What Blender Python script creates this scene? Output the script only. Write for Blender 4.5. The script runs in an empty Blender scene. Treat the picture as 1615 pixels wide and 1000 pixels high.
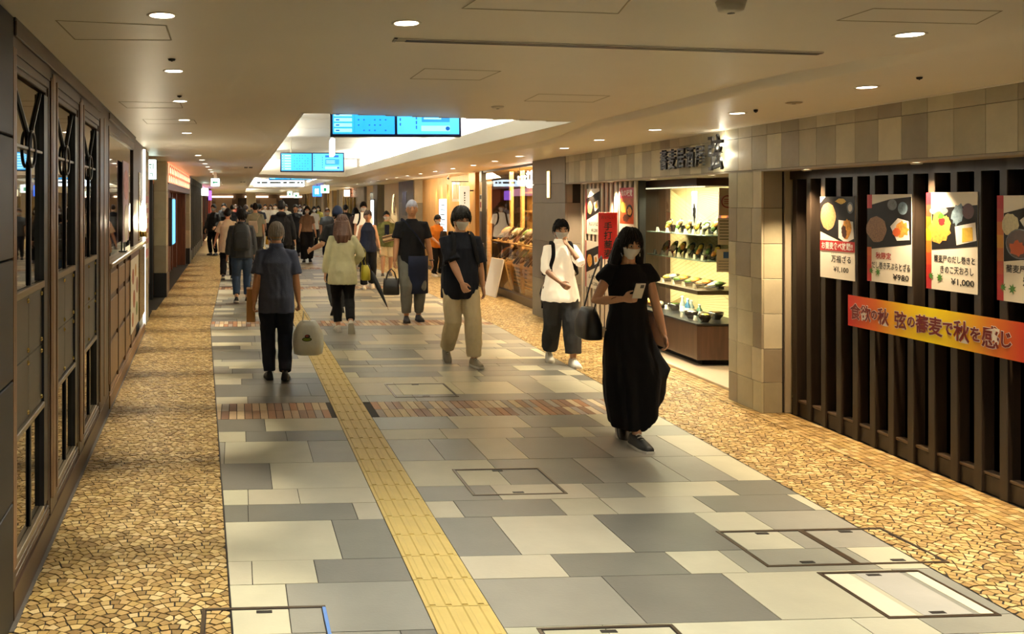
import bpy, math, random
from mathutils import Vector, Matrix, noise
random.seed(7)
S = bpy.context.scene
C = S.collection
PI = math.pi
# ---------------------------------------------------------------- camera, world, exposure
F, CX, CY, H = 1447.0, 460.0, 320.0, 1.80          # focal length and principal point for a 1615 x 1000 frame
cam = bpy.data.cameras.new('camera'); camo = bpy.data.objects.new('camera', cam); C.objects.link(camo)
cam.sensor_fit = 'HORIZONTAL'; cam.sensor_width = 36; cam.lens = F/1615*36
cam.shift_x = (807.5-CX)/1615; cam.shift_y = -(500-CY)/1615
cam.clip_start = .05; cam.clip_end = 300
camo.location = (0, 0, H); camo.rotation_euler = (PI/2, 0, 0)
S.camera = camo
S.view_settings.view_transform = 'Standard'; S.view_settings.look = 'None'
S.view_settings.gamma = 1; S.view_settings.use_curve_mapping = False
S.view_settings.exposure = 0.80
w = bpy.data.worlds.new('world'); S.world = w; w.use_nodes = True
w.node_tree.nodes['Background'].inputs[0].default_value = (1, .87, .68, 1)
w.node_tree.nodes['Background'].inputs[1].default_value = .06
S.cycles.caustics_reflective = False; S.cycles.caustics_refractive = False
S.cycles.max_bounces = 12; S.cycles.diffuse_bounces = 8; S.cycles.sample_clamp_indirect = 4
# light energies (each lamp is placed by its own builder further down)
E_SPOT, E_COVE, E_SOFFIT = 130, 58, 34
WARM = (1, .90, .68); NEUTRAL = (1, .965, .82)

# ---------------------------------------------------------------- helpers
def FL(px, py):                                   # a point of the floor
    Y = F*H/(py-CY); return ((px-CX)/F*Y, Y)
def AT(px, py, Y): return ((px-CX)/F*Y, Y, H-(py-CY)/F*Y)
TH = .0587                                        # the passage runs along +Y turned by TH
def UV(u, v): return (u*math.cos(TH)-v*math.sin(TH), u*math.sin(TH)+v*math.cos(TH))
def toUV(x, y): return (x*math.cos(TH)+y*math.sin(TH), -x*math.sin(TH)+y*math.cos(TH))

def lin(h):
    h = h.lstrip('#'); o = []
    for i in (0, 2, 4):
        c = int(h[i:i+2], 16)/255; o.append(c/12.92 if c <= .04045 else ((c+.055)/1.055)**2.4)
    return tuple(o)
_M = {}
def M(name, col='#808080', rough=.5, metal=0., var=0., scale=6., bump=0., bscale=None, emit=0., ecol=None, attr=False, spec=.5, alpha=1., trans=0., stretch=None, ior=1.5, coat=0., sheen=0.):
    if name in _M: return _M[name]
    m = bpy.data.materials.new(name); m.use_nodes = True
    nt = m.node_tree; N = nt.nodes; L = nt.links; b = N['Principled BSDF']
    c = lin(col) if isinstance(col, str) else col
    b.inputs['Base Color'].default_value = (*c, 1)
    b.inputs['Roughness'].default_value = rough; b.inputs['Metallic'].default_value = metal
    b.inputs['Specular IOR Level'].default_value = spec; b.inputs['IOR'].default_value = ior
    b.inputs['Transmission Weight'].default_value = trans; b.inputs['Alpha'].default_value = alpha
    b.inputs['Coat Weight'].default_value = coat; b.inputs['Sheen Weight'].default_value = sheen
    if emit:
        b.inputs['Emission Color'].default_value = (*(lin(ecol) if ecol else c), 1); b.inputs['Emission Strength'].default_value = emit
    src = None
    if attr:
        a = N.new('ShaderNodeAttribute'); a.attribute_name = 'Col'; src = a.outputs['Color']
    if var or bump:
        tc = N.new('ShaderNodeTexCoord'); vec = tc.outputs['Object']
        if stretch:
            mp = N.new('ShaderNodeMapping'); mp.inputs['Scale'].default_value = stretch; L.new(vec, mp.inputs[0]); vec = mp.outputs[0]
    if var:
        n = N.new('ShaderNodeTexNoise'); n.inputs['Scale'].default_value = scale; n.inputs['Detail'].default_value = 6; n.inputs['Roughness'].default_value = .6
        L.new(vec, n.inputs['Vector'])
        mr = N.new('ShaderNodeMapRange'); mr.inputs[1].default_value = .25; mr.inputs[2].default_value = .75
        mr.inputs[3].default_value = 1-var; mr.inputs[4].default_value = 1+var; L.new(n.outputs['Fac'], mr.inputs[0])
        mx = N.new('ShaderNodeMix'); mx.data_type = 'RGBA'; mx.blend_type = 'MULTIPLY'; mx.inputs[0].default_value = 1
        if src: L.new(src, mx.inputs[6])
        else: mx.inputs[6].default_value = (*c, 1)
        L.new(mr.outputs[0], mx.inputs[7]); src = mx.outputs[2]
    if src: L.new(src, b.inputs['Base Color'])
    if bump:
        n2 = N.new('ShaderNodeTexNoise'); n2.inputs['Scale'].default_value = bscale or scale*4; n2.inputs['Detail'].default_value = 4
        L.new(vec, n2.inputs['Vector'])
        bp = N.new('ShaderNodeBump'); bp.inputs['Strength'].default_value = bump; bp.inputs['Distance'].default_value = .01
        L.new(n2.outputs['Fac'], bp.inputs['Height']); L.new(bp.outputs[0], b.inputs['Normal'])
    _M[name] = m; return m
def wood(name, col, rough=.4, axis=2, dark=.55, scale=9.):
    if name in _M: return _M[name]
    m = M(name, col, rough, var=.0001); nt = m.node_tree; N = nt.nodes; L = nt.links
    mp = N.new('ShaderNodeMapping'); s = [1, 1, 1]; s[axis] = .08; mp.inputs['Scale'].default_value = s
    tc = N.new('ShaderNodeTexCoord'); L.new(tc.outputs['Object'], mp.inputs[0])
    n = N.new('ShaderNodeTexNoise'); n.inputs['Scale'].default_value = scale*3; n.inputs['Detail'].default_value = 8; n.inputs['Distortion'].default_value = .6
    L.new(mp.outputs[0], n.inputs['Vector'])
    r = N.new('ShaderNodeValToRGB'); c = lin(col)
    r.color_ramp.elements[0].position = .3; r.color_ramp.elements[1].position = .7
    r.color_ramp.elements[0].color = (c[0]*dark, c[1]*dark, c[2]*dark, 1); r.color_ramp.elements[1].color = (min(1, c[0]*1.2), min(1, c[1]*1.2), min(1, c[2]*1.2), 1)
    L.new(n.outputs['Fac'], r.inputs[0]); L.new(r.outputs[0], N['Principled BSDF'].inputs['Base Color'])
    return m
def glass(name, tint='#ffffff', ior=1.45, rough=.0, amount=.10):
    """clear pane: transparent with a fresnel reflection (thin glass)"""
    if name in _M: return _M[name]
    m = bpy.data.materials.new(name); m.use_nodes = True; nt = m.node_tree; N = nt.nodes; L = nt.links
    N.remove(N['Principled BSDF']); out = N['Material Output']
    t = N.new('ShaderNodeBsdfTransparent'); t.inputs[0].default_value = (*lin(tint), 1)
    g = N.new('ShaderNodeBsdfGlossy'); g.inputs['Roughness'].default_value = rough; g.inputs[0].default_value = (1, 1, 1, 1)
    f = N.new('ShaderNodeFresnel'); f.inputs[0].default_value = ior
    ge = N.new('ShaderNodeNewGeometry'); inv = N.new('ShaderNodeMath'); inv.operation = 'SUBTRACT'; inv.inputs[0].default_value = 1; L.new(ge.outputs['Backfacing'], inv.inputs[1])
    mu = N.new('ShaderNodeMath'); mu.operation = 'MULTIPLY'; L.new(f.outputs[0], mu.inputs[0]); L.new(inv.outputs[0], mu.inputs[1])
    mx = N.new('ShaderNodeMixShader'); L.new(mu.outputs[0], mx.inputs[0]); L.new(t.outputs[0], mx.inputs[1]); L.new(g.outputs[0], mx.inputs[2])
    L.new(mx.outputs[0], out.inputs[0]); _M[name] = m; return m

class MB:
    def __init__(s): s.v = []; s.f = []; s.m = []; s.c = []; s.col = None; s.mi = 0
    def add(s, vs, fs):
        o = len(s.v); s.v += [tuple(p) for p in vs]; s.f += [tuple(i+o for i in f) for f in fs]; s.m += [s.mi]*len(fs)
        s.c += [s.col or (.5, .5, .5)]*len(vs); return s
    def box(s, x0, x1, y0, y1, z0, z1, b=0., mx=None):
        if x0 > x1: x0, x1 = x1, x0
        if y0 > y1: y0, y1 = y1, y0
        if z0 > z1: z0, z1 = z1, z0
        b = min(b, (x1-x0)*.4, (y1-y0)*.4, (z1-z0)*.4)
        if b <= 0:
            vs = [(x, y, z) for z in (z0, z1) for y in (y0, y1) for x in (x0, x1)]
            fs = [(0, 2, 3, 1), (4, 5, 7, 6), (0, 1, 5, 4), (2, 6, 7, 3), (0, 4, 6, 2), (1, 3, 7, 5)]
        else:
            vs = []; fs = []; idx = {}
            cx, cy, cz = (x0+x1)/2, (y0+y1)/2, (z0+z1)/2; hx, hy, hz = (x1-x0)/2, (y1-y0)/2, (z1-z0)/2
            for sx in (-1, 1):
                for sy in (-1, 1):
                    for sz in (-1, 1):
                        for a in range(3):
                            p = [hx-b, hy-b, hz-b]; p[a] += b
                            idx[sx, sy, sz, a] = len(vs); vs.append((cx+sx*p[0], cy+sy*p[1], cz+sz*p[2]))
            K = [(-1, -1), (1, -1), (1, 1), (-1, 1)]
            for a in range(3):
                for sg in (-1, 1):
                    q = []
                    for (p, r) in K:
                        k = [p, r]; k.insert(a, sg); q.append(idx[k[0], k[1], k[2], a])
                    if (sg < 0) ^ (a == 1): q.reverse()
                    fs.append(tuple(q))
            for a in range(3):                    # edges along axis a
                o = [i for i in range(3) if i != a]
                for s1 in (-1, 1):
                    for s2 in (-1, 1):
                        q = []
                        for (sg, ax) in ((-1, o[0]), (1, o[0]), (1, o[1]), (-1, o[1])):
                            k = [0, 0, 0]; k[a] = sg; k[o[0]] = s1; k[o[1]] = s2; q.append(idx[k[0], k[1], k[2], ax])
                        if (s1*s2 > 0) ^ (a == 1): q.reverse()
                        fs.append(tuple(q))
            for sx in (-1, 1):
                for sy in (-1, 1):
                    for sz in (-1, 1):
                        q = [idx[sx, sy, sz, a] for a in range(3)]
                        if sx*sy*sz < 0: q.reverse()
                        fs.append(tuple(q))
        if mx is not None: vs = [mx @ Vector(p) for p in vs]
        return s.add(vs, fs)
    def prism(s, poly, z0, z1, axis=2, mx=None):
        """extrude a 2-D outline (counter-clockwise) along an axis"""
        n = len(poly)
        def P(p, z): return (p[0], p[1], z) if axis == 2 else ((z, p[0], p[1]) if axis == 0 else (p[0], z, p[1]))
        vs = [P(p, z0) for p in poly]+[P(p, z1) for p in poly]
        fs = [tuple(range(n-1, -1, -1)), tuple(range(n, 2*n))]+[(i, (i+1) % n, n+(i+1) % n, n+i) for i in range(n)]
        if axis == 1: fs = [tuple(reversed(f)) for f in fs]
        if mx is not None: vs = [mx @ Vector(p) for p in vs]
        return s.add(vs, fs)
    def tube(s, pts, rad, n=8, cap=True, flat=None, up=None):
        """flat: list of second radii (elliptic sections)"""
        pts = [Vector(p) for p in pts]; k = len(pts)
        if not hasattr(rad, '__len__'): rad = [rad]*k
        ref = Vector(up) if up else None; vs = []; prev = None
        for i, p in enumerate(pts):
            t = (pts[min(i+1, k-1)]-pts[max(i-1, 0)]).normalized()
            if prev is None:
                a = ref if ref else (Vector((0, 0, 1)) if abs(t.z) < .9 else Vector((1, 0, 0)))
                nrm = (a-t*a.dot(t)).normalized()
            else: nrm = (prev-t*prev.dot(t)).normalized()
            prev = nrm; bn = t.cross(nrm)
            for j in range(n):
                an = 2*PI*j/n; r2 = flat[i] if flat else rad[i]
                vs.append(p+nrm*(math.cos(an)*rad[i])+bn*(math.sin(an)*r2))
        fs = [(i*n+j, i*n+(j+1) % n, (i+1)*n+(j+1) % n, (i+1)*n+j) for i in range(k-1) for j in range(n)]
        if cap: fs += [tuple(range(n-1, -1, -1)), tuple(range((k-1)*n, k*n))]
        return s.add(vs, fs)
    def lathe(s, prof, n=16, at=(0, 0, 0), mx=None, cap=True):
        vs = []; k = len(prof)
        for r, z in prof:
            for j in range(n):
                a = 2*PI*j/n; vs.append(Vector((at[0]+r*math.cos(a), at[1]+r*math.sin(a), at[2]+z)))
        if mx is not None: vs = [mx @ p for p in vs]
        fs = [(i*n+j, i*n+(j+1) % n, (i+1)*n+(j+1) % n, (i+1)*n+j) for i in range(k-1) for j in range(n)]
        if cap: fs += [tuple(range(n-1, -1, -1)), tuple(range((k-1)*n, k*n))]
        return s.add(vs, fs)
    def sph(s, c, r, nu=12, nv=8, mx=None, deform=None):
        if not hasattr(r, '__len__'): r = (r, r, r)
        vs = [Vector((0, 0, -1))]
        for i in range(1, nv):
            t = -PI/2+PI*i/nv
            for j in range(nu): a = 2*PI*j/nu; vs.append(Vector((math.cos(t)*math.cos(a), math.cos(t)*math.sin(a), math.sin(t))))
        vs.append(Vector((0, 0, 1)))
        fs = [(0, 1+(j+1) % nu, 1+j) for j in range(nu)]
        fs += [(1+i*nu+j, 1+i*nu+(j+1) % nu, 1+(i+1)*nu+(j+1) % nu, 1+(i+1)*nu+j) for i in range(nv-2) for j in range(nu)]
        b = 1+(nv-2)*nu; fs += [(b+j, b+(j+1) % nu, len(vs)-1) for j in range(nu)]
        if deform: vs = [deform(p) for p in vs]
        vs = [Vector((p.x*r[0], p.y*r[1], p.z*r[2])) for p in vs]
        if mx is not None: vs = [mx @ p for p in vs]
        vs = [p+Vector(c) for p in vs]
        return s.add(vs, fs)
    def loft(s, rings, cap=True):
        n = len(rings[0]); k = len(rings); vs = [p for r in rings for p in r]
        fs = [(i*n+j, i*n+(j+1) % n, (i+1)*n+(j+1) % n, (i+1)*n+j) for i in range(k-1) for j in range(n)]
        if cap: fs += [tuple(range(n-1, -1, -1)), tuple(range((k-1)*n, k*n))]
        return s.add(vs, fs)
    def mesh(s, name, mats, smooth=False):
        me = bpy.data.meshes.new(name); me.from_pydata(s.v, [], s.f)
        for m in (mats if isinstance(mats, (list, tuple)) else [mats]): me.materials.append(m)
        if any(s.m): me.polygons.foreach_set('material_index', s.m)
        if s.col is not None or len(set(s.c)) > 1:
            a = me.color_attributes.new('Col', 'FLOAT_COLOR', 'POINT')
            a.data.foreach_set('color', [x for c in s.c for x in (c[0], c[1], c[2], 1)])
        if smooth: me.polygons.foreach_set('use_smooth', [True]*len(me.polygons))
        me.update(); return me
def link(name, me, parent=None, loc=(0, 0, 0), rot=(0, 0, 0)):
    o = bpy.data.objects.new(name, me); C.objects.link(o); o.location = loc; o.rotation_euler = rot
    if parent is not None: o.parent = parent
    return o
def P(name, mb, mats, parent=None, smooth=False, loc=(0, 0, 0), rot=(0, 0, 0), label=None, kind=None):
    o = link(name, mb.mesh(name, mats, smooth), parent, loc, rot)
    if label: o['label'] = label
    if kind: o['kind'] = kind
    return o
def tag(o, label, cat, group=None):
    o['label'] = label; o['category'] = cat
    if group: o['group'] = group
    return o
def T(name, label, cat, loc=(0, 0, 0), rz=0, group=None, rot=None):
    o = bpy.data.objects.new(name, None); C.objects.link(o); o.location = loc; o.rotation_euler = rot or (0, 0, rz)
    o.empty_display_size = .1; return tag(o, label, cat, group)
def ST(name, mb=None, mats=None, parent=None, smooth=False, loc=(0, 0, 0), rot=(0, 0, 0)):
    o = P(name, mb, mats, parent, smooth, loc, rot) if mb else link(name, None, parent, loc, rot)
    o['kind'] = 'structure'; return o
def dup(o, parent=None):
    c = o.copy(); C.objects.link(c)
    if parent is not None: c.parent = parent
    for ch in o.children: dup(ch, c)
    return c
def mb(): return MB()
def bx(x0, x1, y0, y1, z0, z1, b=0.): return MB().box(x0, x1, y0, y1, z0, z1, b)
FACE_CAM = (PI/2, 0, 0)                    # a flat sign whose x,y plane faces the camera (-Y)
def FACE_L(a=0): return (PI/2, 0, PI/2+a)  # on the left wall, facing +X
def FACE_R(a=0): return (PI/2, 0, -PI/2+a) # on the right wall, facing -X
def text(body, size, mat, parent, at, w=None, bold=.0, z=.002, name='lettering', extrude=0., sx=1., res=2, align='CENTER', spacing=1.):
    """flat lettering in the parent's x,y plane; at = centre; w = fit to this width"""
    c = bpy.data.curves.new('lettering', 'FONT'); c.body = body; c.size = size; c.offset = bold; c.resolution_u = res
    c.align_x = align; c.align_y = 'CENTER'; c.extrude = extrude; c.space_character = spacing
    o = bpy.data.objects.new('t', c); C.objects.link(o)
    me = bpy.data.meshes.new_from_object(o.evaluated_get(bpy.context.evaluated_depsgraph_get()))
    bpy.data.objects.remove(o); bpy.data.curves.remove(c)
    xs = [v.co.x for v in me.vertices]; ys = [v.co.y for v in me.vertices]
    k = (w/(max(xs)-min(xs))) if w and xs else sx
    cx = (max(xs)+min(xs))/2 if align == 'CENTER' else min(xs); cy = (max(ys)+min(ys))/2
    for v in me.vertices: v.co.x = (v.co.x-cx)*k; v.co.y -= cy
    me.materials.clear(); me.materials.append(mat); me.name = name
    return link(name, me, parent, (at[0], at[1], z))
def sheet(parent, name, x0, x1, y0, y1, z, mat, t=.0008):
    return P(name, bx(x0, x1, y0, y1, z-t, z), mat, parent)
def disc(mbx, cx, cy, rx, ry, z0, z1, n=20, rot=0, jit=0):
    pts = []
    for j in range(n):
        a = 2*PI*j/n; k = 1+jit*random.uniform(-1, 1); x, y = rx*k*math.cos(a), ry*k*math.sin(a)
        pts.append((cx+x*math.cos(rot)-y*math.sin(rot), cy+x*math.sin(rot)+y*math.cos(rot)))
    return mbx.prism(pts, z0, z1)
# ---------------------------------------------------------------- common materials
m_ceil = M('ceiling_paint', '#efe9dd', .42, var=.02, scale=2, spec=.35)
m_white = M('white_paint', '#e9e6de', .5)
m_grout = M('grout', '#241e17', .9)
m_tile = M('floor_tile', attr=True, rough=.38, var=.10, scale=3.2, bump=.06, bscale=60, spec=.45)
m_cob = M('cobble_stone', attr=True, rough=.48, var=.08, scale=14, bump=.12, bscale=90)
m_brick = M('brick_paver', attr=True, rough=.55, var=.1, scale=20)
m_tact = M('tactile_yellow', '#c9b069', .5, var=.08, scale=8)
m_black = M('black_metal', '#15161a', .35)
m_dark = M('dark_void', '#0b0a0a', .8)
m_steel = M('brushed_steel', '#9a958c', .3, metal=.9)
m_chrome = M('bronze_strip', '#6d5f4c', .3, metal=.8)

# ---------------------------------------------------------------- boundaries of the paving (world X as a function of Y)
def XL(Y): return -.255-.098*(Y-3.92) if Y < 13.4 else -1.184-.0587*(Y-13.4)      # left edge of the grey tiles
def XR(Y): return 3.16-.0165*(Y-3.96) if Y < 13.64 else 3.0-.0587*(Y-13.64)       # right edge
def XWL(Y): return -1.19-.098*(Y-3.89) if Y < 15.4 else -2.39-.065*(Y-17.5)       # foot of the left wall
def XWR(Y): return 4.262-.0152*(Y-7.85) if Y < 18.3 else 4.10-.0587*(Y-18.3)      # foot of the right wall
YEND = 80.

# ---------------------------------------------------------------- floor
floor = ST('floor', bx(-9, 9, -6, YEND, -.10, -.005), m_grout)
def clip(poly, n, d):
    """keep n.p <= d"""
    out = []
    for i in range(len(poly)):
        a, b = poly[i], poly[(i+1) % len(poly)]; da = n[0]*a[0]+n[1]*a[1]-d; db = n[0]*b[0]+n[1]*b[1]-d
        if da <= 0: out.append(a)
        if (da < 0 < db) or (db < 0 < da):
            t = da/(da-db); out.append((a[0]+t*(b[0]-a[0]), a[1]+t*(b[1]-a[1])))
    return out
def area(p): return .5*sum(p[i][0]*p[(i+1) % len(p)][1]-p[(i+1) % len(p)][0]*p[i][1] for i in range(len(p)))
def path_clip(q, ym, g=.003):
    # left and right edges near the piece, as half planes in world X,Y
    for (fx, sg) in ((XL, -1), (XR, 1)):
        k = (fx(ym+.05)-fx(ym-.05))/.1; x0 = fx(ym)
        q = clip(q, (sg, -sg*k), sg*(x0-k*ym)-g)
        if len(q) < 3: return None
    return q if area(q) > .0008 else None
def piece(mbx, q, z=0., zb=-.02):
    return mbx.prism(q, zb, z)
def tone(c, j=.06):
    k = 1+random.uniform(-j, j); return tuple(max(0, x*k*(1+random.uniform(-.02, .02))) for x in c)
DK, MD, LT, BG = lin('#6b6961'), lin('#88857a'), lin('#b1ab95'), lin('#c1baa0')
TONES = [DK, MD, LT, BG]
def vrow(px, py): return toUV(*FL(px, py))[1]
# the rows the photograph shows nearest: (v far, v near, joints as u, tones)
def uj(px, py): return toUV(*FL(px, py))[0]
ROWS = [
 ((343, 661.6), (343, 681.4), [(417, 661.6), (705, 657), (817, 657), (925, 655)], 'DLDLDLL'),
 ((343, 681.4), (343, 697.6), [(387.5, 681.4), (450.5, 681), (693, 677), (810, 676), (870, 676), (922, 676)], 'LDDLLDLML'),
 ((343, 697.6), (348, 731.8), [(355, 698), (485, 696), (675, 692), (737.6, 692), (798, 691), (921.7, 690), (1040, 690)], 'MLMMDLDMLL'),
 ((348, 731.8), (348, 773), [(425, 731), (768, 725), (901, 722), (1021, 717), (1096, 720)], 'DLLDMMLL'),
 ((348, 773), (348, 797), [(391, 773), (469, 771), (771, 764), (917, 762), (987, 761), (1130, 759)], 'LLLDLMLDLL'),
 ((348, 797), (354, 823.6), [(391, 797), (555, 793), (714, 789), (867, 786), (942.5, 784), (1091, 782), (1240, 780)], 'DDLLDLLDLL'),
 ((354, 823.6), (354, 886), [(522.5, 820), (773, 813), (933, 810), (1091, 807), (1172, 805)], 'LDDLDLML'),
 ((354, 886), (363, 923), [(397, 886), (494.4, 882), (865.7, 872), (1045, 868), (1131, 867), (1330, 862)], 'LLDLDLMLL'),
 ((363, 923), None, [(450.5, 922), (945.7, 906), (1134.6, 902), (1400, 895)], 'LMMDLML'),
]
strip_u0 = toUV(*FL(551, 700))[0]; strip_u1 = strip_u0+.292
tiles = []
def lay_row(v0, v1, us, tones):
    g = .0022
    us = sorted(us); ed = [-2.6]+us+[4.3]; k = 0
    for a, b in zip(ed[:-1], ed[1:]):
        for (p, q) in ((a, min(b, strip_u0)), (max(a, strip_u1), b)):
            if q-p < .02: continue
            if p == strip_u1 and a < strip_u0: k += 1
            quad = [UV(p+g, v0+g), UV(q-g, v0+g), UV(q-g, v1-g), UV(p+g, v1-g)]
            ym = UV((max(p, -2)+min(q, 3.5))/2, (v0+v1)/2)[1]
            quad = path_clip(quad, ym)
            if quad: tiles.append((quad, tones[min(k, len(tones)-1)] if tones else random.choices(TONES, (26, 26, 32, 16))[0], ym))
        k += 1
TM = {'D': DK, 'M': MD, 'L': LT, 'B': BG}
vn_last = 0
for far, near, js, tn in ROWS:
    v1 = vrow(*far); v0 = vrow(*near) if near else v1-.50
    js_u = [uj(*j) for j in js]
    lay_row(v0, v1, js_u, [TM[c] for c in tn])
    vn_last = v0
def rand_rows(v0, v1):
    v = v0
    while v < v1-.05:
        h = random.choice((.29, .29, .58, .145, .29)) if v1-v > .6 else min(.29, v1-v)
        us = []; u = -2.6+random.uniform(0, .8)
        while u < 4.3: us.append(u); u += random.choice((.29, .44, .58, .58, .87, .87, 1.1))
        lay_row(v, min(v+h, v1), us, None); v += h
v_band = vrow(342, 637); v_band0 = vrow(343, 661.6)
vb2 = vrow(333, 506); vb20 = vrow(331.7, 515.5)
rand_rows(vn_last-3.5, vn_last)
rand_rows(v_band, vb20)
bands = [(v_band0, v_band), (vb20, vb20+.59)]
per = vb20-v_band0; vv = vb20+.59
while vv < 34:
    nx = bands[-1][0]+per; rand_rows(vv, nx); bands.append((nx, nx+.59)); vv = nx+.59
rand_rows(vv, 58)
tiles = [t for t in tiles if t[2] > 3.2]
tiles.sort(key=lambda t: -abs(area(t[0]))/t[2]**3)
rest = MB()
for i, (q, c, ym) in enumerate(tiles):
    z = random.uniform(-.0006, .0006)
    if i < 300:
        b = MB(); b.col = tone(c); piece(b, q, z); P('tile', b, m_tile, floor)
    else:
        rest.col = tone(c); piece(rest, q, z)
P('paving_tiles', rest, m_tile, floor, kind='stuff')
# brick bands across the path
BC = [lin(x) for x in ('#b79a78', '#8f6a4c', '#7a5741', '#a9978a', '#cbb89a', '#94887e', '#a5744f', '#c2ab87')]
rest = MB(); nb = 0; bw = .0665
for bi, (v0, v1) in enumerate(bands):
    for r in range(2):
        a0 = v0+(v1-v0)*r/2; a1 = v0+(v1-v0)*(r+1)/2; u = -3
        while u < 3.8:
            q = [UV(u+.003, a0+.003), UV(u+bw-.003, a0+.003), UV(u+bw-.003, a1-.003), UV(u+.003, a1-.003)]
            if not (u+bw > strip_u0 and u < strip_u1):
                ym = UV(u, a0)[1]; q = path_clip(q, ym)
                if q:
                    b = MB() if bi == 0 else rest; b.col = tone(random.choice(BC), .12); piece(b, q)
                    if bi == 0: P('brick', b, m_brick, floor)
            u += bw
P('brick_rows', rest, m_brick, floor, kind='stuff')
# tactile guide strip: blocks with four raised bars
b = MB(); g = .0025; b.box(g, .292-g, g, .292-g, -.02, .001)
for k in range(4):
    x = .0365+.073*k; prof = [(x-.017, .001), (x-.011, .006), (x+.011, .006), (x+.017, .001)]
    b.prism([(p[0], p[1]) for p in reversed(prof)], .012, .28, axis=1)
tact_me = b.mesh('tactile_block', m_tact)
v = vrow(551, 700)-.292*14.5; n = 0
TV0 = v
while v < 48:
    x, y = UV(strip_u0, v)
    if n < 160: link('tactile_block', tact_me, floor, (x, y, 0), (0, 0, TH))
    v += .292; n += 1
# fan paving on both sides
CC = [lin(x) for x in ('#ad905c', '#b99e68', '#9e814f', '#927646', '#a88a55', '#84693d', '#c0a776', '#a4874f')]
cobs = []
def fans(ang, y0, y1, xa, xb, org, cl, R=.137):
    """scallop fan paving in a frame turned by ang about org: staggered fans of concentric stone arcs"""
    ca, sa = math.cos(ang), math.sin(ang); p = .0462; Rt = R*1.40; d = math.sqrt(Rt*Rt-R*R)
    row = 0; cy = y0
    while cy < y1:
        cx = xa-2*R+(R if row % 2 else 0)
        while cx < xb+2*R:
            for k in range(4):
                ro = Rt-k*p; ri = max(.004, ro-p); rm = (ro+ri)/2
                def ok(t):
                    if k == 0: return ri*math.sin(t) < R-.003
                    x = rm*math.sin(t); y = rm*math.cos(t); return abs(x) < R and y > -d+math.sqrt(max(0, Rt*Rt-(abs(x)-R)**2))-.001
                if not ok(0): continue
                t = 0
                while t < 1.5 and ok(t): t += .02
                tm = t-.01; n = max(1, round(2*tm*rm/.046)); sh = random.uniform(-.15, .15)*(2*tm/n) if n > 2 else 0
                ts = [-tm]+[-tm+2*tm*i/n+sh for i in range(1, n)]+[tm]
                for a, b in zip(ts[:-1], ts[1:]):
                    q = [(cx+r_*math.sin(t_), cy+r_*math.cos(t_)) for t_, r_ in ((a, ro), (a, ri), (b, ri), (b, ro))]
                    if b-a > .55: q.append((cx+ro*math.sin((a+b)/2), cy+ro*math.cos((a+b)/2)))
                    if area(q) < 0: q.reverse()
                    q = clip(clip(q, (1, 0), cx+R), (-1, 0), -(cx-R))
                    if len(q) < 3: continue
                    mx_ = sum(t_[0] for t_ in q)/len(q); my_ = sum(t_[1] for t_ in q)/len(q)
                    q = [(mx_+(t_[0]-mx_)*.87+random.uniform(-.0018, .0018), my_+(t_[1]-my_)*.84+random.uniform(-.0018, .0018)) for t_ in q]
                    q = [(org[0]+t_[0]*ca-t_[1]*sa, org[1]+t_[0]*sa+t_[1]*ca) for t_ in q]
                    if area(q) < 0: q.reverse()
                    q = cl(q)
                    if q and len(q) > 2 and area(q) > .0002: cobs.append((q, sum(t_[1] for t_ in q)/len(q)))
            cx += 2*R
        cy += d; row += 1
def grid(xa, xb, n, ang, y0, y1, org, cl, p=.047):
    ca, sa = math.cos(ang), math.sin(ang); wv = (xb-xa)/n; y = y0; r = 0
    for c in range(n):
        y = y0-(.5*.062 if c % 2 else 0)
        while y < y1:
            L_ = .062; q = [(xa+wv*c+.003, y+.003), (xa+wv*(c+1)-.003, y+.003), (xa+wv*(c+1)-.003, y+L_-.003), (xa+wv*c+.003, y+L_-.003)]
            q = [(org[0]+t[0]*ca-t[1]*sa, org[1]+t[0]*sa+t[1]*ca) for t in q]; q = cl(q)
            if q and len(q) > 2: cobs.append((q, sum(t[1] for t in q)/len(q)))
            y += L_
def side(fx, sg, g=.006):
    def f(q):
        ym = sum(t[1] for t in q)/len(q); k = (fx(ym+.05)-fx(ym-.05))/.1
        return clip(q, (sg, -sg*k), sg*(fx(ym)-k*ym)-g)
    return f
def both(f, g):
    def h(q):
        q = f(q); return g(q) if q and len(q) > 2 else None
    return h
inL = both(side(XL, 1), side(XWL, -1, -.02))
fans(.0977, -.9, 10.2, 0, 1.0, (-1.19, 3.89), inL)
fans(.0587, .15, 17.5, -.1, 1.1, (-2.0, 13.9), both(inL, lambda q: q if min(t[1] for t in q) > 13.9 else None))
XB = lambda Y: 3.93-.0152*(Y-7.85)
inR = both(side(XR, -1), side(XB, 1))
fans(.0152, -4.2, 10.5, -1.0, 0, (3.93, 7.85), inR)
fans(.0587, 0, 13, -1.2, 0, (3.77, 18.3), both(side(XR, -1), side(lambda Y: 3.77-.0587*(Y-18.3), 1)))
grid(.0, .33, 6, .0152, -4.2, 10.5, (3.93, 7.85), lambda q: q)
grid(.0, .33, 6, .0587, 0, 13, (3.77, 18.3), lambda q: q)
cobs = [c for c in cobs if c[1] > 3.5]
cobs.sort(key=lambda c: -area(c[0])/c[1]**3)
rest = MB()
for i, (q, ym) in enumerate(cobs):
    z = random.uniform(-.0015, .0015); col = tone(random.choice(CC), .07)
    if i < 300:
        b = MB(); b.col = col; piece(b, q, z, -.012); b.f.pop(0); b.m.pop(); P('cobble', b, m_cob, floor)
    else:
        rest.col = col; n0 = len(rest.f); piece(rest, q, z, -.012); rest.f.pop(n0); rest.m.pop()
P('cobbles', rest, m_cob, floor, kind='stuff')
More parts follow.
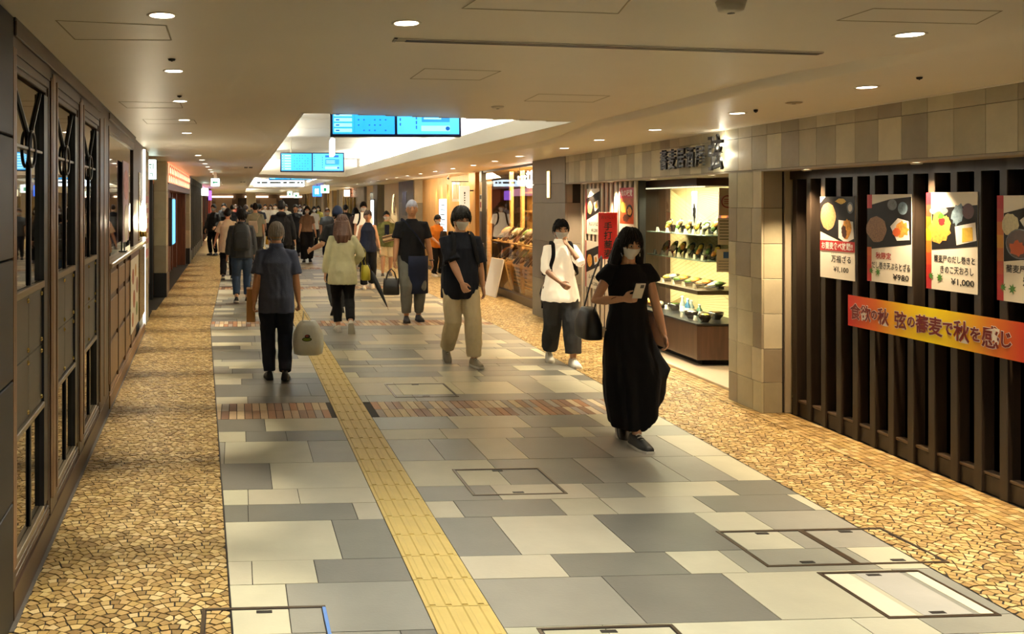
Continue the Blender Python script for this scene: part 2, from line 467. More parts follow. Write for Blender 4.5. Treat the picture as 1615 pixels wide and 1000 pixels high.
# beyond what the eye can tell apart: plain mosaic-coloured strips
b = MB(); m_cobfar = M('cobble_far', '#b09566', .55, var=.25, scale=30)
b.prism([(XL(31)-1.5, 31), (XL(31), 31), (XL(YEND), YEND), (XL(YEND)-2.5, YEND)], -.012, 0)
b.prism([(XR(30), 30), (XR(30)+1.5, 30), (XR(YEND)+1.5, YEND), (XR(YEND), YEND)], -.012, 0)
P('far_paving', b, m_cobfar, floor)
# thin metal edge between grey tiles and fans
b = MB()
for fx in (XL, XR):
    ys = [3, 13.4, 13.65, 48]
    for a, c in zip(ys[:-1], ys[1:]):
        b.prism([(fx(a+.001)-.004, a), (fx(a+.001)+.004, a), (fx(c-.001)+.004, c), (fx(c-.001)-.004, c)], -.015, .0005)
P('edge_strip', b, m_black, floor)

# ---------------------------------------------------------------- ceiling
def smooth(t): t = max(0, min(1, t)); return t*t*(3-2*t)
_cr = [(-6, 3.1), (4.24, 3.03), (4.79, 2.92), (5.42, 2.81), (6.07, 2.77), (7.0, 2.77), (7.95, 2.73), (9.04, 2.83), (10.2, 2.96), (11.1, 2.95), (12.2, 2.78), (14, 2.45), (18, 2.3), (80, -1.3)]
_cl = [(-6, -.2), (4, -.12), (5.73, -.31), (6.54, -.45), (8.03, -.53), (9.64, -.44), (10.97, -.31), (12.7, -.27), (15.4, -.49), (17, -.95), (19, -1.2), (22, -.95), (26, -1.1), (30, -1.6), (80, -4)]
def interp(t, y):
    for (a, b), (c, d) in zip(t[:-1], t[1:]):
        if y <= c:
            k = (y-a)/(c-a); k = k*k*(3-2*k)*.5+k*.5; return b+(d-b)*k
    return t[-1][1]
def ZC(x, y):
    z = 2.612-.028*max(0, min(3.5, toUV(x, y)[0]))
    wr = .05 if 4.6 < y < 12 else .22
    xc = interp(_cr, y); z -= .036*smooth((x-xc)/wr+.5); z += .10*math.exp(-((x-xc)/.022)**2)*smooth((y-4.1)/1.2)*smooth((13.2-y)/3)
    z -= .014*smooth((interp(_cl, y)-x)/(.06 if 5 < y < 17 else .3)+.5)
    return z
REC = [(.585, 2.99, 8.08, 25.4), (.53, 2.99, 28.6, 47.), (.5, 2.95, 50.5, 66.), (.585, 2.99, -5.4, 1.3)]      # ceiling recesses: u0 u1 v0 v1; the last is unseen, added for its light
vs_rows = [-6+.3*i for i in range(int(86/.3)+1)]
for r in REC: vs_rows += [r[2], r[3]]
vs_rows = sorted(set(vs_rows))
b = MB(); rows = []
for v in vs_rows:
    yv = v; ul = toUV(interp(_cl, yv), yv)[0]; ur = toUV(interp(_cr, yv), yv)[0]
    r = next((r for r in REC if r[2]-1e-6 <= v <= r[3]+1e-6), REC[0])
    us = [-4.6, -2.5, -1.5]+[ul+d for d in (-.2, -.1, -.05, -.02, 0, .02, .05, .1, .2)]
    us = [min(x, r[0]-.02*(12-i)) for i, x in enumerate(us)]+[r[0], (2*r[0]+r[1])/3, (r[0]+2*r[1])/3, r[1]]
    us += [max(x, r[1]+.012*(i+1)) for i, x in enumerate([ur+d for d in (-.18, -.1, -.05, -.025, 0, .025, .05, .1, .18)])]+[4.4, 6.5]
    rows.append(us)
nc = len(rows[0])
for us, v in zip(rows, vs_rows):
    for u in us:
        x, y = UV(u, v); b.v.append((x, y, ZC(x, y))); b.c.append((.5, .5, .5))
for i in range(len(rows)-1):
    vm = (vs_rows[i]+vs_rows[i+1])/2; hole = any(r[2] < vm < r[3] for r in REC)
    for j in range(nc-1):
        if hole and 12 <= j <= 14: continue
        b.f.append((i*nc+j, (i+1)*nc+j, (i+1)*nc+j+1, i*nc+j+1)); b.m.append(0)
ceiling = ST('ceiling', b, m_ceil, smooth=True)
P('back_wall', bx(-7, 8, -6.1, -6, 0, 3.1), M('brown_wall', '#8a7458', .6, var=.1, scale=3), ceiling)
# recesses: lip, set-back cove with lamps, planked upper ceiling
m_plank = M('ceiling_plank', '#8f8c83', .6, var=.12, scale=4, bump=.25, bscale=9, stretch=(1, 8, 1))
m_lip = M('recess_lip', '#e6e2d8', .5)
for ri, (u0, u1, v0, v1) in enumerate(REC):
    ZT, lip, sb = 3.02, .10, .34
    def rbox(bb, a, c, d, e, z0, z1):
        q = [UV(a, d), UV(c, d), UV(c, e), UV(a, e)]; bb.prism(q, z0, z1)
    b = MB(); t = .03
    segs = [(a, c, v0+(v1-v0)*k/12-(t if k == 0 else 0), v0+(v1-v0)*(k+1)/12+(t if k == 11 else 0)) for (a, c) in ((u0-t, u0), (u1, u1+t)) for k in range(12)]
    segs += [(u0+(u1-u0)*k/10, u0+(u1-u0)*(k+1)/10, d, d+t) for d in (v0-t, v1) for k in range(10)]
    for (a, c, d, e) in segs:
        rbox(b, a, c, d, e, ZC(*UV((a+c)/2, (d+e)/2))-.003, 2.70)
    P('recess_lip', b, m_lip, ceiling)
    b = MB()                                     # ledge, outer walls, lid
    for (a, c, d, e) in ((u0-sb, u0-t, v0-.1, v1+.1), (u1+t, u1+sb, v0-.1, v1+.1), (u0-sb, u1+sb, v0-.1, v0-t), (u0-sb, u1+sb, v1+t, v1+.1)):
        rbox(b, a, c, d, e, 2.66, 2.69)
    for (a, c, d, e) in ((u0-sb-.03, u0-sb, v0-.13, v1+.13), (u1+sb, u1+sb+.03, v0-.13, v1+.13), (u0-sb, u1+sb, v0-.13, v0-.1), (u0-sb, u1+sb, v1+.1, v1+.13)):
        rbox(b, a, c, d, e, 2.66, ZT+.05)
    P('recess_wall', b, m_white, ceiling)
    npl = int((v1-v0+.2)/1.75); dv = (v1-v0+.2)/npl
    for k in range(npl):
        b = MB(); rbox(b, u0-sb, u1+sb, v0-.1+dv*k+.012, v0-.1+dv*(k+1)-.012, ZT, ZT+.03); P('plank', b, m_plank, ceiling)
    b = MB(); rbox(b, u0-sb, u1+sb, v0-.1, v1+.1, ZT+.031, ZT+.05); P('plank_backing', b, m_dark, ceiling)
    # cove lamps lie on the ledge and shine up
    for (uc) in (u0-sb*.52, u1+sb*.52):
        n = 4 if ri == 0 else 2
        for k in range(n):
            Lh = (v1-v0)/n; x, y = UV(uc, v0+Lh*(k+.5))
            l = bpy.data.lights.new('cove_light', 'AREA'); l.shape = 'RECTANGLE'; l.size = .10; l.size_y = Lh*.98
            l.energy = E_COVE*Lh*(1 if uc > 1 else .5)*(1.5 if ri in (1, 2) else 1); l.color = NEUTRAL
            o = bpy.data.objects.new('cove_light', l); C.objects.link(o); o.location = (x, y, 2.705); o.rotation_euler = (PI, 0, -TH)
    if ri == 0:
        pass
# downlights
m_lens = M('lamp_lens', '#fff2d8', .4, emit=14, ecol='#fff0d4')
m_trim = M('lamp_trim', '#e8e3d6', .4)
lamp_me = MB().lathe([(.050, -.001), (.062, -.004), (.066, 0), (.066, .004), (.050, .004)], 20, cap=False).mesh('trim_ring', m_trim, True)
lens_me = MB().lathe([(.001, -.0012), (.051, -.001)], 20, cap=False).mesh('lens', m_lens)
ORD = ('first', 'second', 'third', 'fourth', 'fifth', 'sixth', 'seventh', 'eighth', 'ninth', 'tenth', 'eleventh', 'twelfth')
def downlight(x, y, label, k=1., spot=54, group='recessed downlights', scale=1., lamp=True):
    z = ZC(x, y)-.001
    o = T('downlight', label, 'downlight', (x, y, z), 0, group); o.scale = (scale, scale, 1)
    link('trim_ring', lamp_me, o); link('lens', lens_me, o, (0, 0, -.001))
    if lamp:
        l = bpy.data.lights.new('downlight_lamp', 'SPOT'); l.energy = E_SPOT*k; l.color = WARM if spot < 60 else NEUTRAL; l.spot_size = math.radians(spot); l.spot_blend = .95 if spot > 41 else .7; l.shadow_soft_size = .045
        lo = bpy.data.objects.new('downlight_lamp', l); C.objects.link(lo); lo.location = (x, y, z-.03)
    return o
y = .62; k = -2
while y < 44:
    x = XWL(y)+.64 if y < 13 else -1.43-.0587*(y-13)
    downlight(x, y, ('%s downlight in sight in the row along the left shopfronts' % ORD[k] if 0 <= k < 12 else 'tiny distant downlight in the row along the left shopfronts') if k >= 0 else 'round downlight in the ceiling behind the viewer', 1.2, 40, group='recessed downlights' if k >= 0 else 'downlights behind the viewer')
    y += 1.64; k += 1
for k, (px, py) in enumerate(((1367, 138), (1163, 179), (1033, 205), (945, 221), (890, 234))):
    z = 2.475; Y = (z-H)*F/(CY-py); downlight((px-CX)/F*Y, Y, '%s downlight in sight in the row along the right shopfronts' % ORD[k])
for Y in (3.8, 2.2, .6): downlight(3.39, Y, 'round downlight in the ceiling behind the viewer', group='downlights behind the viewer')
Y = 11.7; k = 5
while Y < 44:
    Y += 1.6; x = 3.30-(.0587*(Y-16) if Y > 16 else 0)
    downlight(x, Y, '%s downlight in sight in the row along the right shopfronts' % ORD[k] if k < 12 else 'tiny distant downlight in the row along the right shopfronts'); k += 1
for (sx, lab) in ((-1, 'left'), (1, 'right')):
    for i in range(10):
        y = 45.5+3.2*i; x = (-1.43 if sx < 0 else 3.3)-.0587*(y-(13 if sx < 0 else 16))
        downlight(x, y, 'tiny distant downlight in the row along the %s shopfronts' % lab, 3., 90)
for (px, py, z) in ((641, 34, 2.597), (1435, 58, 2.52)):
    Y = (z-H)*F/(CY-py); downlight((px-CX)/F*Y, Y, 'large round downlight in the ceiling before the first recess, middle of passage' if px < 700 else 'large round downlight in the ceiling nearest the slatted front', 1.25, 112, None, 1.02)
for (x, y) in ((.9, 1.2), (.9, -1.8), (2.4, .6), (2.4, -2.0), (-.5, -1.6)):
    downlight(x, y, 'round downlight in the ceiling behind the viewer', 1.3, 112, 'downlights behind the viewer')
# ================================================================ LEFT SIDE
m_lw = wood('walnut_frame', '#48362a', .35, 2, .7)
m_lwh = wood('walnut_rail', '#48362a', .35, 1, .7)
m_rail = M('sill_metal', '#8d8069', .35, metal=.5)
m_panel = M('grey_metal_panel', '#433f39', .35, metal=.35, var=.06, scale=3)
m_brass = M('brass', '#b8a060', .25, metal=1)
m_navy = M('dark_jamb', '#10141a', .4)
m_mirror = M('mirror_glass', '#9c9486', .02, metal=1.)
m_darkstone = M('dark_stone', '#101316', .5, var=.25, scale=4)
m_ledge = M('granite_curb', '#55504a', .6, var=.2, scale=40)
AL = .0977
LO = (-1.19, 3.89)
def lW(y, x=0, z=0): return (LO[0]+x*math.cos(AL)-y*math.sin(AL), LO[1]+x*math.sin(AL)+y*math.cos(AL), z)
ZT = 2.605
wl = ST('wall_left', bx(-.30, -.07, -9.5, 9.1, 0, ZT), m_dark, loc=(*LO, 0), rot=(0, 0, AL))
# nearest stone pier
b = MB()
for k in range(5):
    b.box(-.3, .004, -9.5, .03, .005+k*.52, .52*(k+1)-.003, .004)
P('pier_stone', b, m_darkstone, wl)
BAYS = [(.10, 1.02), (1.25, 2.19), (2.42, 3.40)]
edges = [.03]+[e for bb in BAYS for e in bb]+[4.12]
for k, (a, c) in enumerate(zip(edges[0::2], edges[1::2])):   # posts between the bays
    b = MB(); b.box(-.13, 0, a, c, .0, ZT)
    P('post', b, m_lw, wl)
    b = MB()
    for (p, q) in ((a+.0, a+.035), (c-.035, c)):
        if q-p > .01: b.box(0, .006, p, q, .22, 2.47, .004)
    if c-a > .15: b.box(0, .004, (a+c)/2-.05, (a+c)/2+.05, .2, 2.5, .003)
    P('moulding', b, wood('moulding_wood_lit', '#7d5c42', .35, 2, .7), wl)  # lighter brown puts the light on the frame edges into the colour
b = MB(); b.box(-.13, 0, .1, 3.40, 2.45, ZT); b.box(0, .012, .06, 3.42, 2.52, ZT-.005, .004); P('head_rail', b, m_lwh, wl)
b = MB(); b.box(-.13, .004, .05, 4.1, 0, .13); b.box(-.13, -.004, .05, 4.1, .13, .17, .008); P('base_rail', b, m_lwh, wl)
b = MB(); b.box(0, .022, -.05, 9.1, -.01, .004); P('curb', b, m_ledge, wl)
b = MB(); b.box(-.2, .01, .05, 7.3, ZT-.02, ZT+.012); P('ceiling_gap', b, m_black, wl)
ring = MB(); n = 28
ring.tube([(0, .085*math.cos(2*PI*i/n), .085*math.sin(2*PI*i/n)) for i in range(n+1)], .008, 6, cap=False)
ring_me = ring.mesh('ring', M('dark_iron', '#2a2a2c', .3, metal=.6), True)
riv_me = MB().sph((0, 0, 0), (.010, .013, .013), 8, 6).mesh('rivet', m_brass, True)
m_iron = M('dark_iron')
for k, (a, c) in enumerate(BAYS):
    w_ = ST('window_%d' % (k+1), None, None, None, loc=lW(a), rot=(0, 0, AL))
    W = c-a; yc = W/2
    def q(name, y0, y1, z0, z1, x0, x1, m, bev=.004): return P(name, bx(x0, x1, y0, y1, z0, z1, bev), m, w_)
    # stepped frame
    for i, (d, x1) in enumerate(((0, -.003), (.03, -.012))):
        b = MB(); t = .045
        b.box(-.06, x1, d, d+t*(.6 if d else .5), .17, 2.45-.0, .004) if d == 0 else None; b.box(-.11, x1, W-d-t, W-d, .17, 2.45, .004)
        b.box(-.11, x1, d, W-d, 2.45-d*.9-t, 2.45-d*.9, .004); b.box(-.11, x1, d, W-d, .17+d*.6, .17+d*.6+.03, .004)
        P('frame', b, m_lw, w_)
    y0, y1 = .03, W-.16; xg = -.030
    q('jamb_and_reflection', y1-.002, y1+.11, .23, 2.36, xg, -.006, m_navy, 0)  # dark lining widened to paint in the jamb's reflection in the glass
    q('pane', y0, y1, 1.40, 2.365, xg-.008, xg, m_mirror, 0)
    q('pane', y0, y1, .23, .75, xg-.008, xg, m_mirror, 0)
    q('sill', y0, y1, 1.365, 1.40, xg, -.002, m_rail); q('sill', y0, y1, .745, .775, xg, -.002, m_rail); q('sill', y0, y1, .20, .235, xg, -.004, m_rail)
    for i in range(2):
        for j in range(2):
            ya = y0+(y1-y0)*i/2; za = .775+.295*j
            q('metal_panel', ya+.002, ya+(y1-y0)/2-.002, za+.002, za+.293, xg, -.018, m_panel, .002)
            for (yy, zz) in ((ya+(y1-y0)/2-.022, za+.03), (ya+(y1-y0)/2-.022, za+.265)): link('rivet', riv_me, w_, (-.018, yy, zz))
    xm = xg+.004
    b = MB()
    b.tube([(xm, y0+.01, 2.36), (xm, yc-.035, 2.13), (xm, yc-.02, 2.06)], .010, 6); P('muntin', b, m_iron, w_)
    b = MB(); b.tube([(xm, y1-.01, 2.36), (xm, yc+.035, 2.13), (xm, yc+.02, 2.06)], .010, 6); P('muntin', b, m_iron, w_)
    q('muntin', yc-.016, yc+.016, 1.40, 2.0, xg, xm+.008, m_iron); q('muntin', yc-.016, yc+.016, .235, .745, xg, xm+.008, m_iron)
    q('muntin', y0, y1, 2.052, 2.066, xg, xm+.012, m_rail, .002)
    link('ring', ring_me, w_, (xm+.012, yc, 2.06))
# fourth bay: big pane above a panelled counter
w4 = ST('window_4', None, None, None, loc=lW(4.12), rot=(0, 0, AL))
P('pane', bx(-.048, -.04, .04, 3.13, 1.27, 2.44), m_mirror, w4)
b = MB(); b.box(-.12, -.01, 0, 3.15, 2.44, 2.53, .006); b.box(-.12, .01, 0, 3.15, 2.53, ZT, .006); P('frame', b, m_lwh, w4)
b = MB(); b.box(-.12, -.02, 0, .04, 1.27, 2.44, .004); P('frame', b, m_lw, w4)
wc = ST('trim_1', None, None, None, loc=lW(4.12), rot=(0, 0, AL))
m_cnt = M('counter_stone', '#a8977a', .3, var=.08, scale=5)
m_wp = wood('panel_wood', '#8c6a45', .4, 2, .75); m_wpd = wood('panel_frame_wood', '#5b4230', .4, 2, .7)
P('counter_top', bx(-.12, .03, 0, 5.0, 1.225, 1.27, .008), m_cnt, wc)
P('counter_frame', bx(-.12, -.012, 0, 3.3, 0, 1.225), m_wpd, wc)
b = MB(); b.box(-.02, .012, 0, 4.98, 0, .12, .004); b.box(-.02, .006, 0, 3.3, .12, .15, .004); P('skirting', b, M('oak_rail') if 'oak_rail' in _M else wood('oak_rail', '#86633f', .4, 1, .75), wc)
for i in range(4):
    y0 = .06+i*.81
    for (z0, z1) in ((.20, .56), (.60, .93), (.98, 1.17)):
        b = MB(); b.box(-.012, .004, y0+.05, y0+.76, z0, z1, .012); P('wood_panel', b, m_wp, wc)
    b = MB(); b.box(-.012, .010, y0-.03, y0+.03, .15, 1.225, .006); P('stile', b, m_wpd, wc)
# long vertical banner standing against the big pane
m_paper = M('paper', '#e8e1cf', .5); m_red = M('print_red', '#a8161c', .5); m_ink = M('print_black', '#14110f', .5)
t = T('poster_stand', 'tall mauve and white poster on a black stand before the big left pane', 'poster', lW(6.05, -.02, 1.275), AL)
m_mau = M('print_mauve', '#b9a0b2', .5, var=.3, scale=9); m_pnk = M('print_pink', '#c48a8a', .5, var=.4, scale=12)
P('poster_sheet', bx(.0, .012, -.36, .36, .11, .97, .003), m_mau, t)
b = MB(); disc(b, 0, .30, .26, .2, 0, .003, 20); P('printed_shape', b, M('print_cream', '#d7cdb8', .5, var=.2, scale=9), t, loc=(.0125, 0, .0), rot=(PI/2, 0, PI/2))
b = MB(); disc(b, 0, .72, .3, .16, 0, .003, 20); P('printed_shape', b, m_pnk, t, loc=(.0125, 0, 0), rot=(PI/2, 0, PI/2))
b = MB(); b.box(-.02, .02, -.1, .1, 0, .012); b.box(-.01, .0, -.04, .04, .012, .12); P('stand', b, m_black, t)
# menu sheet on the counter front
t = T('menu_poster', 'cream menu sheet with food pictures hung on the left counter front', 'poster', lW(7.0, -.0, .3), AL)
P('poster_sheet', bx(.012, .018, -.62, .62, .02, .86, .002), m_paper, t)
P('header_band', bx(.012, .022, -.66, .66, .86, .95, .002), M('header_brown', '#4a2018', .5), t)
for (yy, zz, r, c_) in ((-.3, .65, .13, '#9c4a28'), (.1, .7, .11, '#b88a3c'), (.35, .5, .14, '#86502c'), (-.15, .38, .15, '#b0603a'), (.3, .22, .12, '#6a8a3a'), (-.35, .16, .12, '#a86030')):
    b = MB(); disc(b, yy, zz, r, r*.7, 0, .002, 14); P('printed_dish', b, M('dish_'+c_, c_, .5, var=.3, scale=20), t, loc=(.0185, 0, 0), rot=(PI/2, 0, PI/2))
# pier with hammered brass, sconce and light strip
b = MB(); b.box(-.13, -.02, 7.27, 9.1, 1.27, ZT); P('end_pier', b, wood('dark_pier', '#33231d', .4, 2, .7), wl)
m_ham = M('hammered_brass', '#a08a55', .25, metal=1, bump=.6, bscale=14)
P('brass_panel', bx(-.02, .016, 7.9, 8.95, .28, 1.2, .004), m_ham, wl)
t = T('wall_sconce', 'bright tube sconce with brass back plate on the dark left pier', 'wall lamp', lW(8.3, -.02, 1.3), AL)
P('back_plate', bx(0, .012, -.16, .16, 0, .9, .004), m_brass, t)
b = MB(); b.lathe([(.02, .12), (.035, .14), (.04, .2), (.035, .45), (.02, .52), (.003, .54)], 14, (.055, 0, 0)); P('glass_bulb', b, M('sconce_glow', '#fff3d0', .4, emit=7, ecol='#ffe9b8'), t, True)
b = MB(); b.lathe([(.045, .05), (.045, .12), (.02, .13)], 14, (.055, 0, 0)); b.box(.0, .055, -.012, .012, .06, .085); P('bracket', b, m_brass, t)
m_led = M('led_white', '#fff8e8', .4, emit=4, ecol='#fff6e0')
P('light_strip', bx(-.02, .012, 9.12, 9.145, .08, ZT-.05), m_led, wl)
l = bpy.data.lights.new('sconce_lamp', 'POINT'); l.energy = 14; l.color = (1, .86, .6); l.shadow_soft_size = .05
o = bpy.data.objects.new('sconce_lamp', l); C.objects.link(o); o.location = lW(8.3, .14, 1.55)
# stone jamb and dark alcove behind it
m_st = M('beige_stone', '#a39784', .55, var=.12, scale=5, bump=.08, bscale=30)
m_sty = M('stone_piece', attr=True, rough=.55, var=.13, scale=4, bump=.12, bscale=24, stretch=(1, 1, 1))
SC = [lin(x) for x in ('#c0b89d', '#a69e86', '#cac2a8', '#b2aa90', '#98907c')]
def blocks(parent, x0, x1, y0, y1, zs, m=None, name='stone', cols=SC, g=.002):
    for a, c in zip(zs[:-1], zs[1:]):
        b = MB(); b.col = tone(random.choice(cols)); b.box(x0, x1, y0, y1, a+g, c-g, .004); P(name, b, m or m_sty, parent)
blocks(wl, -.32, -.01, 9.2, 10.3, (0, .42, .95, 1.45, 1.95, 2.58))
t = T('notice_strip', 'narrow pink notice on the stone jamb beside the bright light strip', 'poster', lW(9.75, -.008, 1.0), AL)
P('poster_sheet', bx(0, .006, -.4, .4, 0, .9), m_pnk, t)
for k in range(5): P('printed_line', bx(.006, .008, -.3, .3, .12+k*.15, .2+k*.15), m_paper, t)
b = MB(); b.box(-.75, -.6, 10.3, 13.7, 0, 2.6); b.box(-.6, -.35, 10.3, 10.34, 0, 2.6); P('alcove', b, m_dark, wl)
b = MB(); b.box(-.16, -.10, 13.2, 13.3, 0, 2.55, .004); b.box(-.28, -.22, 13.2, 13.3, 0, 2.55, .004); P('door_post', b, m_navy, wl)
m_sign = M('sign_glow', '#f4fff8', .4, emit=3.2, ecol='#e4fff2')
t = T('shop_sign', 'white lit box sign sticking out above the dark left alcove', 'sign', (-2.36, 15.55, 2.2), 0)
P('lightbox', bx(-.07, .06, -.04, .04, 0, .33, .006), m_sign, t)
P('sign_case', bx(-.08, .07, .02, .05, -.01, .34, .004), m_black, t)
P('mount', bx(-.4, -.06, .0, .03, .14, .18), m_black, t)
m_green = M('print_green', '#0d7a4a', .5)
for (xx, zz, w_, h_) in ((-.03, .25, .05, .02), (-.03, .2, .02, .05), (.02, .22, .015, .1), (-.02, .1, .06, .015), (.01, .07, .015, .06), (-.035, .06, .012, .05)):
    P('printed_mark', bx(xx-w_/2, xx+w_/2, -.043, -.0405, zz-h_/2, zz+h_/2), m_green, t)
# ---- further left wall
FO = (-2.39, 17.5); AF = .065
def fW(y, x=0, z=0): return (FO[0]+x*math.cos(AF)-y*math.sin(AF), FO[1]+x*math.sin(AF)+y*math.cos(AF), z)
wlf = ST('wall_left_far', bx(-1.0, -.85, -4.2, 63, 0, 2.6), M('brown_wall'), loc=(*FO, 0), rot=(0, 0, AF))
m_blk = M('black_plinth', '#17181b', .3)
def stone_pillar(y0, y1, x0=-.85, x1=0.):
    blocks(wlf, x0, x1, y0, y1, (.46, .98, 1.5, 2.02, 2.59)); P('plinth', bx(x0, x1+.006, y0-.006, y1+.006, 0, .46, .004), m_blk, wlf)
stone_pillar(0, .45, -.24, 0)
stone_pillar(9.6, 10.4); stone_pillar(20.5, 21.3)
# lit patterned sign of the reddish wooden shop
t = T('patterned_sign', 'long lit salmon sign panel with scale pattern above reddish wooden shopfront', 'sign', fW(.5, 0, 2.17), AF)
P('lightbox', bx(-.08, 0, 0, 9.0, .03, .41), M('sign_salmon', '#f0a080', .5, emit=.9, ecol='#ff9a70'), t)
P('sign_frame', bx(-.1, .01, -.02, 9.02, 0, .035, .004), wood('red_wood', '#6a3a26', .4, 2, .6), t)
m_scale = M('scale_dark', '#b5502e', .5, emit=.35, ecol='#c85a34'); m_scl = M('scale_light', '#ffd0a8', .5, emit=1.3, ecol='#ffc89a')
for k in range(16):
    for j in range(2):
        b = MB(); yy = .3+k*.56+(j*.28); zz = .06+j*.17; n = 10; r = .25
        b.prism([(yy+r*math.cos(PI*i/n), zz+.17*math.sin(PI*i/n)) for i in range(n+1)], .001, .004+j*.0005)
        o = P('scale', b, m_scale, t, rot=(PI/2, 0, PI/2))
        b = MB(); b.prism([(yy+r*.72*math.cos(PI*i/n), zz+.12*math.sin(PI*i/n)) for i in range(n+1)], .0055, .0062+j*.0005)
        P('scale', b, m_scl, t, rot=(PI/2, 0, PI/2))
m_rw = M('red_wood')
for i, (y0, x) in enumerate(((.45, -.02), (.9, -.02), (5.6, -.35), (6.3, -.35), (7.2, -.35), (8.2, -.3), (9.1, -.1))):
    b = MB(); b.box(x-.3, x, y0, y0+.25, 0, 2.17, .006); P('timber_post', b, m_rw, wlf)
P('timber_wall', bx(-.8, -.6, 1.2, 9.6, 0, 2.2), wood('red_wood_panel', '#7a4a30', .45, 2, .6), wlf)
P('timber_head', bx(-.3, .0, .45, 9.6, 2.06, 2.17, .004), m_rw, wlf)
t = T('digital_display', 'tall narrow blue digital display on the reddish timber post', 'screen', fW(1.05, .0, .95), AF)
P('casing', bx(-.02, .05, -.08, .85, -.02, .95, .005), m_black, t)
P('screen', bx(.05, .053, -.05, .82, .01, .92), M('screen_cyan', '#4aa8e8', .4, emit=1.6, ecol='#58b8f4', var=.1), t)
t = T('noren_curtain', 'short navy shop curtain with white mark hanging in the reddish doorway', 'curtain', fW(4.6, -.35, 1.35), AF)
m_ncl = M('navy_cloth', '#1a2036', .9)
for k in range(3):
    b = MB(); b.v = []; pts = [(-.01+.012*math.sin(i*1.3+k), k*.36+.34*i/8) for i in range(9)]
    b.prism([(x+.008, y) for x, y in pts]+[(x, y) for x, y in reversed(pts)], 0, .78); P('cloth_panel', b, m_ncl, t)
P('rod', MB().tube([(0, -.1, .79), (0, 1.2, .79)], .015, 8), m_rw, t)
for k in range(2): P('printed_mark', bx(.02, .024, .1+k*.36, .24+k*.36, .45, .6), m_paper, t)
# dark glazed shopfront, mullions, more signs
m_gl2 = M('shop_glass_dark', '#1c1b1c', .05, ior=1.8)
P('glazing', bx(-.2, -.15, 10.4, 20.5, .3, 2.4), m_gl2, wlf)
for k in range(9):
    b = MB(); y0 = 10.45+k*1.22; b.box(-.2, -.0, y0, y0+.12, 0, 2.58, .005); P('mullion', b, M('grey_mullion', '#5c5a56', .4, metal=.3), wlf)
P('sill_band', bx(-.2, -.02, 10.4, 20.5, 0, .3), m_blk, wlf)
P('head_band', bx(-.25, -.03, 10.4, 20.5, 2.4, 2.6), M('grey_head', '#8b8478', .5), wlf)
t = T('round_lit_sign', 'small white glowing box sign beside the second stone pillar, left side', 'sign', fW(20.3, .08, 2.1), AF)
P('lightbox', bx(-.08, .2, -.03, .03, 0, .3, .01), m_sign, t); P('mount', bx(-.2, -.07, -.015, .015, .12, .17), m_black, t)
t = T('pink_sign', 'long pale pink lit fascia sign far down the left side', 'sign', fW(22, 0, 2.15), AF)
P('lightbox', bx(-.06, 0, 0, 9, 0, .38), M('sign_pink', '#e8b8c8', .5, emit=.8, ecol='#f0a8c8'), t); P('sign_frame', bx(-.07, .01, -.03, 9.03, -.04, .0), m_black, t)
t = T('violet_sign', 'violet glowing sign at the end of the pink fascia', 'sign', fW(31.2, .05, 1.95), AF)
P('lightbox', bx(-.05, .1, 0, 1.2, 0, .5), M('sign_violet', '#a070d8', .5, emit=1.2, ecol='#9a60e8'), t); P('sign_case', bx(-.15, -.05, -.05, 1.25, -.05, .55), m_black, t)
P('red_panel', bx(-.3, .05, 34, 37, 0, 2.58), M('red_shopfront', '#9c3a2a', .5), wlf)
P('cream_panel', bx(-.3, .0, 38, 40, 0, 2.58), m_st, wlf)
for k in range(3):
    P('shop_interior', bx(-.8, -.5, 21.6+k*4, 25+k*4, 0, 2.1), M('shop_warm%d' % k, ('#8a6a4a', '#6a5a5a', '#7a5a3a')[k], .6, var=.3, scale=2), wlf)
for k in range(6): P('shop_post', bx(-.3, -.05, 21.4+k*2.1, 21.55+k*2.1, 0, 2.2), m_black if k % 2 else m_rw, wlf)
# ================================================================ RIGHT SIDE
AR = .0152; RO = (4.262, 7.85)
def rW(y, x=0, z=0): return (RO[0]+x*math.cos(AR)-y*math.sin(AR), RO[1]+x*math.sin(AR)+y*math.cos(AR), z)
wr = ST('wall_right', bx(1.2, 1.35, -13, 12.4, 0, 2.6), M('brown_wall'), loc=(*RO, 0), rot=(0, 0, AR))
XF = -.245                                            # fascia plane
# ---- slatted front
m_slat = wood('dark_slat', '#2e251d', .42, 2, .7)
fence = T('slatted_front', 'dark timber slatted shopfront with bottom rail, right of the stone pillar', 'shopfront', (*RO, 0), AR)
for k in range(24):
    y = -.04-.2035*k
    b = MB(); b.box(0, .085, y-.062, y, 0, 2.09, .004); P('slat', b, m_slat, fence)
b = MB(); b.box(.02, .075, -4.9, 0, 0, .115, .004); P('bottom_rail', b, m_slat, fence)
b = MB(); b.box(.015, .08, -4.9, 0, .115, .135, .004); P('rail_cap', b, M('rail_cap', '#5c4b3a', .35), fence)
b = MB(); b.box(.0, .085, -4.9, 0, 2.0, 2.09); P('top_rail', b, m_slat, fence)
P('pane', bx(.10, .108, -4.9, 0, .12, 2.05), glass('tinted_glass', '#6a655c', 1.6), fence)
b = MB(); b.box(.62, .66, -5.2, .2, 0, 2.2); P('inner_wall', b, M('inner_dark', '#1d1814', .6), wr)
for k in range(22):
    y = -.1-.22*k; b = MB(); b.tube([(.5, y, .05), (.5, y, 2.1)], .05, 8, flat=[.075, .075]); P('blind_fold', b, M('blind_cloth', '#2a2522', .8), wr)
P('inner_floor', bx(.1, 1.2, -5.2, .2, -.02, .01), M('inner_floor', '#3a2c20', .5), wr)
P('jamb', bx(-.04, .06, .0, .085, 0, 2.09, .004), M('pale_jamb', '#a89c86', .4), wr)
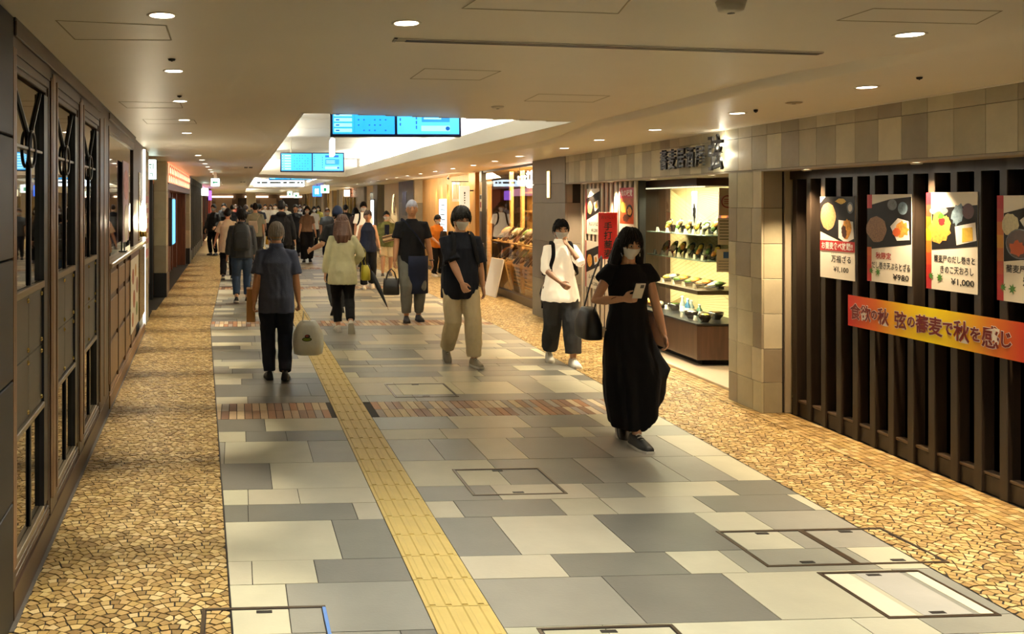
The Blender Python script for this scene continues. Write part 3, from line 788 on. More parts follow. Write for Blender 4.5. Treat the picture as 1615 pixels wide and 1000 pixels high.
P('jamb_gap', bx(-.07, .1, .09, .16, 0, 2.09), m_dark, wr)
# ---- stone pillar, faced with tiles
pil = ST('wall_right_pillar', bx(XF+.012, .3, .022, .545, 0, 2.085), m_grout, loc=(*RO, 0), rot=(0, 0, AR))
zs = [0, .262, .55, .85, 1.15, 1.45, 1.755, 2.085]
for r in range(7):
    cut = [.0, .15, .41, .56] if r % 2 else [.0, .13, .40, .56]
    if r == 4: cut = [.0, .17, .43, .56]
    for a, c in zip(cut[:-1], cut[1:]):
        b = MB(); b.col = tone(SC[(r*2+int(a*10)) % 5], .08); b.box(XF, XF+.02, .012+a+.0015 if a else .0, .012+c-.0015, zs[r]+.0015, zs[r+1]-.0015, .002); P('stone_tile', b, m_sty, pil)
    b = MB(); b.col = tone(SC[(r*3+1) % 5], .08); b.box(XF+.021, XF+.18, .0, .022, zs[r]+.0015, zs[r+1]-.0015, .002); P('stone_tile', b, m_sty, pil)
# ---- fascia band
fas = ST('wall_right_fascia', bx(XF+.012, .3, -6, 5.5, 2.085, 2.52), m_grout, loc=(*RO, 0), rot=(0, 0, AR))
y = -5.6; k = 0
while y < 5.45:
    wd = (.235, .255, .225, .245)[k % 4]; y1 = min(y+wd, 5.5)
    b = MB(); b.col = tone(SC[(0, 1, 3, 4, 2, 1)[k % 6]], .06); b.box(XF, XF+.02, y+.001, y1-.001, 2.088, 2.375, .0015); P('stone_tile', b, m_sty, fas)
    b = MB(); b.col = tone(SC[(3, 4, 1, 3, 0)[k % 5]], .06); b.box(XF, XF+.02, y+.001, y1-.001, 2.378, 2.52, .0015); P('stone_tile', b, m_sty, fas)
    y = y1; k += 1
P('soffit', bx(XF+.0, .3, -6, 5.5, 2.070, 2.0855), M('soffit_beige', '#9b8f7c', .5), fas)
P('top_trim', bx(XF-.012, XF, -6, 5.5, 2.47, 2.52), M('ceiling_paint'), fas)  # slim trim in ceiling paint along the fascia top
def soffit(y, x, lab, e=1.):
    p = rW(y, x, 2.069); o = T('soffit_spot', lab, 'spotlight', p, AR, 'spots under the stone fascia')
    b = MB().lathe([(.022, -.006), (.034, -.010), (.038, 0), (.022, -.002)], 16, cap=False); P('trim_ring', b, m_trim, o, True)
    b = MB().lathe([(.001, -.003), (.023, -.003)], 14, cap=False); P('lens', b, m_lens, o)
    l = bpy.data.lights.new('soffit_lamp', 'SPOT'); l.energy = E_SOFFIT*e*3; l.color = (1, .72, .42); l.spot_size = math.radians(96); l.spot_blend = .8; l.shadow_soft_size = .02
    lo = bpy.data.objects.new('soffit_lamp', l); C.objects.link(lo); lo.location = (p[0], p[1], p[2]-.03)
for (y, x, lab) in ((-.42, -.10, 'small spot under the stone fascia above the first food poster'), (-1.70, -.10, 'small spot under the fascia above the third food poster'), (-3.0, -.1, 'small spot under the fascia beyond the frame edge'), (1.15, -.12, 'small spot under the fascia above the near end of the display case'), (2.55, -.12, 'small spot under the fascia above the far end of the display case'), (3.9, -.12, 'small spot under the fascia before the striped wall'), (4.9, -.12, 'small spot under the fascia beside the grey stone pillar')):
    soffit(y, x, lab)
# ---- fascia lettering (free-standing black characters, the last one lit from behind)
sg = T('shop_lettering', 'black characters mounted on the stone fascia, last one larger and backlit', 'sign', rW(1.3, XF-.075, 2.27), 0, rot=FACE_R(AR))
m_let = M('letter_black', '#1a1714', .4)
def letters(body, x, size, w, y=0, t=.03):
    o = text(body, size, m_let, sg, (x, y), w=w, bold=.0025, z=.0, name='character', extrude=.012); return o
for i, ch in enumerate('蕎麦居酒屋'): letters(ch, -.50+.205*i, .22, .17, -.02)
letters('弦', .64, .36, .27, .0)
for i in range(5): P('spacer', MB().tube([(-.50+.205*i, -.02, -.063), (-.50+.205*i, -.02, 0)], .006, 6), m_black, sg)
P('spacer', MB().tube([(.64, 0, -.063), (.64, 0, 0)], .006, 6), m_black, sg)
for (dx, dz, e) in ((.58, .08, 1), (.72, -.03, 1.6), (.66, .12, 1), (.62, -.12, .8)):
    l = bpy.data.lights.new('sign_lamp', 'POINT'); l.energy = .5*e; l.color = (1, .92, .7); l.shadow_soft_size = .012
    lo = bpy.data.objects.new('sign_lamp', l); C.objects.link(lo); p = rW(1.3-dx, XF-.042, 2.27+dz); lo.location = p
# ---- posters on the slats
def poster(name, label, yc, zc, w, h, x=-.004, par_rot=None):
    t = T(name, label, 'poster', rW(yc, x, zc), 0, rot=FACE_R(AR))
    P('sheet', bx(-w/2, w/2, -h/2, h/2, -.003, 0), M('poster_white', '#f1ecdf', .35), t); return t
m_pred = M('print_red'); m_pink_ = M('print_black'); m_tray = M('print_tray', '#141213', .5, var=.3, scale=20, spec=.25); m_gray = M('print_grey', '#6c7278', .35, var=.5, scale=25)
m_nood = M('print_noodle', '#b98a5c', .45, var=.45, scale=70); m_tem = M('print_tempura', '#d99a3e', .45, var=.5, scale=40); m_dark_n = M('print_soba', '#8a674a', .45, var=.5, scale=80)
m_pl = M('print_plate', '#ece8e4', .35); m_yel = M('print_egg', '#e2bc4a', .4, var=.2, scale=30); m_leaf = M('print_leaf', '#3f7a24', .4, var=.2, scale=20); m_or = M('print_orange', '#cf5c1e', .4); m_broth = M('print_broth', '#4a2b1a', .3, var=.4, scale=50)
def pr(t, pts, z, m, name='printed_shape'):
    b = MB(); b.prism(pts, z-.0006, z); 
    if area(pts) < 0: b = MB(); b.prism(list(reversed(pts)), z-.0006, z)
    return P(name, b, m, t)
def pd(t, x, y, rx, ry, z, m, rot=0, jit=0, name='printed_shape', n=20):
    b = MB(); disc(b, x, y, rx, ry, z-.0006, z, n, rot, jit); return P(name, b, m, t)
def band(t, w, h, cols, x0, x1, yo=0):
    n = len(cols)
    for i, c_ in enumerate(cols): pr(t, [(x0, yo+h/2-h*i/n), (x0, yo+h/2-h*(i+1)/n), (x1, yo+h/2-h*(i+1)/n), (x1, yo+h/2-h*i/n)], .0010, M('band_'+c_, c_, .4), 'red_band')
def maple(t, x, y, s, rot=0):
    pts = []
    for i in range(14):
        a = PI/2+rot+2*PI*i/14; r = s*(1 if i % 2 == 0 else .42)
        if i == 7: r = s*.5
        pts.append((x+r*math.cos(a), y+r*math.sin(a)))
    pr(t, pts, .0022, m_leaf, 'maple_leaf')
# 1
t = poster('food_poster', 'white food poster with red band, first from the pillar, priced 1,100', -.67, 1.527,   .445, .645)
W, Hh = .445, .645
pr(t, [(-W/2, Hh/2), (-W/2, .045), (0.02, -.02), (W/2, -.035), (W/2, Hh/2)], .0006, m_tray)
pr(t, [(-W/2, Hh/2), (-W/2, Hh/2-.05), (-.15, Hh/2)], .0010, M('poster_white'))
pd(t, -.115, .165, .105, .115, .0012, m_tray); pd(t, -.115, .165, .10, .108, .0016, m_nood, 0, .04, 'printed_noodles')
pr(t, [(.02, .14), (.02, .0), (.11, -.035), (.21, .0), (.20, .13)], .0012, m_pl); pd(t, .12, .07, .055, .08, .0018, m_tem, -.3, .15); pd(t, .09, .05, .03, .05, .0022, m_broth, .2, .2)
pd(t, .165, .235, .04, .045, .0012, M('print_grey')); pd(t, .165, .235, .025, .03, .0016, m_pl); pd(t, .05, .285, .07, .02, .0012, m_yel, 0, .2)
pr(t, [(-W/2, -.025), (-W/2, -.105), (W/2, -.105), (W/2, -.025)], .0022, m_pred, 'red_band')
text('お蕎麦食べ放題!!', .06, m_pl, t, (0, -.065), w=.40, bold=.0012, z=.003)
text('万福ざる', .06, m_ink, t, (.05, -.165), w=.25, bold=.0008, z=.001); text('まん ぷく', .012, m_ink, t, (-.03, -.125), w=.09, z=.001)
text('¥1,100', .055, m_ink, t, (.05, -.25), w=.19, bold=.0008, z=.001)
# 2
t = poster('food_poster', 'white food poster with brown soba, second from the pillar, priced 980', -1.275, 1.542, .475, .638)
W, Hh = .475, .64
band(t, W, .10, ['#b01820'], -W/2, -W/2+.055, .269)
pr(t, [(-W/2, .235), (.02, .285), (W/2, .30), (W/2, -.03), (-W/2, -.085)], .0006, m_tray)
pd(t, -.135, .065, .115, .10, .0012, m_tray); pd(t, -.13, .065, .11, .095, .0016, m_dark_n, 0, .05, 'printed_noodles')
pr(t, [(.02, .09), (.10, .15), (.21, .13), (.22, .0), (.09, -.01)], .0012, m_pl); pd(t, .14, .07, .07, .055, .0018, m_tem, .3, .22); pd(t, .09, .05, .04, .03, .0022, m_or, .2, .2)
pd(t, .04, .245, .05, .04, .0012, M('print_grey')); pd(t, .15, .22, .05, .045, .0012, M('print_blue', '#7f98ac', .2, var=.5, scale=30))
band(t, W, .25, ['#c05a20', '#b84820', '#ac3020', '#a82020'], -W/2, -W/2+.05, -.193)
text('秋限定', .05, m_pred, t, (-.055, -.125), w=.17, bold=.001, z=.001)
text('だし巻き天ぷらとざる', .055, m_ink, t, (.02, -.195), w=.41, bold=.0009, z=.001); text('¥980', .055, m_ink, t, (.13, -.268), w=.165, bold=.001, z=.001)
maple(t, -.19, -.24, .028, .3); maple(t, -.115, -.245, .032, -.2)
# 3
t = poster('food_poster', 'white food poster with yellow egg square, third from the pillar, priced 1,000', -1.885, 1.547, .455, .645)
W, Hh = .455, .645
band(t, W, Hh, ['#c01a24', '#c8402a', '#d8701e', '#d8a020', '#c87020', '#c04a20', '#b82c20', '#b01a20'], -W/2, -W/2+.05)
pr(t, [(-.175, .225), (.0, .27), (W/2, .285), (W/2, -.02), (-.175, -.06)], .0008, m_tray)
pr(t, [(-W/2+.05, Hh/2), (-W/2+.05, .215), (W/2, .24), (W/2, Hh/2)], .0012, M('poster_white'))
pd(t, -.11, .2, .085, .03, .0016, M('print_grey')); pd(t, -.10, .09, .095, .10, .0016, m_tem, 0, .18, 'printed_noodles'); pd(t, -.08, .13, .03, .025, .002, m_pred, 0, .2); pd(t, -.04, .12, .035, .05, .0018, m_yel, 0, .2); pd(t, -.09, .165, .03, .02, .0022, m_leaf, 0, .3)
pr(t, [(.035, .10), (.05, -.02), (.22, .015), (.21, .13)], .0014, m_pl); pr(t, [(.10, .09), (.10, .0), (.19, .015), (.185, .10)], .002, m_yel)
pd(t, .06, .18, .045, .075, .0016, M('print_blue'), -.4, .2); pd(t, .15, .2, .05, .05, .0016, M('print_plum', '#4a2228', .4, var=.3, scale=20))
text('蕎麦屋のだし巻きと', .05, m_ink, t, (.025, -.115), w=.36, bold=.0009, z=.001); text('きのこ天おろし', .055, m_ink, t, (.05, -.185), w=.29, bold=.0009, z=.001)
text('¥1,000', .055, m_ink, t, (.1, -.26), w=.2, bold=.001, z=.001)
maple(t, -.18, -.235, .027, .3); maple(t, -.10, -.24, .032, -.2)
# 4
t = poster('food_poster', 'white food poster with bowl of dark broth, fourth from the pillar', -2.50, 1.527, .465, .635)
W, Hh = .465, .635
band(t, W, Hh, ['#b81822', '#b83a26', '#c06a20', '#c89022', '#c06a20', '#b84820', '#b02c20', '#a81a20'], -W/2, -W/2+.05)
pr(t, [(-.18, .21), (.0, .25), (W/2, .27), (W/2, -.03), (-.18, -.08)], .0008, m_tray)
pd(t, -.13, .14, .06, .07, .0014, M('print_rice', '#d5cfae', .4, var=.2, scale=60), 0, .1); pr(t, [(-.06, .17), (.04, .24), (.22, .25), (.22, .08), (.0, .09)], .0014, m_pl); pd(t, .1, .17, .08, .06, .0018, m_tem, .2, .2)
pd(t, -.06, .03, .105, .09, .0020, m_gray); pd(t, -.06, .03, .097, .083, .0024, m_broth, 0, .03); pd(t, -.08, .0, .06, .045, .0028, m_or, .3, .25, 'printed_noodles'); pd(t, .1, .03, .04, .03, .0020, m_yel, 0, .2)
text('蕎麦屋の肉', .05, m_ink, t, (-.04, -.12), w=.25, bold=.0009, z=.001); text('天ぷら', .055, m_ink, t, (.06, -.19), w=.2, bold=.0009, z=.001)
maple(t, -.185, -.235, .027, .3); maple(t, -.115, -.24, .032, -.2)
# ---- long autumn banner
t = T('autumn_banner', 'long red to yellow banner with dark red characters across the slats', 'banner', rW(-.82, -.012, .98), 0, rot=FACE_R(AR))
Lb = 2.34; cols = ['#a01c1e', '#ab3a20', '#bb6a22', '#c99a22', '#dcc41c', '#e2d016', '#d9bc1c', '#cb9428', '#bd6a26', '#b04420', '#a4241c', '#9c1a1c', '#9c1a1c']
mgr = bpy.data.materials.new('banner_print'); mgr.use_nodes = True; nt = mgr.node_tree
tc = nt.nodes.new('ShaderNodeTexCoord'); sp = nt.nodes.new('ShaderNodeSeparateXYZ'); dv = nt.nodes.new('ShaderNodeMath'); dv.operation = 'DIVIDE'; dv.inputs[1].default_value = Lb
rp = nt.nodes.new('ShaderNodeValToRGB'); nt.links.new(tc.outputs['Object'], sp.inputs[0]); nt.links.new(sp.outputs[0], dv.inputs[0]); nt.links.new(dv.outputs[0], rp.inputs[0])
for i, (p, c_) in enumerate(((0., '#c01820'), (.14, '#d06418'), (.28, '#f4cc10'), (.38, '#fae60a'), (.48, '#f0cc18'), (.60, '#d87c20'), (.70, '#c43c1c'), (.80, '#b0141e'))):
    e = rp.color_ramp.elements[i] if i < 2 else rp.color_ramp.elements.new(p)
    e.position = p; e.color = (*lin(c_), 1)
nt.links.new(rp.outputs[0], nt.nodes['Principled BSDF'].inputs['Base Color']); nt.nodes['Principled BSDF'].inputs['Roughness'].default_value = .4
P('sheet', bx(0, Lb, -.117, .117, -.002, 0), mgr, t)
m_dred = M('print_darkred', '#6a0f14', .4)
x = .03
for ch, s in (('食', .125), ('欲', .12), ('の', .08), ('秋', .125), (' ', .06), ('弦', .13), ('の', .09), ('蕎', .13), ('麦', .13), ('で', .10), ('秋', .14), ('を', .10), ('感', .145), ('じ', .11)):
    if ch != ' ':
        text(ch, s, m_pl, t, (x+s*.5, -.002), bold=.006, z=.0010, name='character_outline'); text(ch, s, m_dred, t, (x+s*.5, -.002), bold=.0028, z=.0024, name='character')
    x += s*.98
# ---- recess with striped wall and display case
m_w2 = M('stripe_white', '#d8d0c0', .5); m_stb = M('stripe_back', '#14110f', .6)
sw = ST('wall_right_striped', bx(-.0, .08, 3.27, 5.52, 0, 2.07), m_stb, loc=(*RO, 0), rot=(0, 0, AR))
k = 0; y = 3.30
while y < 5.45: P('slat', bx(-.025, .0, y, y+.075, .14, 2.07, .003), m_w2, sw); y += .165
P('base_board', bx(-.03, 0, 3.27, 5.52, 0, .14), m_black, sw)
P('corner_post', bx(-.12, .1, 5.52, 5.62, 0, 2.07), M('bronze_post', '#5a4a3a', .4, metal=.5), sw)
P('niche_wall', bx(.9, .95, .5, 5.6, 0, 2.1), M('cream_wall', '#d9c79a', .6), wr)
P('niche_floor', bx(-.06, .9, .54, 3.6, -.02, .028, .006), M('pale_marble', '#d8cdb8', .3, var=.06, scale=3), wr)
for (yc, zc, w, h, lab) in ((4.84, 1.68, .56, .63, 'small food poster on the striped wall, upper one by the corner post'), (4.85, .945, .56, .65, 'small food poster on the striped wall, lower one by the corner post'), (3.60, 1.66, .46, .66, 'orange food poster on the striped wall beside the display case')):
    t = poster('menu_poster', lab, yc, zc, w, h, -.028)
    if 'orange' in lab:
        pr(t, [(-w/2, h/2), (-w/2, -.12), (w/2, -.12), (w/2, h/2)], .0008, M('print_dkorange', '#a8481e', .4, var=.5, scale=14)); pr(t, [(-w/2, h/2), (-w/2, h/2-.13), (w/2, h/2-.13), (w/2, h/2)], .0014, M('print_magenta', '#b01e3a', .4)); text('秋の味覚', .09, m_pl, t, (0, h/2-.065), w=.38, bold=.002, z=.003)
        pd(t, -.1, .08, .09, .07, .0018, m_yel, 0, .15); pd(t, .1, .04, .1, .08, .0018, m_tray); pd(t, .1, .04, .07, .05, .0024, m_tem, 0, .2); pd(t, -.02, -.05, .1, .05, .0018, m_broth, 0, .2)
        text('いろり', .07, m_ink, t, (.03, -.18), w=.3, bold=.001, z=.001)
    else:
        band(t, w, h, ['#b01820']*2, -w/2, -w/2+.04)
        pr(t, [(-w/2+.04, .18), (w/2, .28), (w/2, -.0), (-w/2+.04, -.12)], .0010, m_tray); pd(t, -.1, .05, .1, .09, .0016, m_nood if zc > 1 else m_tem, 0, .1); pr(t, [(.06, .12), (.1, .0), (.24, .05), (.22, .16)], .0016, m_pl); pd(t, .15, .08, .05, .04, .002, m_tem, 0, .2)
        text('天ぷらそば' if zc > 1 else 'ふるさと', .06, m_ink, t, (.03, -.17), w=.36, bold=.001, z=.001); text('¥1,200', .06, m_ink, t, (.08, -.26), w=.25, bold=.001, z=.001)
t = T('red_banner_sign', 'red vertical sign with black characters projecting from the striped wall', 'sign', (4.00, 11.6, 1.385), 0, rot=FACE_CAM)
P('board', bx(-.12, .12, -.295, .295, -.012, 0, .003), M('sign_red', '#c4171a', .45), t)
for i, ch in enumerate('手打蕎麦'): text(ch, .11, m_ink, t, (0, .12-.115*i), bold=.002, z=.001, name='character')
text('おいしい', .05, m_ink, t, (0, .235), w=.17, z=.001)
P('bracket', bx(.1, .19, -.10, -.08, -.03, -.012), m_black, t); P('bracket', bx(.1, .19, -.22, -.2, -.03, -.012), m_black, t)
# display case: floating dark base, glass box with shelves
dc = T('display_case', 'tall glass food display case on a dark floating wooden base', 'display case', rW(2.08, .16, 0), AR)
LY = 3.25; DX = .62
m_dw = wood('case_wood', '#4a342a', .35, 2, .7)
P('base', bx(0, DX, 0, LY, .095, .47, .006), m_dw, dc); P('counter', bx(-.01, DX, -.01, LY, .47, .49, .004), m_black, dc)
P('foot', bx(.1, DX, .1, LY-.1, .028, .095), m_dark, dc); P('header', bx(-.01, DX, -.01, LY, 1.985, 2.07, .004), wood('header_wood', '#3a2a22', .4, 1, .7), dc)
m_cg = glass('case_glass', '#f4f8f2', 1.35)
for (y0, y1) in ((.0, .28), (.283, .66), (.663, 1.04), (1.043, 1.42), (1.423, 1.95), (1.953, 3.25)): P('pane', bx(0, .006, y0, y1, .49, 1.985), m_cg, dc)
P('pane', bx(.007, DX, 0, .006, .49, 1.985), m_cg, dc)
m_lat = M('lattice_cream', '#e4cf98', .6)
P('back_panel', bx(DX-.02, DX, 0.006, 2.07, .49, 1.985), m_lat, dc); P('back_panel', bx(DX-.03, DX, 2.07, LY, .49, 1.985), wood('case_back_wood', '#5a3f30', .4, 2, .7), dc)
b = MB()
for k in range(60):
    z0 = .52+.05*(k % 30); y0 = .02+.0*k; s = 1 if k < 30 else -1
    y1, y2 = (.02, 2.05)
    zz0 = z0; zz1 = z0+s*.7
    for kk in range(1): b.tube([(DX-.021, y1, max(.5, min(1.97, zz0))), (DX-.021, y2, max(.5, min(1.97, zz1)))], .0018, 4)
P('lattice', b, M('lattice_line', '#b89a60', .5), dc, kind='stuff')
m_shg = M('shelf_glass', '#8fa39a', .15, spec=.6); m_shw = M('shelf_wood', '#54422f', .4)
SH = [(1.435, 0), (1.155, 0), (.80, 1)]
for z, k in SH:
    P('shelf', bx(.10 if not k else .02, DX-.025, .03, 1.6, z, z+(.012 if not k else .045), .002), m_shg if not k else m_shw, dc)
for z in (1.97,):
    P('end_panel', bx(.01, DX-.03, LY-.03, LY, .49, 1.96), m_lat, dc); P('lamp_strip', bx(.08, .11, .05, 2.0, 1.972, 1.983), M('case_lamp', '#fff3d8', .4, emit=1.2, ecol='#ffeec8'), dc)
for k in range(3):
    l = bpy.data.lights.new('case_lamp', 'AREA'); l.shape = 'RECTANGLE'; l.size = .05; l.size_y = 1.9; l.energy = (34, 14, 16)[k]; l.color = (1, .88, .62)
    o = bpy.data.objects.new('case_lamp', l); C.objects.link(o); o.location = rW(2.08+1.05, .16+(.11, .16, .09)[k], (1.95, 1.14, .78)[k]); o.rotation_euler = (0, math.radians(-18), AR)
m_plt = M('dark_plate', '#221a16', .25, coat=.5); m_food = [M('sample_a', '#d8b23c', .5, var=.25, scale=40), M('sample_b', '#c8c0a0', .5, var=.2, scale=60), M('sample_c', '#8a6a3a', .5, var=.3, scale=50), M('sample_d', '#5c7a2c', .5, var=.3, scale=40), M('sample_e', '#d88a3a', .5, var=.3, scale=40), M('sample_f', '#e4dcc0', .5)]
m_card = M('price_card', '#efe9da', .5)
DISHK = [('with tempura and greens', (0, 3, 4)), ('with pale noodles', (1, 5, 3)), ('with yellow egg', (0, 5, 2)), ('with dark soba and prawn', (2, 4, 0)), ('with rice and pickles', (5, 3, 2)), ('with fried cutlet', (4, 0, 3)), ('with mushrooms', (2, 3, 1))]
def card(parent_pt, y, x, z, lab, grp):
    p = rW(2.08+y, .16+x, z); o = T('price_card', lab, 'card', p, AR, grp)
    b = MB(); b.prism([(0, 0), (.03, 0), (.012, .055), (.009, .055)], -.027, .027, axis=1); P('card_face', b, m_card, o)
    P('printed_line', bx(.0035, .0045, -.018, .018, .012, .018), m_ink, o)
def dish(y, x, z, tilt, label, kinds, r=.085, grp=None, flat=False):
    p = rW(2.08+y, .16+x, z+.002); o = T('sample_dish', label, 'food sample', p, AR, grp)
    rot = Matrix.Rotation(-math.radians(tilt), 4, 'Y'); up = r*math.sin(math.radians(tilt))+.003
    M4 = Matrix.Translation((0, 0, up+.004)) @ rot
    b = MB(); b.lathe([(.002, 0), (r*.6, .0), (r, .016), (r*.97, .02), (r*.6, .008), (.002, .006)], 18, mx=M4 @ Matrix.Diagonal((1, 1.0, 1, 1))); P('plate', b, m_plt, o, True)
    for i, k in enumerate(kinds):
        b = MB(); a = i*2.2+y*7; c_ = M4 @ Vector((r*.36*math.cos(a), r*.36*math.sin(a), .02)); b.sph(c_, (r*.42, r*.40, r*.24), 9, 6, mx=rot.to_3x3().to_4x4(), deform=lambda p: p*(1+.25*math.sin(7*p.x+3)*math.cos(9*p.y))); P('food', b, m_food[k], o, True)
    b = MB(); b.box(r*.2, r*.75, -.02, .02, .001, up*1.1); P('prop', b, m_black, o)
row = 0
for z, ys, lab in ((1.447, (.16, .36, .57, .80, 1.06, 1.34), 'top shelf'), (1.167, (.14, .33, .53, .75, .98, 1.2, 1.42), 'second shelf')):
    for i, y in enumerate(ys):
        kd = DISHK[(i+row*3) % 7]
        dish(y, .28, z, 62, 'tilted plate %s, %s of case, %s from near end' % (kd[0], lab, ('first', 'second', 'third', 'fourth', 'fifth', 'sixth', 'seventh')[i]), kd[1], .082 if row == 0 else .09, 'tilted sample plates in the display case')
        card(None, y+.06, .14, z, 'small white price card, %s of the case, %s from the near end' % (lab, ORD[i]), 'price cards on the %s' % lab)
    row += 1
for i, y in enumerate((.15, .43, .71, 1.0, 1.3)):
    kd = DISHK[(i*2+1) % 7]
    dish(y, .27, .846, 14, 'low tray %s, wooden case shelf, %s from the near end' % (kd[0], ('first', 'second', 'third', 'fourth', 'fifth')[i]), kd[1]+(kd[1][0],), .115, 'trays on the wooden shelf')
    card(None, y+.1, .07, .846, 'small white price card, wooden case shelf, %s from the near end' % ORD[i], 'price cards on the wooden shelf')
for i, (y, x, r) in enumerate(((.16, .16, .075), (.45, .14, .075), (.36, .38, .08), (1.25, .3, .08))):
    o = T('soba_bowl', 'dark round bowl on the bottom deck of the case, %s' % ('nearest the corner', 'second from the corner', 'behind the two front ones', 'at the far end')[i], 'bowl', rW(2.08+y, .16+x, .491), AR, 'bowls on the bottom deck')
    b = MB(); b.lathe([(r*.5, 0), (r*.55, .01), (r*.95, .05), (r*1.02, .085), (r*.95, .085), (r*.8, .05), (.002, .03)], 18); P('bowl_body', b, m_plt, o, True)
    b = MB(); b.sph((0, 0, .062), (r*.8, r*.8, .03), 10, 6); P('food', b, m_food[i], o, True)
    card(None, y+.11, x-.07, .491, 'small white price card on the bottom deck before the bowl %s' % ('nearest the corner', 'second from the corner', 'behind the two front ones', 'at the far end')[i], 'price cards on the bottom deck')
m_btl = [M('bottle_blue', '#3a78a8', .08, trans=.5), M('bottle_clear', '#b8cfc8', .06, trans=.6), M('bottle_green', '#6a9a80', .08, trans=.5)]
for i, (y, x, k, h) in enumerate(((.72, .22, 0, .20), (.80, .30, 1, .17), (.64, .32, 2, .14), (.90, .24, 1, .21))):
    o = T('bottle', 'drink bottle on the bottom deck of the case, %s' % ('blue one', 'squat clear one behind', 'short green one', 'tall clear one at the left')[i], 'bottle', rW(2.08+y, .16+x, .491), AR, 'bottles on the bottom deck')
    b = MB(); b.lathe([(.03, 0), (.033, .01), (.033, h*.55), (.014, h*.75), (.013, h*.92)], 14); P('bottle_body', b, m_btl[k], o, True)
    b = MB(); b.lathe([(.016, h*.92), (.016, h), (.002, h)], 12); P('cap', b, m_white, o, True); b = MB(); b.lathe([(.0335, h*.15), (.0335, h*.45)], 14, cap=False); P('label_band', b, m_card, o, True)
o = T('sample_tray', 'long tray of sandwiches and cake at the far end of the bottom deck', 'food sample', rW(2.08+1.62, .16+.12, .491), AR)
P('tray', bx(0, .2, -.12, .22, 0, .02, .004), m_plt, o)
for k in range(4): P('food', MB().sph((.1, -.06+.08*k, .05), (.07, .03, .04), 10, 6, deform=lambda p: p*(1+.15*math.sin(9*p.x))), m_food[(5, 0, 4, 2)[k]], o, True)
# sheets stuck on the near end pane and inside
def endsheet(label, px0, px1, py0, py1, paint):
    Y = rW(2.08, .16)[1]-.004; x0, x1 = (px0-CX)/F*Y, (px1-CX)/F*Y; z1, z0 = H-(py0-CY)/F*Y, H-(py1-CY)/F*Y
    t = T('notice', label, 'poster', ((x0+x1)/2, Y-.003, (z0+z1)/2), 0, rot=FACE_CAM); w, h = x1-x0, z1-z0
    P('sheet', bx(-w/2, w/2, -h/2, h/2, -.003, 0), M('notice_kraft', '#b5a288', .5) if paint == 'emblem' else M('notice_grey', '#c4bba8', .5), t); return t, w, h
t, w, h = endsheet('brownish sheet with a round dark red emblem on the case end', 1134, 1160, 296, 340, 'emblem')
b = MB(); n = 24; b.tube([(.062*math.cos(2*PI*i/n), .062*math.sin(2*PI*i/n), .0) for i in range(n+1)], .007, 6, cap=False); P('emblem_ring', b, M('emblem_red', '#7a1f2c', .5), t)
for k in range(3): P('printed_line', bx(-.035, .035, .02-.022*k, .028-.022*k, 0, .001), M('emblem_red'), t)
t, w, h = endsheet('grey notice with lines of small print below the emblem sheet', 1132, 1160, 344, 386, 'x')
for k in range(7): P('printed_line', bx(-w*.4, w*(.1+.25*((k*7) % 3)/2), h*.38-k*.033, h*.38-k*.033+.008, 0, .001), m_ink, t)
t, w, h = endsheet('pale notice with a blue box on the end of the case', 1130, 1160, 393, 429, 'y')
P('blue_box', bx(-.03, w*.5, h*.1, h*.38, 0, .001), M('print_navy', '#24508c', .5), t)
for k in range(4): P('printed_line', bx(-w*.4, w*.4, -.01-k*.03, -.003-k*.03, 0, .001), M('print_grey'), t)
t = T('hanging_menu', 'narrow white menu strip with black figure hanging inside the case', 'poster', rW(2.08+.42, .16+.16, 1.73), 0, rot=FACE_R(AR))
P('sheet', bx(-.06, .06, -.18, .2, -.002, 0), M('poster_white'), t); pd(t, 0, -.03, .035, .11, .001, m_tray, 0, .3); pd(t, 0, .13, .045, .03, .001, m_gray, 0, .3)
P('thread', MB().tube([(0, .2, -.001), (0, .24, -.001)], .002, 5), m_black, t)
t = T('photo_poster', 'dark red food photograph hanging on the back of the case', 'poster', rW(2.08+.62, .16+DX-.032, 1.73), 0, rot=FACE_R(AR))
P('sheet', bx(-.12, .12, -.2, .2, -.002, 0), M('print_plum'), t); pd(t, .03, -.05, .07, .09, .001, m_or, 0, .3); pd(t, -.05, .08, .05, .06, .001, m_pred, 0, .3)
t = T('photo_poster', 'orange food photograph on the back of the case near its end', 'poster', rW(2.08+.14, .16+DX-.032, 1.74), 0, rot=FACE_R(AR))
P('sheet', bx(-.13, .11, -.2, .22, -.002, 0), M('print_dkorange'), t); pd(t, -.02, .0, .07, .13, .001, m_nood, 0, .1); pd(t, .05, -.12, .05, .05, .001, m_tray, 0, .1)
# ---- grey stone pillar with wall lamp
gp = ST('wall_right_grey_pillar', bx(XF+.01, .5, 5.36, 7.0, 0, 2.48), m_grout, loc=(*RO, 0), rot=(0, 0, AR))
m_gst = M('grey_stone', attr=True, rough=.5, var=.1, scale=3, bump=.05, bscale=30)
GC = [lin(x) for x in ('#7d766b', '#736c62', '#857d71')]
zs = [0, .62, 1.21, 1.80, 2.09, 2.478]
for a, c in zip(zs[:-1], zs[1:]):
    b = MB(); b.col = tone(random.choice(GC)); b.box(XF-.01, XF+.02, 5.33, 7.02, a+.002, c-.002, .003); P('stone', b, m_gst, gp)
    b = MB(); b.col = tone(random.choice(GC)); b.box(XF+.02, .0 if c < 2.05 else XF+.1, 5.33, 5.36, a+.002, c-.002, .003); P('stone', b, m_gst, gp)
t = T('wall_lamp', 'slim vertical glowing lamp set in the grey stone pillar', 'wall lamp', rW(6.1, XF-.011, 1.86), AR)
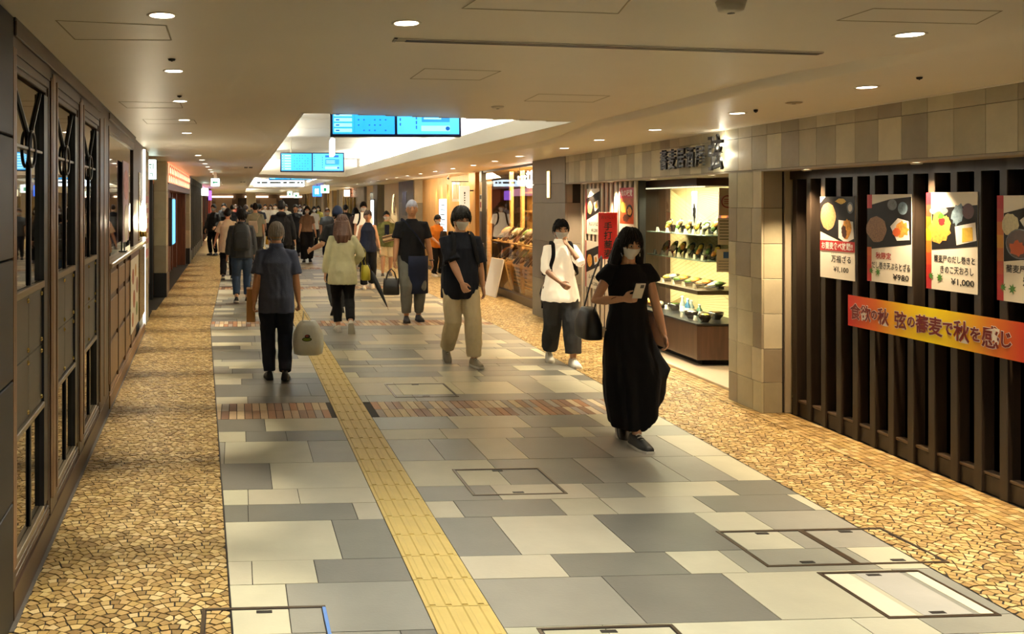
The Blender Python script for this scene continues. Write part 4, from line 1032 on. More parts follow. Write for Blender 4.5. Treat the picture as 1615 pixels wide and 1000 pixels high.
P('lamp_case', bx(-.012, 0, -.09, .09, 0, .44, .003), m_brass, t); P('diffuser', bx(-.018, -.011, -.06, .06, .02, .42, .003), M('lamp_amber', '#ffdf9a', .4, emit=2.2, ecol='#ffd88a'), t)
# ---- second shop: big window with slanted noodle trays
w5 = ST('window_5', None, None, None, loc=rW(7.1, -.0), rot=(0, 0, AR))
P('pane', bx(0, .008, .0, 4.55, .14, 2.46), glass('shop_glass', '#fff8ec', 1.5), w5)
P('frame', bx(-.05, .06, 0, 4.7, 0, .14, .004), M('bronze_sill', '#4f4336', .35, metal=.4), w5)
b = MB(); b.box(-.05, .07, 4.55, 4.75, .14, 2.48, .004); P('frame', b, m_black, w5)
P('frame', bx(-.03, .05, 0, 4.6, 2.44, 2.49), m_black, w5)
m_lw2 = wood('light_wood', '#c9a062', .45, 2, .8); m_lwy = wood('light_wood_long', '#c9a062', .45, 1, .8)
P('shop_back_wall', bx(1.1, 1.2, -.3, 5.2, 0, 2.5), wood('honey_wall', '#c89d5c', .5, 2, .8), w5)
for z in (.8, 1.2, 1.6, 2.0): P('wall_shelf', bx(.95, 1.1, .2, 5.0, z, z+.035), m_lwy, w5)
for k in range(5):
    P('timber_post', bx(.42, .48, .55+k*.85, .66+k*.85, .0, 2.45, .003), m_lw2, w5)
    for j in range(9): P('louvre', bx(.46, .49, .66+k*.85, 1.4+k*.85, .12+j*.075, .15+j*.075), m_lwy, w5)
P('shop_floor', bx(.05, 1.1, 0, 5, -.02, .02), M('inner_floor'), w5)
for k in range(2):
    l = bpy.data.lights.new('shop_lamp', 'AREA'); l.shape = 'RECTANGLE'; l.size = .4; l.size_y = 4; l.energy = 110 if k == 0 else 40; l.color = (1, .82, .5)
    o = bpy.data.objects.new('shop_lamp', l); C.objects.link(o); o.location = rW(9.5, (.35, .8)[k], 2.44); o.rotation_euler = (0, 0, AR)
m_nb = M('soba_sample', '#6e5a40', .5, var=.4, scale=60)
ri_ = 0
for z, lab in ((1.03, 'upper'), (.62, 'lower')):
    b_ = None
    P('tray_shelf', bx(.12, .42, .3, 4.4, z-.03, z, .003), m_lwy, w5)
    for i in range(5):
        y = .55+i*.80
        o = T('noodle_tray', 'slanted noodle tray in the shop window, %s row, %s from the grey pillar' % (lab, ('first', 'second', 'third', 'fourth', 'fifth')[i]), 'food sample', rW(7.1+y, .16, z), AR, 'slanted trays in the second shop window')
        Rm = Matrix.Rotation(-math.radians(48), 4, 'Y')
        b = MB(); b.box(0, .36, -.27, .27, 0, .02, .003, mx=Rm); P('tray', b, m_lw2, o)
        b = MB()
        for (a0, a1, c0, c1) in ((0, .36, -.29, -.26), (0, .36, .26, .29)): b.box(a0, a1, c0, c1, 0, .05, .003, mx=Rm)
        P('tray_rim', b, m_dw, o)
        for k2, (xx, yy, r, m_) in enumerate(((.2, -.12, .11, m_nb), (.22, .1, .1, m_food[(0, 5, 3, 1, 4)[i]]), (.1, .05, .08, m_plt), (.28, 0, .06, m_food[(3, 4, 0, 3, 1)[i]]))):
            b = MB(); b.sph(Rm @ Vector((xx, yy, .045)), (r*.9, r, r*.45), 9, 6, mx=Rm.to_3x3().to_4x4(), deform=lambda p: p*(1+.2*math.sin(8*p.x)*math.cos(7*p.y))); P('food', b, m_, o, True)
        b = MB(); b.box(.0, .22, -.2, .2, 0, .02); b.box(.18, .20, -.2, .2, .0, .19); P('easel', b, m_lw2, o)
sgl = T('reflected_sign', 'white glowing strokes standing in for a sign reflected in the second shop window', 'sign', rW(8.55, .10, 2.22), 0, rot=FACE_R(AR))
m_wg = M('reflection_white_glow', '#f4f6ff', .4, emit=5, ecol='#eef4ff')  # reflection of a lit sign, built as glowing strokes behind the pane
for k in range(5):
    s = .8 if k < 3 else 1.5
    x0 = -.62+.22*k
    for (dx, dy, w_, h_) in ((0, .07, .15, .022), (0, -.02, .13, .02), (-.02, 0, .022, .2), (.05, -.06, .02, .09), (-.06, -.05, .02, .08)):
        P('reflection_stroke', bx(x0+dx*s-w_*s/2, x0+dx*s+w_*s/2, dy*s-h_*s/2, dy*s+h_*s/2, 0, .02), m_wg, sgl)
P('rail', bx(-.75, .5, .17, .18, -.005, .005), m_black, sgl)  # rail and hangers added to carry the reflected strokes
P('hanger', bx(-.6, -.59, .17, .23, -.004, .004), m_black, sgl); P('hanger', bx(.4, .41, .17, .23, -.004, .004), m_black, sgl)
# ================================================================ FAR RIGHT SHOPS
R2 = (4.13, 19.9); A2 = .0587
def r2(y, x=0, z=0): return (R2[0]+x*math.cos(A2)-y*math.sin(A2), R2[1]+x*math.sin(A2)+y*math.cos(A2), z)
def s2(px): return 7666/(px-375)-19.9
wr2 = ST('wall_right_far', bx(1.2, 1.3, -.3, 60, 0, 2.6), M('brown_wall'), loc=(*R2, 0), rot=(0, 0, A2))
m_hon = wood('honey_panel', '#c99a58', .45, 2, .82, 6)
for k in range(7):
    a = .12+k*1.05; P('wood_panel', bx(.2, .25, a+.006, min(a+1.044, 7.4), 0, 2.5, .003), m_hon, wr2)
P('wood_return', bx(-.02, .2, .1, .16, 0, 2.48), m_hon, wr2)
P('wood_upright', bx(-.02, .1, .5, 1.1, 0, 2.48, .004), m_hon, wr2)
for k in range(3):
    p = r2(4.0+k*.75, .10, 2.44)
    l = bpy.data.lights.new('wall_washer', 'SPOT'); l.energy = 45; l.color = (1, .76, .42); l.spot_size = math.radians(42); l.spot_blend = .4; l.shadow_soft_size = .02
    lo = bpy.data.objects.new('wall_washer', l); C.objects.link(lo); lo.location = p
l = bpy.data.lights.new('wood_shop_light', 'AREA'); l.shape = 'RECTANGLE'; l.size = .3; l.size_y = 6; l.energy = 60; l.color = (1, .8, .5)
o = bpy.data.objects.new('wood_shop_light', l); C.objects.link(o); o.location = r2(3.6, -.5, 2.44); o.rotation_euler = (0, math.radians(-30), A2)
t = T('lit_menu_panel', 'pale blue glowing menu panel on the honey wood wall', 'sign', r2(4.6, .2, .98), A2)
P('screen', bx(-.03, 0, -.42, .42, 0, .92, .004), M('panel_glow', '#dff2ff', .4, emit=1.8, ecol='#d4ecff'), t); P('frame', bx(-.02, 0, -.5, .5, -.06, 1.3, .004), m_lw2, t)
for k in range(6): P('printed_line', bx(-.032, -.03, -.3+.05*(k % 2), .3-.06*(k % 3), .1+.13*k, .13+.13*k), M('print_grey'), t)
t = T('hanging_sign', 'tall white sign board with small black characters projecting from the honey wood', 'sign', (3.87, 20.55, 1.66), 0)
P('board', bx(-.115, .115, -.025, .025, 0, .52, .005), M('sign_board_white', '#f2eee2', .4, emit=.35, ecol='#fff2d8'), t); P('bracket', bx(.11, .27, -.01, .01, .40, .43), m_black, t)
for k, (w_, h_) in enumerate(((.03, .05), (.025, .03), (.03, .025), (.028, .03), (.02, .03))): P('printed_mark', bx(-w_/2, w_/2, -.027, -.025, .36-.055*k-h_/2, .36-.055*k+h_/2), m_ink, t)
t = T('cloth_banner', 'white streaked cloth banner hanging beside the tall white sign', 'banner', (3.86, 21.5, 1.83), 0)
b = MB(); n = 8
b.prism([(-.10+.2*i/n, -.01+.012*math.sin(i*1.7)) for i in range(n+1)]+[(.10-.2*i/n, .004+.012*math.sin((n-i)*1.7)) for i in range(n+1)], 0, .46); P('cloth', b, M('cloth_white', '#f3e9d2', .8, emit=.3, ecol='#ffe8c0'), t, True)  # faint glow put into the cloth, which is no lamp
P('rod', MB().tube([(-.12, 0, .47), (.33, 0, .47)], .01, 6), m_black, t)
for k in range(4): P('printed_streak', bx(-.07+.045*k, -.05+.045*k, -.026, -.024, .06, .40), m_lw2, t)
def cam_dome(p, lab):
    t = T('security_camera', lab, 'camera', p, 0)
    P('body', MB().tube([(0, 0, -.05), (-.05, -.16, -.08)], .035, 10), m_white, t, True); P('lens', MB().tube([(-.052, -.165, -.081), (-.056, -.175, -.083)], .025, 10), m_black, t); P('bracket', MB().tube([(0, 0, 0), (0, 0, -.06)], .015, 6), m_white, t)
p = r2(2.6, -.12); cam_dome((p[0], p[1], ZC(p[0], p[1])-.002), 'small white security camera under the ceiling above the honey wood front')
# pillar and the following fronts
def pcs(x0, x1, y0, y1, zs, cols=SC): 
    for a, c in zip(zs[:-1], zs[1:]):
        b = MB(); b.col = tone(random.choice(cols)); b.box(x0, x1, y0, y1, a+.002, c-.002, .003); P('stone', b, m_sty, wr2)
pcs(-.03, .25, 7.45, 7.5, (0, .6, 1.2, 1.8, 2.49)); pcs(-.06, .25, 7.5, 10., (0, .6, 1.2, 1.8, 2.49), GC)  # corridor face in greyer stone, its weaker light put into the colour
P('dark_slot', bx(-.07, -.05, 8.6, 9.3, 1.4, 2.15), m_black, wr2)
m_cream = M('cream_front', '#d6c096', .6, var=.04, scale=2)
P('cream_wall', bx(.05, .1, 10, 13.6, 0, 2.49), m_cream, wr2)
t = T('figure_sign', 'small dark figure-shaped sign on the lit cream wall', 'sign', r2(11.4, .05, 1.45), A2)
b = MB(); b.prism([(-.16, 0), (.16, 0), (.2, .3), (.1, .5), (.0, .62), (-.1, .5), (-.2, .3)], -.02, 0, axis=0); P('plate', b, m_brass, t)
p = r2(11.6, -.25, 2.45); l = bpy.data.lights.new('cream_washer', 'SPOT'); l.energy = 120; l.color = (1, .85, .6); l.spot_size = math.radians(60); l.spot_blend = .3
lo = bpy.data.objects.new('cream_washer', l); C.objects.link(lo); lo.location = p; lo.rotation_euler = (0, math.radians(-12), 0)
P('grey_post', bx(-.1, .2, 14.3, 15.4, 0, 2.49), M('grey_post', '#8d8679', .5), wr2)
t = T('slim_display', 'slim bright white display standing before the grey post', 'screen', r2(14.6, -.25, .0), A2)
P('screen', bx(-.02, .02, -.25, .25, .5, 1.9), M('display_pale', '#e4f4ff', .4, emit=2, ecol='#dcf0ff'), t); P('casing', bx(-.04, .06, -.3, .3, 0, .5), m_black, t); P('casing', bx(.02, .05, -.3, .3, .5, 1.95), m_black, t)
P('cream_wall', bx(.05, .1, 15.4, 18.2, 0, 2.49), m_cream, wr2)
t = T('wall_screen', 'dark square screen hung on the cream wall far on the right', 'screen', r2(16.1, .05, 1.8), A2); P('casing', bx(-.08, 0, -.55, .55, 0, .42, .004), m_black, t); P('screen', bx(-.083, -.08, -.5, .5, .04, .38), M('screen_off', '#1d2024', .2), t)
pcs(-.05, .3, 18.2, 20.6, (0, .6, 1.2, 1.8, 2.49), GC)
m_brw = M('brick_front', '#7a4a34', .6, var=.25, scale=10)
for k in range(9): P('brick_course', bx(-.0, .1, 20.7, 25., 2.06+.048*k, 2.10+.048*k), m_brw, wr2)
P('dark_door', bx(.1, .2, 20.7, 25, 0, 2.05), M('door_dark', '#2a2422', .3), wr2)
for k in range(4): P('door_frame', bx(.0, .15, 20.7+1.4*k, 20.8+1.4*k, 0, 2.05), m_brass, wr2)
t = T('lantern', 'small glowing white box lantern under the brick front', 'lamp', r2(22.6, -.25, 2.1), A2); P('glass', bx(-.12, .12, -.14, .14, 0, .3, .01), M('lantern_glow', '#fff0d0', .4, emit=5, ecol='#ffe8c0'), t); P('bracket', bx(.12, .245, -.02, .02, .12, .16), m_black, t)
for k in range(12):
    a = 25.2+k*2.6; c_ = ('#8d8370', '#3a322c', '#a8926a', '#2e2a2a', '#7a6a58', '#544438')[k % 6]
    P('shop_front', bx((-.05, .25)[k % 2], .3, a, a+2.5, 0, 2.49), M('front_%d' % (k % 6), c_, .5, var=.1, scale=3), wr2)
    P('front_post', bx(-.12, .0, a+.1, a+.3, 0, 2.49), M('grey_post') if k % 3 else m_brass, wr2)
t = T('round_blue_sign', 'blue glowing square sign hanging before the far right shops', 'sign', (1.0, 36, 2.05), 0); P('lightbox', bx(-.18, .18, -.03, .03, 0, .42, .01), M('sign_blue', '#2a6af0', .4, emit=2.2, ecol='#2a6cff'), t); P('hanger', MB().tube([(0, 0, .42), (0, 0, ZC(1., 36)-2.052)], .012, 6), m_black, t)
for k in range(2): P('printed_mark', bx(-.08+.08*k, -.03+.09*k, -.033, -.03, .1, .3), m_sign, t)
# end of the passage
P('end_wall', bx(-9, 8, 79, 79.2, 0, 2.6), M('end_dark', '#7a6450', .6, var=.3, scale=1), wr2, loc=(-R2[0], -R2[1], 0)) if False else None
ew = ST('wall_end', bx(-9, 6, 78.5, 78.7, 0, 3.0), M('end_dark', '#7a6450', .6, var=.3, scale=1))
for k in range(5): P('end_opening', bx(-6.5+1.9*k, -5.1+1.9*k, 78.4, 78.5, .9, 2.2), M('door_dark') if k % 2 else M('end_painted_glow', '#8a6a48', .6, emit=.15), ew)  # every other opening has a warm glow put into its surface
P('white_column', bx(-3.45, -2.75, 70, 70.6, 0, 2.6), m_white, ew)
for k in range(3): P('end_glow_bar', bx(-7+3*k, -5+3*k, 78.3, 78.4, 2.25, 2.4), M('end_glow', '#ffe8c8', .5, emit=1.5), ew)  # warm glowing bars added to brighten the end wall

# ================================================================ HANGING THINGS
m_scr = M('screen_blue', '#3aa8f0', .3, emit=.85, ecol='#2aa4f4'); m_scr2 = M('screen_blue_light', '#5cc0fa', .3, emit=.95, ecol='#48b8fa')
m_sd = M('screen_mark', '#1a6fd0', .4, emit=.35, ecol='#1668d0'); m_sw = M('screen_white', '#a8e0ff', .4, emit=1., ecol='#8cd8ff'); m_navyf = M('navy_bezel', '#0c1d4a', .35)
def screen(u, v, zb, label, w=1.19, h=.36, detail=True):
    x, y = UV(u, v); t = T('display_screen', label, 'screen', (x, y, zb), 0, 'blue hanging information screens', rot=(math.radians(90-4), 0, .03))
    P('casing', bx(0, w, 0, h, -.07, -.012, .006), m_black, t)
    P('bezel', bx(0, w, 0, h, -.012, 0, .004), m_navyf, t)
    for k in range(2): P('hanger', MB().tube([(.2+.8*k, h-.02, -.05), (.2+.8*k, 3.01-zb, -.05)], .015, 6), m_steel, t)
    P('screen', bx(.022, w*.5-.012, .022, h-.02, 0, .002), m_scr, t); P('screen', bx(w*.5+.012, w-.022, .022, h-.02, 0, .002), m_scr2, t)
    z0, z1 = .002, .003
    for r in range(6):
        yy = .04+r*.049
        P('printed_row', bx(.035, .20, yy, yy+.032, z0, z1), m_sw, t); P('printed_mark', bx(.05, .085, yy+.009, yy+.021, z1, z1+.001), m_sd, t)
        for c_ in range(6):
            if (r*5+c_*3) % 4: P('printed_mark', bx(.255+.05*c_, .268+.05*c_, yy+.01, yy+.022, z0, z1), m_sd, t)
    P('printed_line', bx(.222, .2235, .03, h-.03, z0, z1), m_sd, t)
    a = w*.5
    for k in range(5): P('printed_mark', bx(a+.035, a+.046, .1+.045*k, .125+.045*k, z0, z1), m_sd, t); P('printed_mark', bx(a+.185, a+.195, .07+.045*k, .1+.045*k, z0, z1), m_sd, t)
    P('printed_box', bx(a+.24, a+.50, .135, .235, z0, z1), M('screen_mid', '#2f94e6', .4, emit=.7, ecol='#2a8ee4'), t); P('printed_box', bx(a+.235, a+.50, .05, .10, z0, z1), m_sw, t)
    b = MB(); disc(b, a+.48, .075, .02, .02, z1, z1+.001, 14); P('printed_dot', b, m_sd, t)
    P('printed_box', bx(a+.24, a+.49, .27, .31, z0, z1), m_sd, t)
    for k in range(2): P('printed_line', bx(a+.26, a+.42, .16+.035*k, .175+.035*k, z1, z1+.001), m_sw, t)
    return t
x, y = FL(0, 1000)
screen(toUV(*AT(521, 215, 8.45)[:2])[0], toUV(*AT(521, 215, 8.45)[:2])[1], AT(521, 215, 8.45)[2], 'nearest wide blue screen pair at the front edge of the ceiling recess', 1.215, .37)
screen(toUV(*AT(442, 271, 17)[:2])[0], toUV(*AT(442, 271, 17)[:2])[1], AT(442, 271, 17)[2], 'second wide blue screen pair hanging deeper in the first recess')
screen(toUV(*AT(424, 284, 29.3)[:2])[0], toUV(*AT(424, 284, 29.3)[:2])[1], AT(424, 284, 29.3)[2], 'third blue screen pair, at the front edge of the second recess', 1.4)
t = T('overhead_sign', 'wide pale lit direction sign below the third blue screen pair', 'sign', AT(400, 294, 33), 0)
Wd = 80/F*33; m_pale = M('sign_pale_glow', '#dff0ff', .4, emit=2.0, ecol='#d6ecff')
P('lightbox', bx(0, Wd, 0, .08, 0, .26, .005), m_pale, t); P('top_edge', bx(0, Wd, -.01, .09, .26, .28), m_navyf, t)
for k in range(2): P('hanger', MB().tube([(.3+1.2*k, .04, .28), (.3+1.2*k, .04, 2.98-AT(400, 294, 33)[2])], .015, 6), m_steel, t)
for k, (x0, w_) in enumerate(((.12, .12), (.28, .22), (.58, .4), (1.06, .14), (1.26, .24), (1.56, .1), (1.7, .08))): P('printed_mark', bx(x0, x0+w_, -.003, 0, .10, .17), M('print_grey'), t)
t = T('edge_sign', 'white box sign seen edge-on hanging from the recess between the two screens', 'sign', AT(524, 246, 11), 0)
P('lightbox', bx(-.026, .026, -.15, .25, 0, .20, .004), m_pale, t); P('hanger', MB().tube([(0, .05, .2), (0, .05, 3.015-AT(524, 246, 11)[2])], .02, 8), m_white, t)
def exit_sign(px, pyb, Y, label, w=.26, arrow=True, group=None):
    x, y, z = AT(px, pyb, Y); zc = ZC(x, y)
    t = T('exit_sign', label, 'exit sign', (x, y, z), 0, group)
    P('lightbox', bx(-w/2, w/2, -.03, .03, 0, w*.95, .004), M('exit_glow', '#e8fff4', .4, emit=1.6, ecol='#dcfff0'), t)
    P('hanger', bx(-.04, .04, -.02, .02, w*.95, zc-z), m_white, t)
    g = M('exit_green', '#0f9a6a', .4, emit=.3, ecol='#0f9a6a')
    if arrow:
        b = MB(); h = w*.47; k = w/.26; b.prism([(-.09*k, h), (-.03*k, h-.055*k), (-.03*k, h-.02*k), (.08*k, h-.02*k), (.08*k, h+.02*k), (-.03*k, h+.02*k), (-.03*k, h+.055*k)], -.033, -.03, axis=1); P('arrow', b, g, t)
    else: P('figure_mark', bx(-.05, .05, -.033, -.03, .06, .18), g, t)
    return t
exit_sign(339.5, 294, 24, 'white hanging exit sign with a green left arrow above the left walkway', .22)
exit_sign(512.5, 304.5, 32, 'white hanging sign with small green mark above the right walkway, nearest there', .29, False, 'hanging signs over the right walkway')
exit_sign(457, 309.5, 55, 'small greenish hanging sign far down the passage, left of its twin', .3, False, 'hanging signs over the right walkway')
exit_sign(467, 312, 52, 'small greenish hanging sign far down the passage, right of its twin', .3, False, 'hanging signs over the right walkway')
# ceiling fittings
def CL(px, py):
    z = 2.58
    for _ in range(12):
        Y = (z-H)*F/(CY-py); x = (px-CX)/F*Y; z = ZC(x, Y)
    return x, Y, z
m_line = M('panel_gap', '#b0a68f', .7)
def apanel(pts):
    q = [CL(*p) for p in pts]; b = MB()
    for i in range(4):
        A, B = q[i], q[(i+1) % 4]; b.tube([(A[0], A[1], A[2]-.0005), (B[0], B[1], B[2]-.0005)], .004, 4, flat=[.002, .002], up=(1, 0, 0) if abs(A[1]-B[1]) > abs(A[0]-B[0]) else (0, 1, 0))
    P('access_panel', b, m_line, ceiling)
for pts in (((88, 32), (262, 40), (270, 63), (118, 62)), ((187, 160), (284, 162), (288, 170), (200, 170)), ((225, 188), (306, 189), (310, 195), (232, 195)), ((258, 231), (308, 232), (311, 234), (262, 234)), ((768, -12), (1000, -8), (975, 21), (729, 13)), ((670, 108), (790, 112), (757, 126), (647, 124)), ((850, 148), (962, 151), (935, 161), (827, 159)), ((1378, 13), (1580, 17), (1540, 37.6), (1320, 32))): apanel(pts)
a = CL(641, 61); c_ = CL(1298, 82)
t = T('slot_diffuser', 'long dark double-slot air vent across the near ceiling', 'air vent', (a[0], a[1], a[2]-.001), math.atan2(c_[1]-a[1], c_[0]-a[0]), rot=(0, -math.atan2(c_[2]-a[2], c_[0]-a[0]), math.atan2(c_[1]-a[1], c_[0]-a[0])))
Ls = math.hypot(c_[0]-a[0], c_[1]-a[1])
for k in range(3): P('lip', bx(-.06, Ls, -.010+.03*k, -.004+.03*k, -.006, .0), m_white, t)
for k in range(2): P('slot', bx(0, Ls, -.003+.03*k, .019+.03*k, -.0075, .0), m_black, t)
P('slot_end', bx(-.06, -.045, -.02, .07, -.005, 0), m_black, t)
def puck(px, py, r, label, m=None, h=.018, name='ceiling_sensor', cat='sensor', group=None):
    x, y, z = CL(px, py); t = T(name, label, cat, (x, y, z), 0, group)
    P('base_plate', MB().lathe([(r*.3, -h), (r*.8, -h*.8), (r, 0)], 18), m or m_trim, t, True); P('eye', MB().lathe([(.002, -h-.003), (r*.25, -h-.002), (r*.25, -h)], 10), m_black, t)
puck(1153, 2, .055, 'white dome smoke detector at the top edge of the near ceiling', h=.045, name='smoke_detector', cat='smoke detector')
puck(785, 168, .05, 'round white disc speaker before the first ceiling recess'); puck(1252, 162, .055, 'flat beige disc near the right row of downlights', M('disc_beige', '#b7a98d', .5), .008)
puck(1450, 122, .016, 'tiny black sprinkler on the ceiling above the slatted front', m_black, .012, 'sprinkler', 'sprinkler'); puck(271, 93, .022, 'tiny black sprinkler between the first two left downlights', m_black, .012, 'sprinkler', 'sprinkler')
puck(1192, 173, .016, 'tiny black sprinkler above the lettered stone fascia', m_black, .02, 'sprinkler', 'sprinkler'); puck(283, 151, .018, 'tiny black sprinkler beside the third left downlight', m_black, .012, 'sprinkler', 'sprinkler')
for (px, py, lab) in ((392, 264, 'dark square grille in the ceiling left of the first recess'), (383, 287, 'dark square grille in the ceiling left of the second recess')):
    x, y, z = CL(px, py); t = T('ceiling_grille', lab, 'vent', (x, y, z-.001), TH)
    for k in range(4): P('grille_slot', bx(-.1+.11*(k % 2), -.02+.11*(k % 2), -.3+.36*(k//2), .0+.36*(k//2), -.006, 0), m_black, t)
# ================================================================ FLOOR HATCHES
m_hf = M('hatch_frame', '#57493a', .35, metal=.6); m_hd = M('hatch_groove', '#1b1612', .5)
def hatch(pts, label, n=1, col=None, tiles_=None, blue=False):
    q = [toUV(*FL(*p)) for p in pts]
    u0 = (q[0][0]+q[3][0])/2; u1 = (q[1][0]+q[2][0])/2; v1 = (q[0][1]+q[1][1])/2; v0 = (q[2][1]+q[3][1])/2
    x, y = UV(u0, v0); t = T('floor_hatch', label, 'floor hatch', (x, y, 0), TH); W, D = u1-u0, v1-v0; fw = .016
    for (a, b_, c_, d) in ((0, W, 0, fw), (0, W, D-fw, D), (0, fw, fw, D-fw), (W-fw, W, fw, D-fw)):
        P('frame_bar', bx(a, b_, c_, d, -.01, .004, .001), M('hatch_blue', '#5f86c8', .35) if blue and a > .1 else m_hf, t)
    for (a, b_, c_, d) in ((fw, W-fw, fw, fw+.006), (fw, W-fw, D-fw-.006, D-fw), (fw, fw+.006, fw, D-fw), (W-fw-.006, W-fw, fw, D-fw)): P('groove', bx(a, b_, c_, d, -.005, .0012), m_hd, t)
    for k in range(1, n): P('middle_bar', bx(W*k/n-.018, W*k/n+.018, fw, D-fw, -.01, .004, .001), m_hf, t)
    for k in range(n):
        for (xx, yy) in ((W*(k+.5)/n, fw+.03), (W*(k+.5)/n, D-fw-.03)): P('lift_handle', bx(xx-.035, xx+.035, yy-.012, yy+.012, 0, .003, .001), m_hd, t)
    if tiles_:
        for (a, b_, c_) in tiles_:
            b = MB(); b.col = lin(c_); b.box(W*a+fw+.008, W*b_-fw*.5, fw+.008, D-fw-.008, -.004, .0018); P('cover_tile', b, m_tile, t)
    return t
hatch(((712, 741), (851, 738), (894, 779), (747, 782)), 'square metal-edged floor hatch just right of the yellow guide strip')
hatch(((1127, 838), (1390, 833), (1497, 887), (1212, 895)), 'double floor hatch with dark middle bar reaching the right fan paving', 2)
hatch(((1288, 904), (1446, 899), (1580, 971), (1403, 977)), 'floor hatch with thick dark frame and pale striped cover, lower right', 1, None, ((.0, .30, '#d2c8b0'), (.30, .80, '#a8a49b'), (.80, 1.0, '#d2c8b0')))
q0 = FL(318, 961); q1 = FL(517, 955)
hatch(((318, 961), (517, 955), (527, 1040), (312, 1046)), 'floor hatch with one blue-taped edge at the lower left corner', 1, blue=True)
hatch(((849, 991), (1066, 985), (1110, 1040), (880, 1046)), 'floor hatch cut off by the lower edge of the picture', 1)
hatch(((608, 607), (703, 604), (720, 626), (622, 627)), 'thin-edged floor hatch just beyond the nearer brick band')
# ================================================================ BOARDS BY THE SECOND SHOP
t = T('leaning_board', 'blank white A-board leaning before the second shop window', 'A-board', (3.83, 17.75, 0), math.radians(6))
Rm = Matrix.Rotation(math.radians(13), 4, 'Y')
b = MB(); b.box(-.012, .012, -.36, .36, 0.0, .74, .003, mx=Rm); P('board', b, M('board_white', '#eceae4', .4), t)
b = MB(); b.box(-.012, .012, -.36, .36, 0.0, .74, .003, mx=Matrix.Translation((.34, 0, 0)) @ Matrix.Rotation(math.radians(-13), 4, 'Y')); P('rear_board', b, m_lw2, t)
t = T('menu_easel', 'brown framed menu board standing behind the blank white A-board', 'menu board', (3.80, 19.15, 0), math.radians(4))
Rm = Matrix.Rotation(math.radians(8), 4, 'Y')
b = MB(); b.box(-.01, .01, -.3, .3, .1, .98, .004, mx=Rm); P('frame', b, m_lw, t); b = MB(); b.box(-.013, -.010, -.26, .26, .16, .94, mx=Rm); P('menu_sheet', b, M('menu_print', '#a89060', .5, var=.4, scale=8), t)
for s in (-.27, .27): P('leg', MB().tube([(.0, s, 0), (.02, s, .12)], .012, 6), m_lw, t)
P('back_leg', MB().tube([(.3, 0, 0), (.12, 0, .8)], .012, 6), m_lw, t)
t = T('shop_poster', 'small yellow and red poster on the black window frame', 'poster', rW(11.72, -.052, 1.62), 0, rot=FACE_R(AR))
P('sheet', bx(-.09, .09, 0, .62, -.003, 0), M('poster_white'), t); P('printed_band', bx(-.09, .09, .36, .62, 0, .001), m_yel, t); P('printed_band', bx(-.09, .09, .26, .34, 0, .001), m_ink, t); P('printed_band', bx(-.07, .05, .08, .2, 0, .001), m_pred, t)
# ================================================================ PEOPLE
V = Vector
BAKE = []; BAKED = set()
def bake_add(name, mbx, mat, parent, vox, smooth_it=3, wr=0., wf=9., label=None, seed=0, wdir=(1, 1, .45), name_kind=None):
    o = bpy.data.objects.new('tmp', mbx.mesh('tmp', mat)); C.objects.link(o)
    r = o.modifiers.new('r', 'REMESH'); r.mode = 'VOXEL'; r.voxel_size = vox; r.adaptivity = 0
    if smooth_it: q = o.modifiers.new('s', 'SMOOTH'); q.iterations = smooth_it; q.factor = .5
    f = link(name, bpy.data.meshes.new(name), parent)
    if label: f['label'] = label
    BAKE.append((o, f, mat, wr, wf, seed, wdir)); return f
def bake_run():
    bpy.context.view_layer.update(); dg = bpy.context.evaluated_depsgraph_get()
    for o, f, mat, wr, wf, seed, wdir in BAKE:
        me = bpy.data.meshes.new_from_object(o.evaluated_get(dg)); me.name = f.name
        me.materials.clear(); me.materials.append(mat)
        if wr:
            ns = [v.normal.copy() for v in me.vertices]; sd = V((seed*3.1, seed*1.7, seed*.9))
            for v, n in zip(me.vertices, ns):
                p = V((v.co.x*wf*wdir[0], v.co.y*wf*wdir[1], (v.co.z+.35*v.co.x)*wf*wdir[2]))+sd
                a = 1-abs(noise.noise(p))*2.2; b_ = noise.noise(p*2.3)
                v.co += n*(wr*(a*.7+b_*.5-.25))
        me.polygons.foreach_set('use_smooth', [True]*len(me.polygons)); me.update(); BAKED.add(f.name)
        old = f.data; f.data = me; bpy.data.meshes.remove(old)
        t = o.data; bpy.data.objects.remove(o); bpy.data.meshes.remove(t)
    BAKE.clear()
def ell(cx, cy, z, rx, ry, n=20, e=1., fold=0, fk=0, ph=0):
    out = []
    for j in range(n):
        a = 2*PI*j/n; c, s = math.cos(a), math.sin(a)
        c = math.copysign(abs(c)**e, c); s = math.copysign(abs(s)**e, s); k = 1+fold*math.sin(fk*a+ph)
        out.append((cx+rx*c*k, cy+ry*s*k, z))
    return out
def ik(a, t, l1, l2, hint):
    """middle joint of a two-bone limb from a to t, bending towards hint; returns (mid, end)"""
    d = t-a; L_ = d.length; L_ = max(min(L_, (l1+l2)*.999), abs(l1-l2)*1.01); u = d.normalized(); t = a+u*L_
    x = (l1*l1-l2*l2+L_*L_)/(2*L_); h = math.sqrt(max(0, l1*l1-x*x)); hv = V(hint); hv = (hv-u*hv.dot(u))
    hv = hv.normalized() if hv.length > 1e-4 else V((0, 0, 1))
    return a+u*x+hv*h, t
m_skin = M('skin', '#c99a7c', .5, var=.04, scale=20); m_skin_t = M('skin_tan', '#b5835f', .5, var=.04, scale=20)
m_hairb = M('hair_black', '#100d0c', .6, bump=.5, bscale=60, spec=.2); m_hairg = M('hair_grey', '#8b857e', .6, var=.25, scale=25, bump=.4, bscale=70); m_hairbr = M('hair_brown', '#4a2a19', .5, bump=.4, bscale=60, var=.15, scale=20)
m_mask = M('mask_white', '#e8eaec', .7); m_eyew = M('eye_white', '#d9d5cf', .3); m_iris = M('eye_dark', '#1a120e', .2)
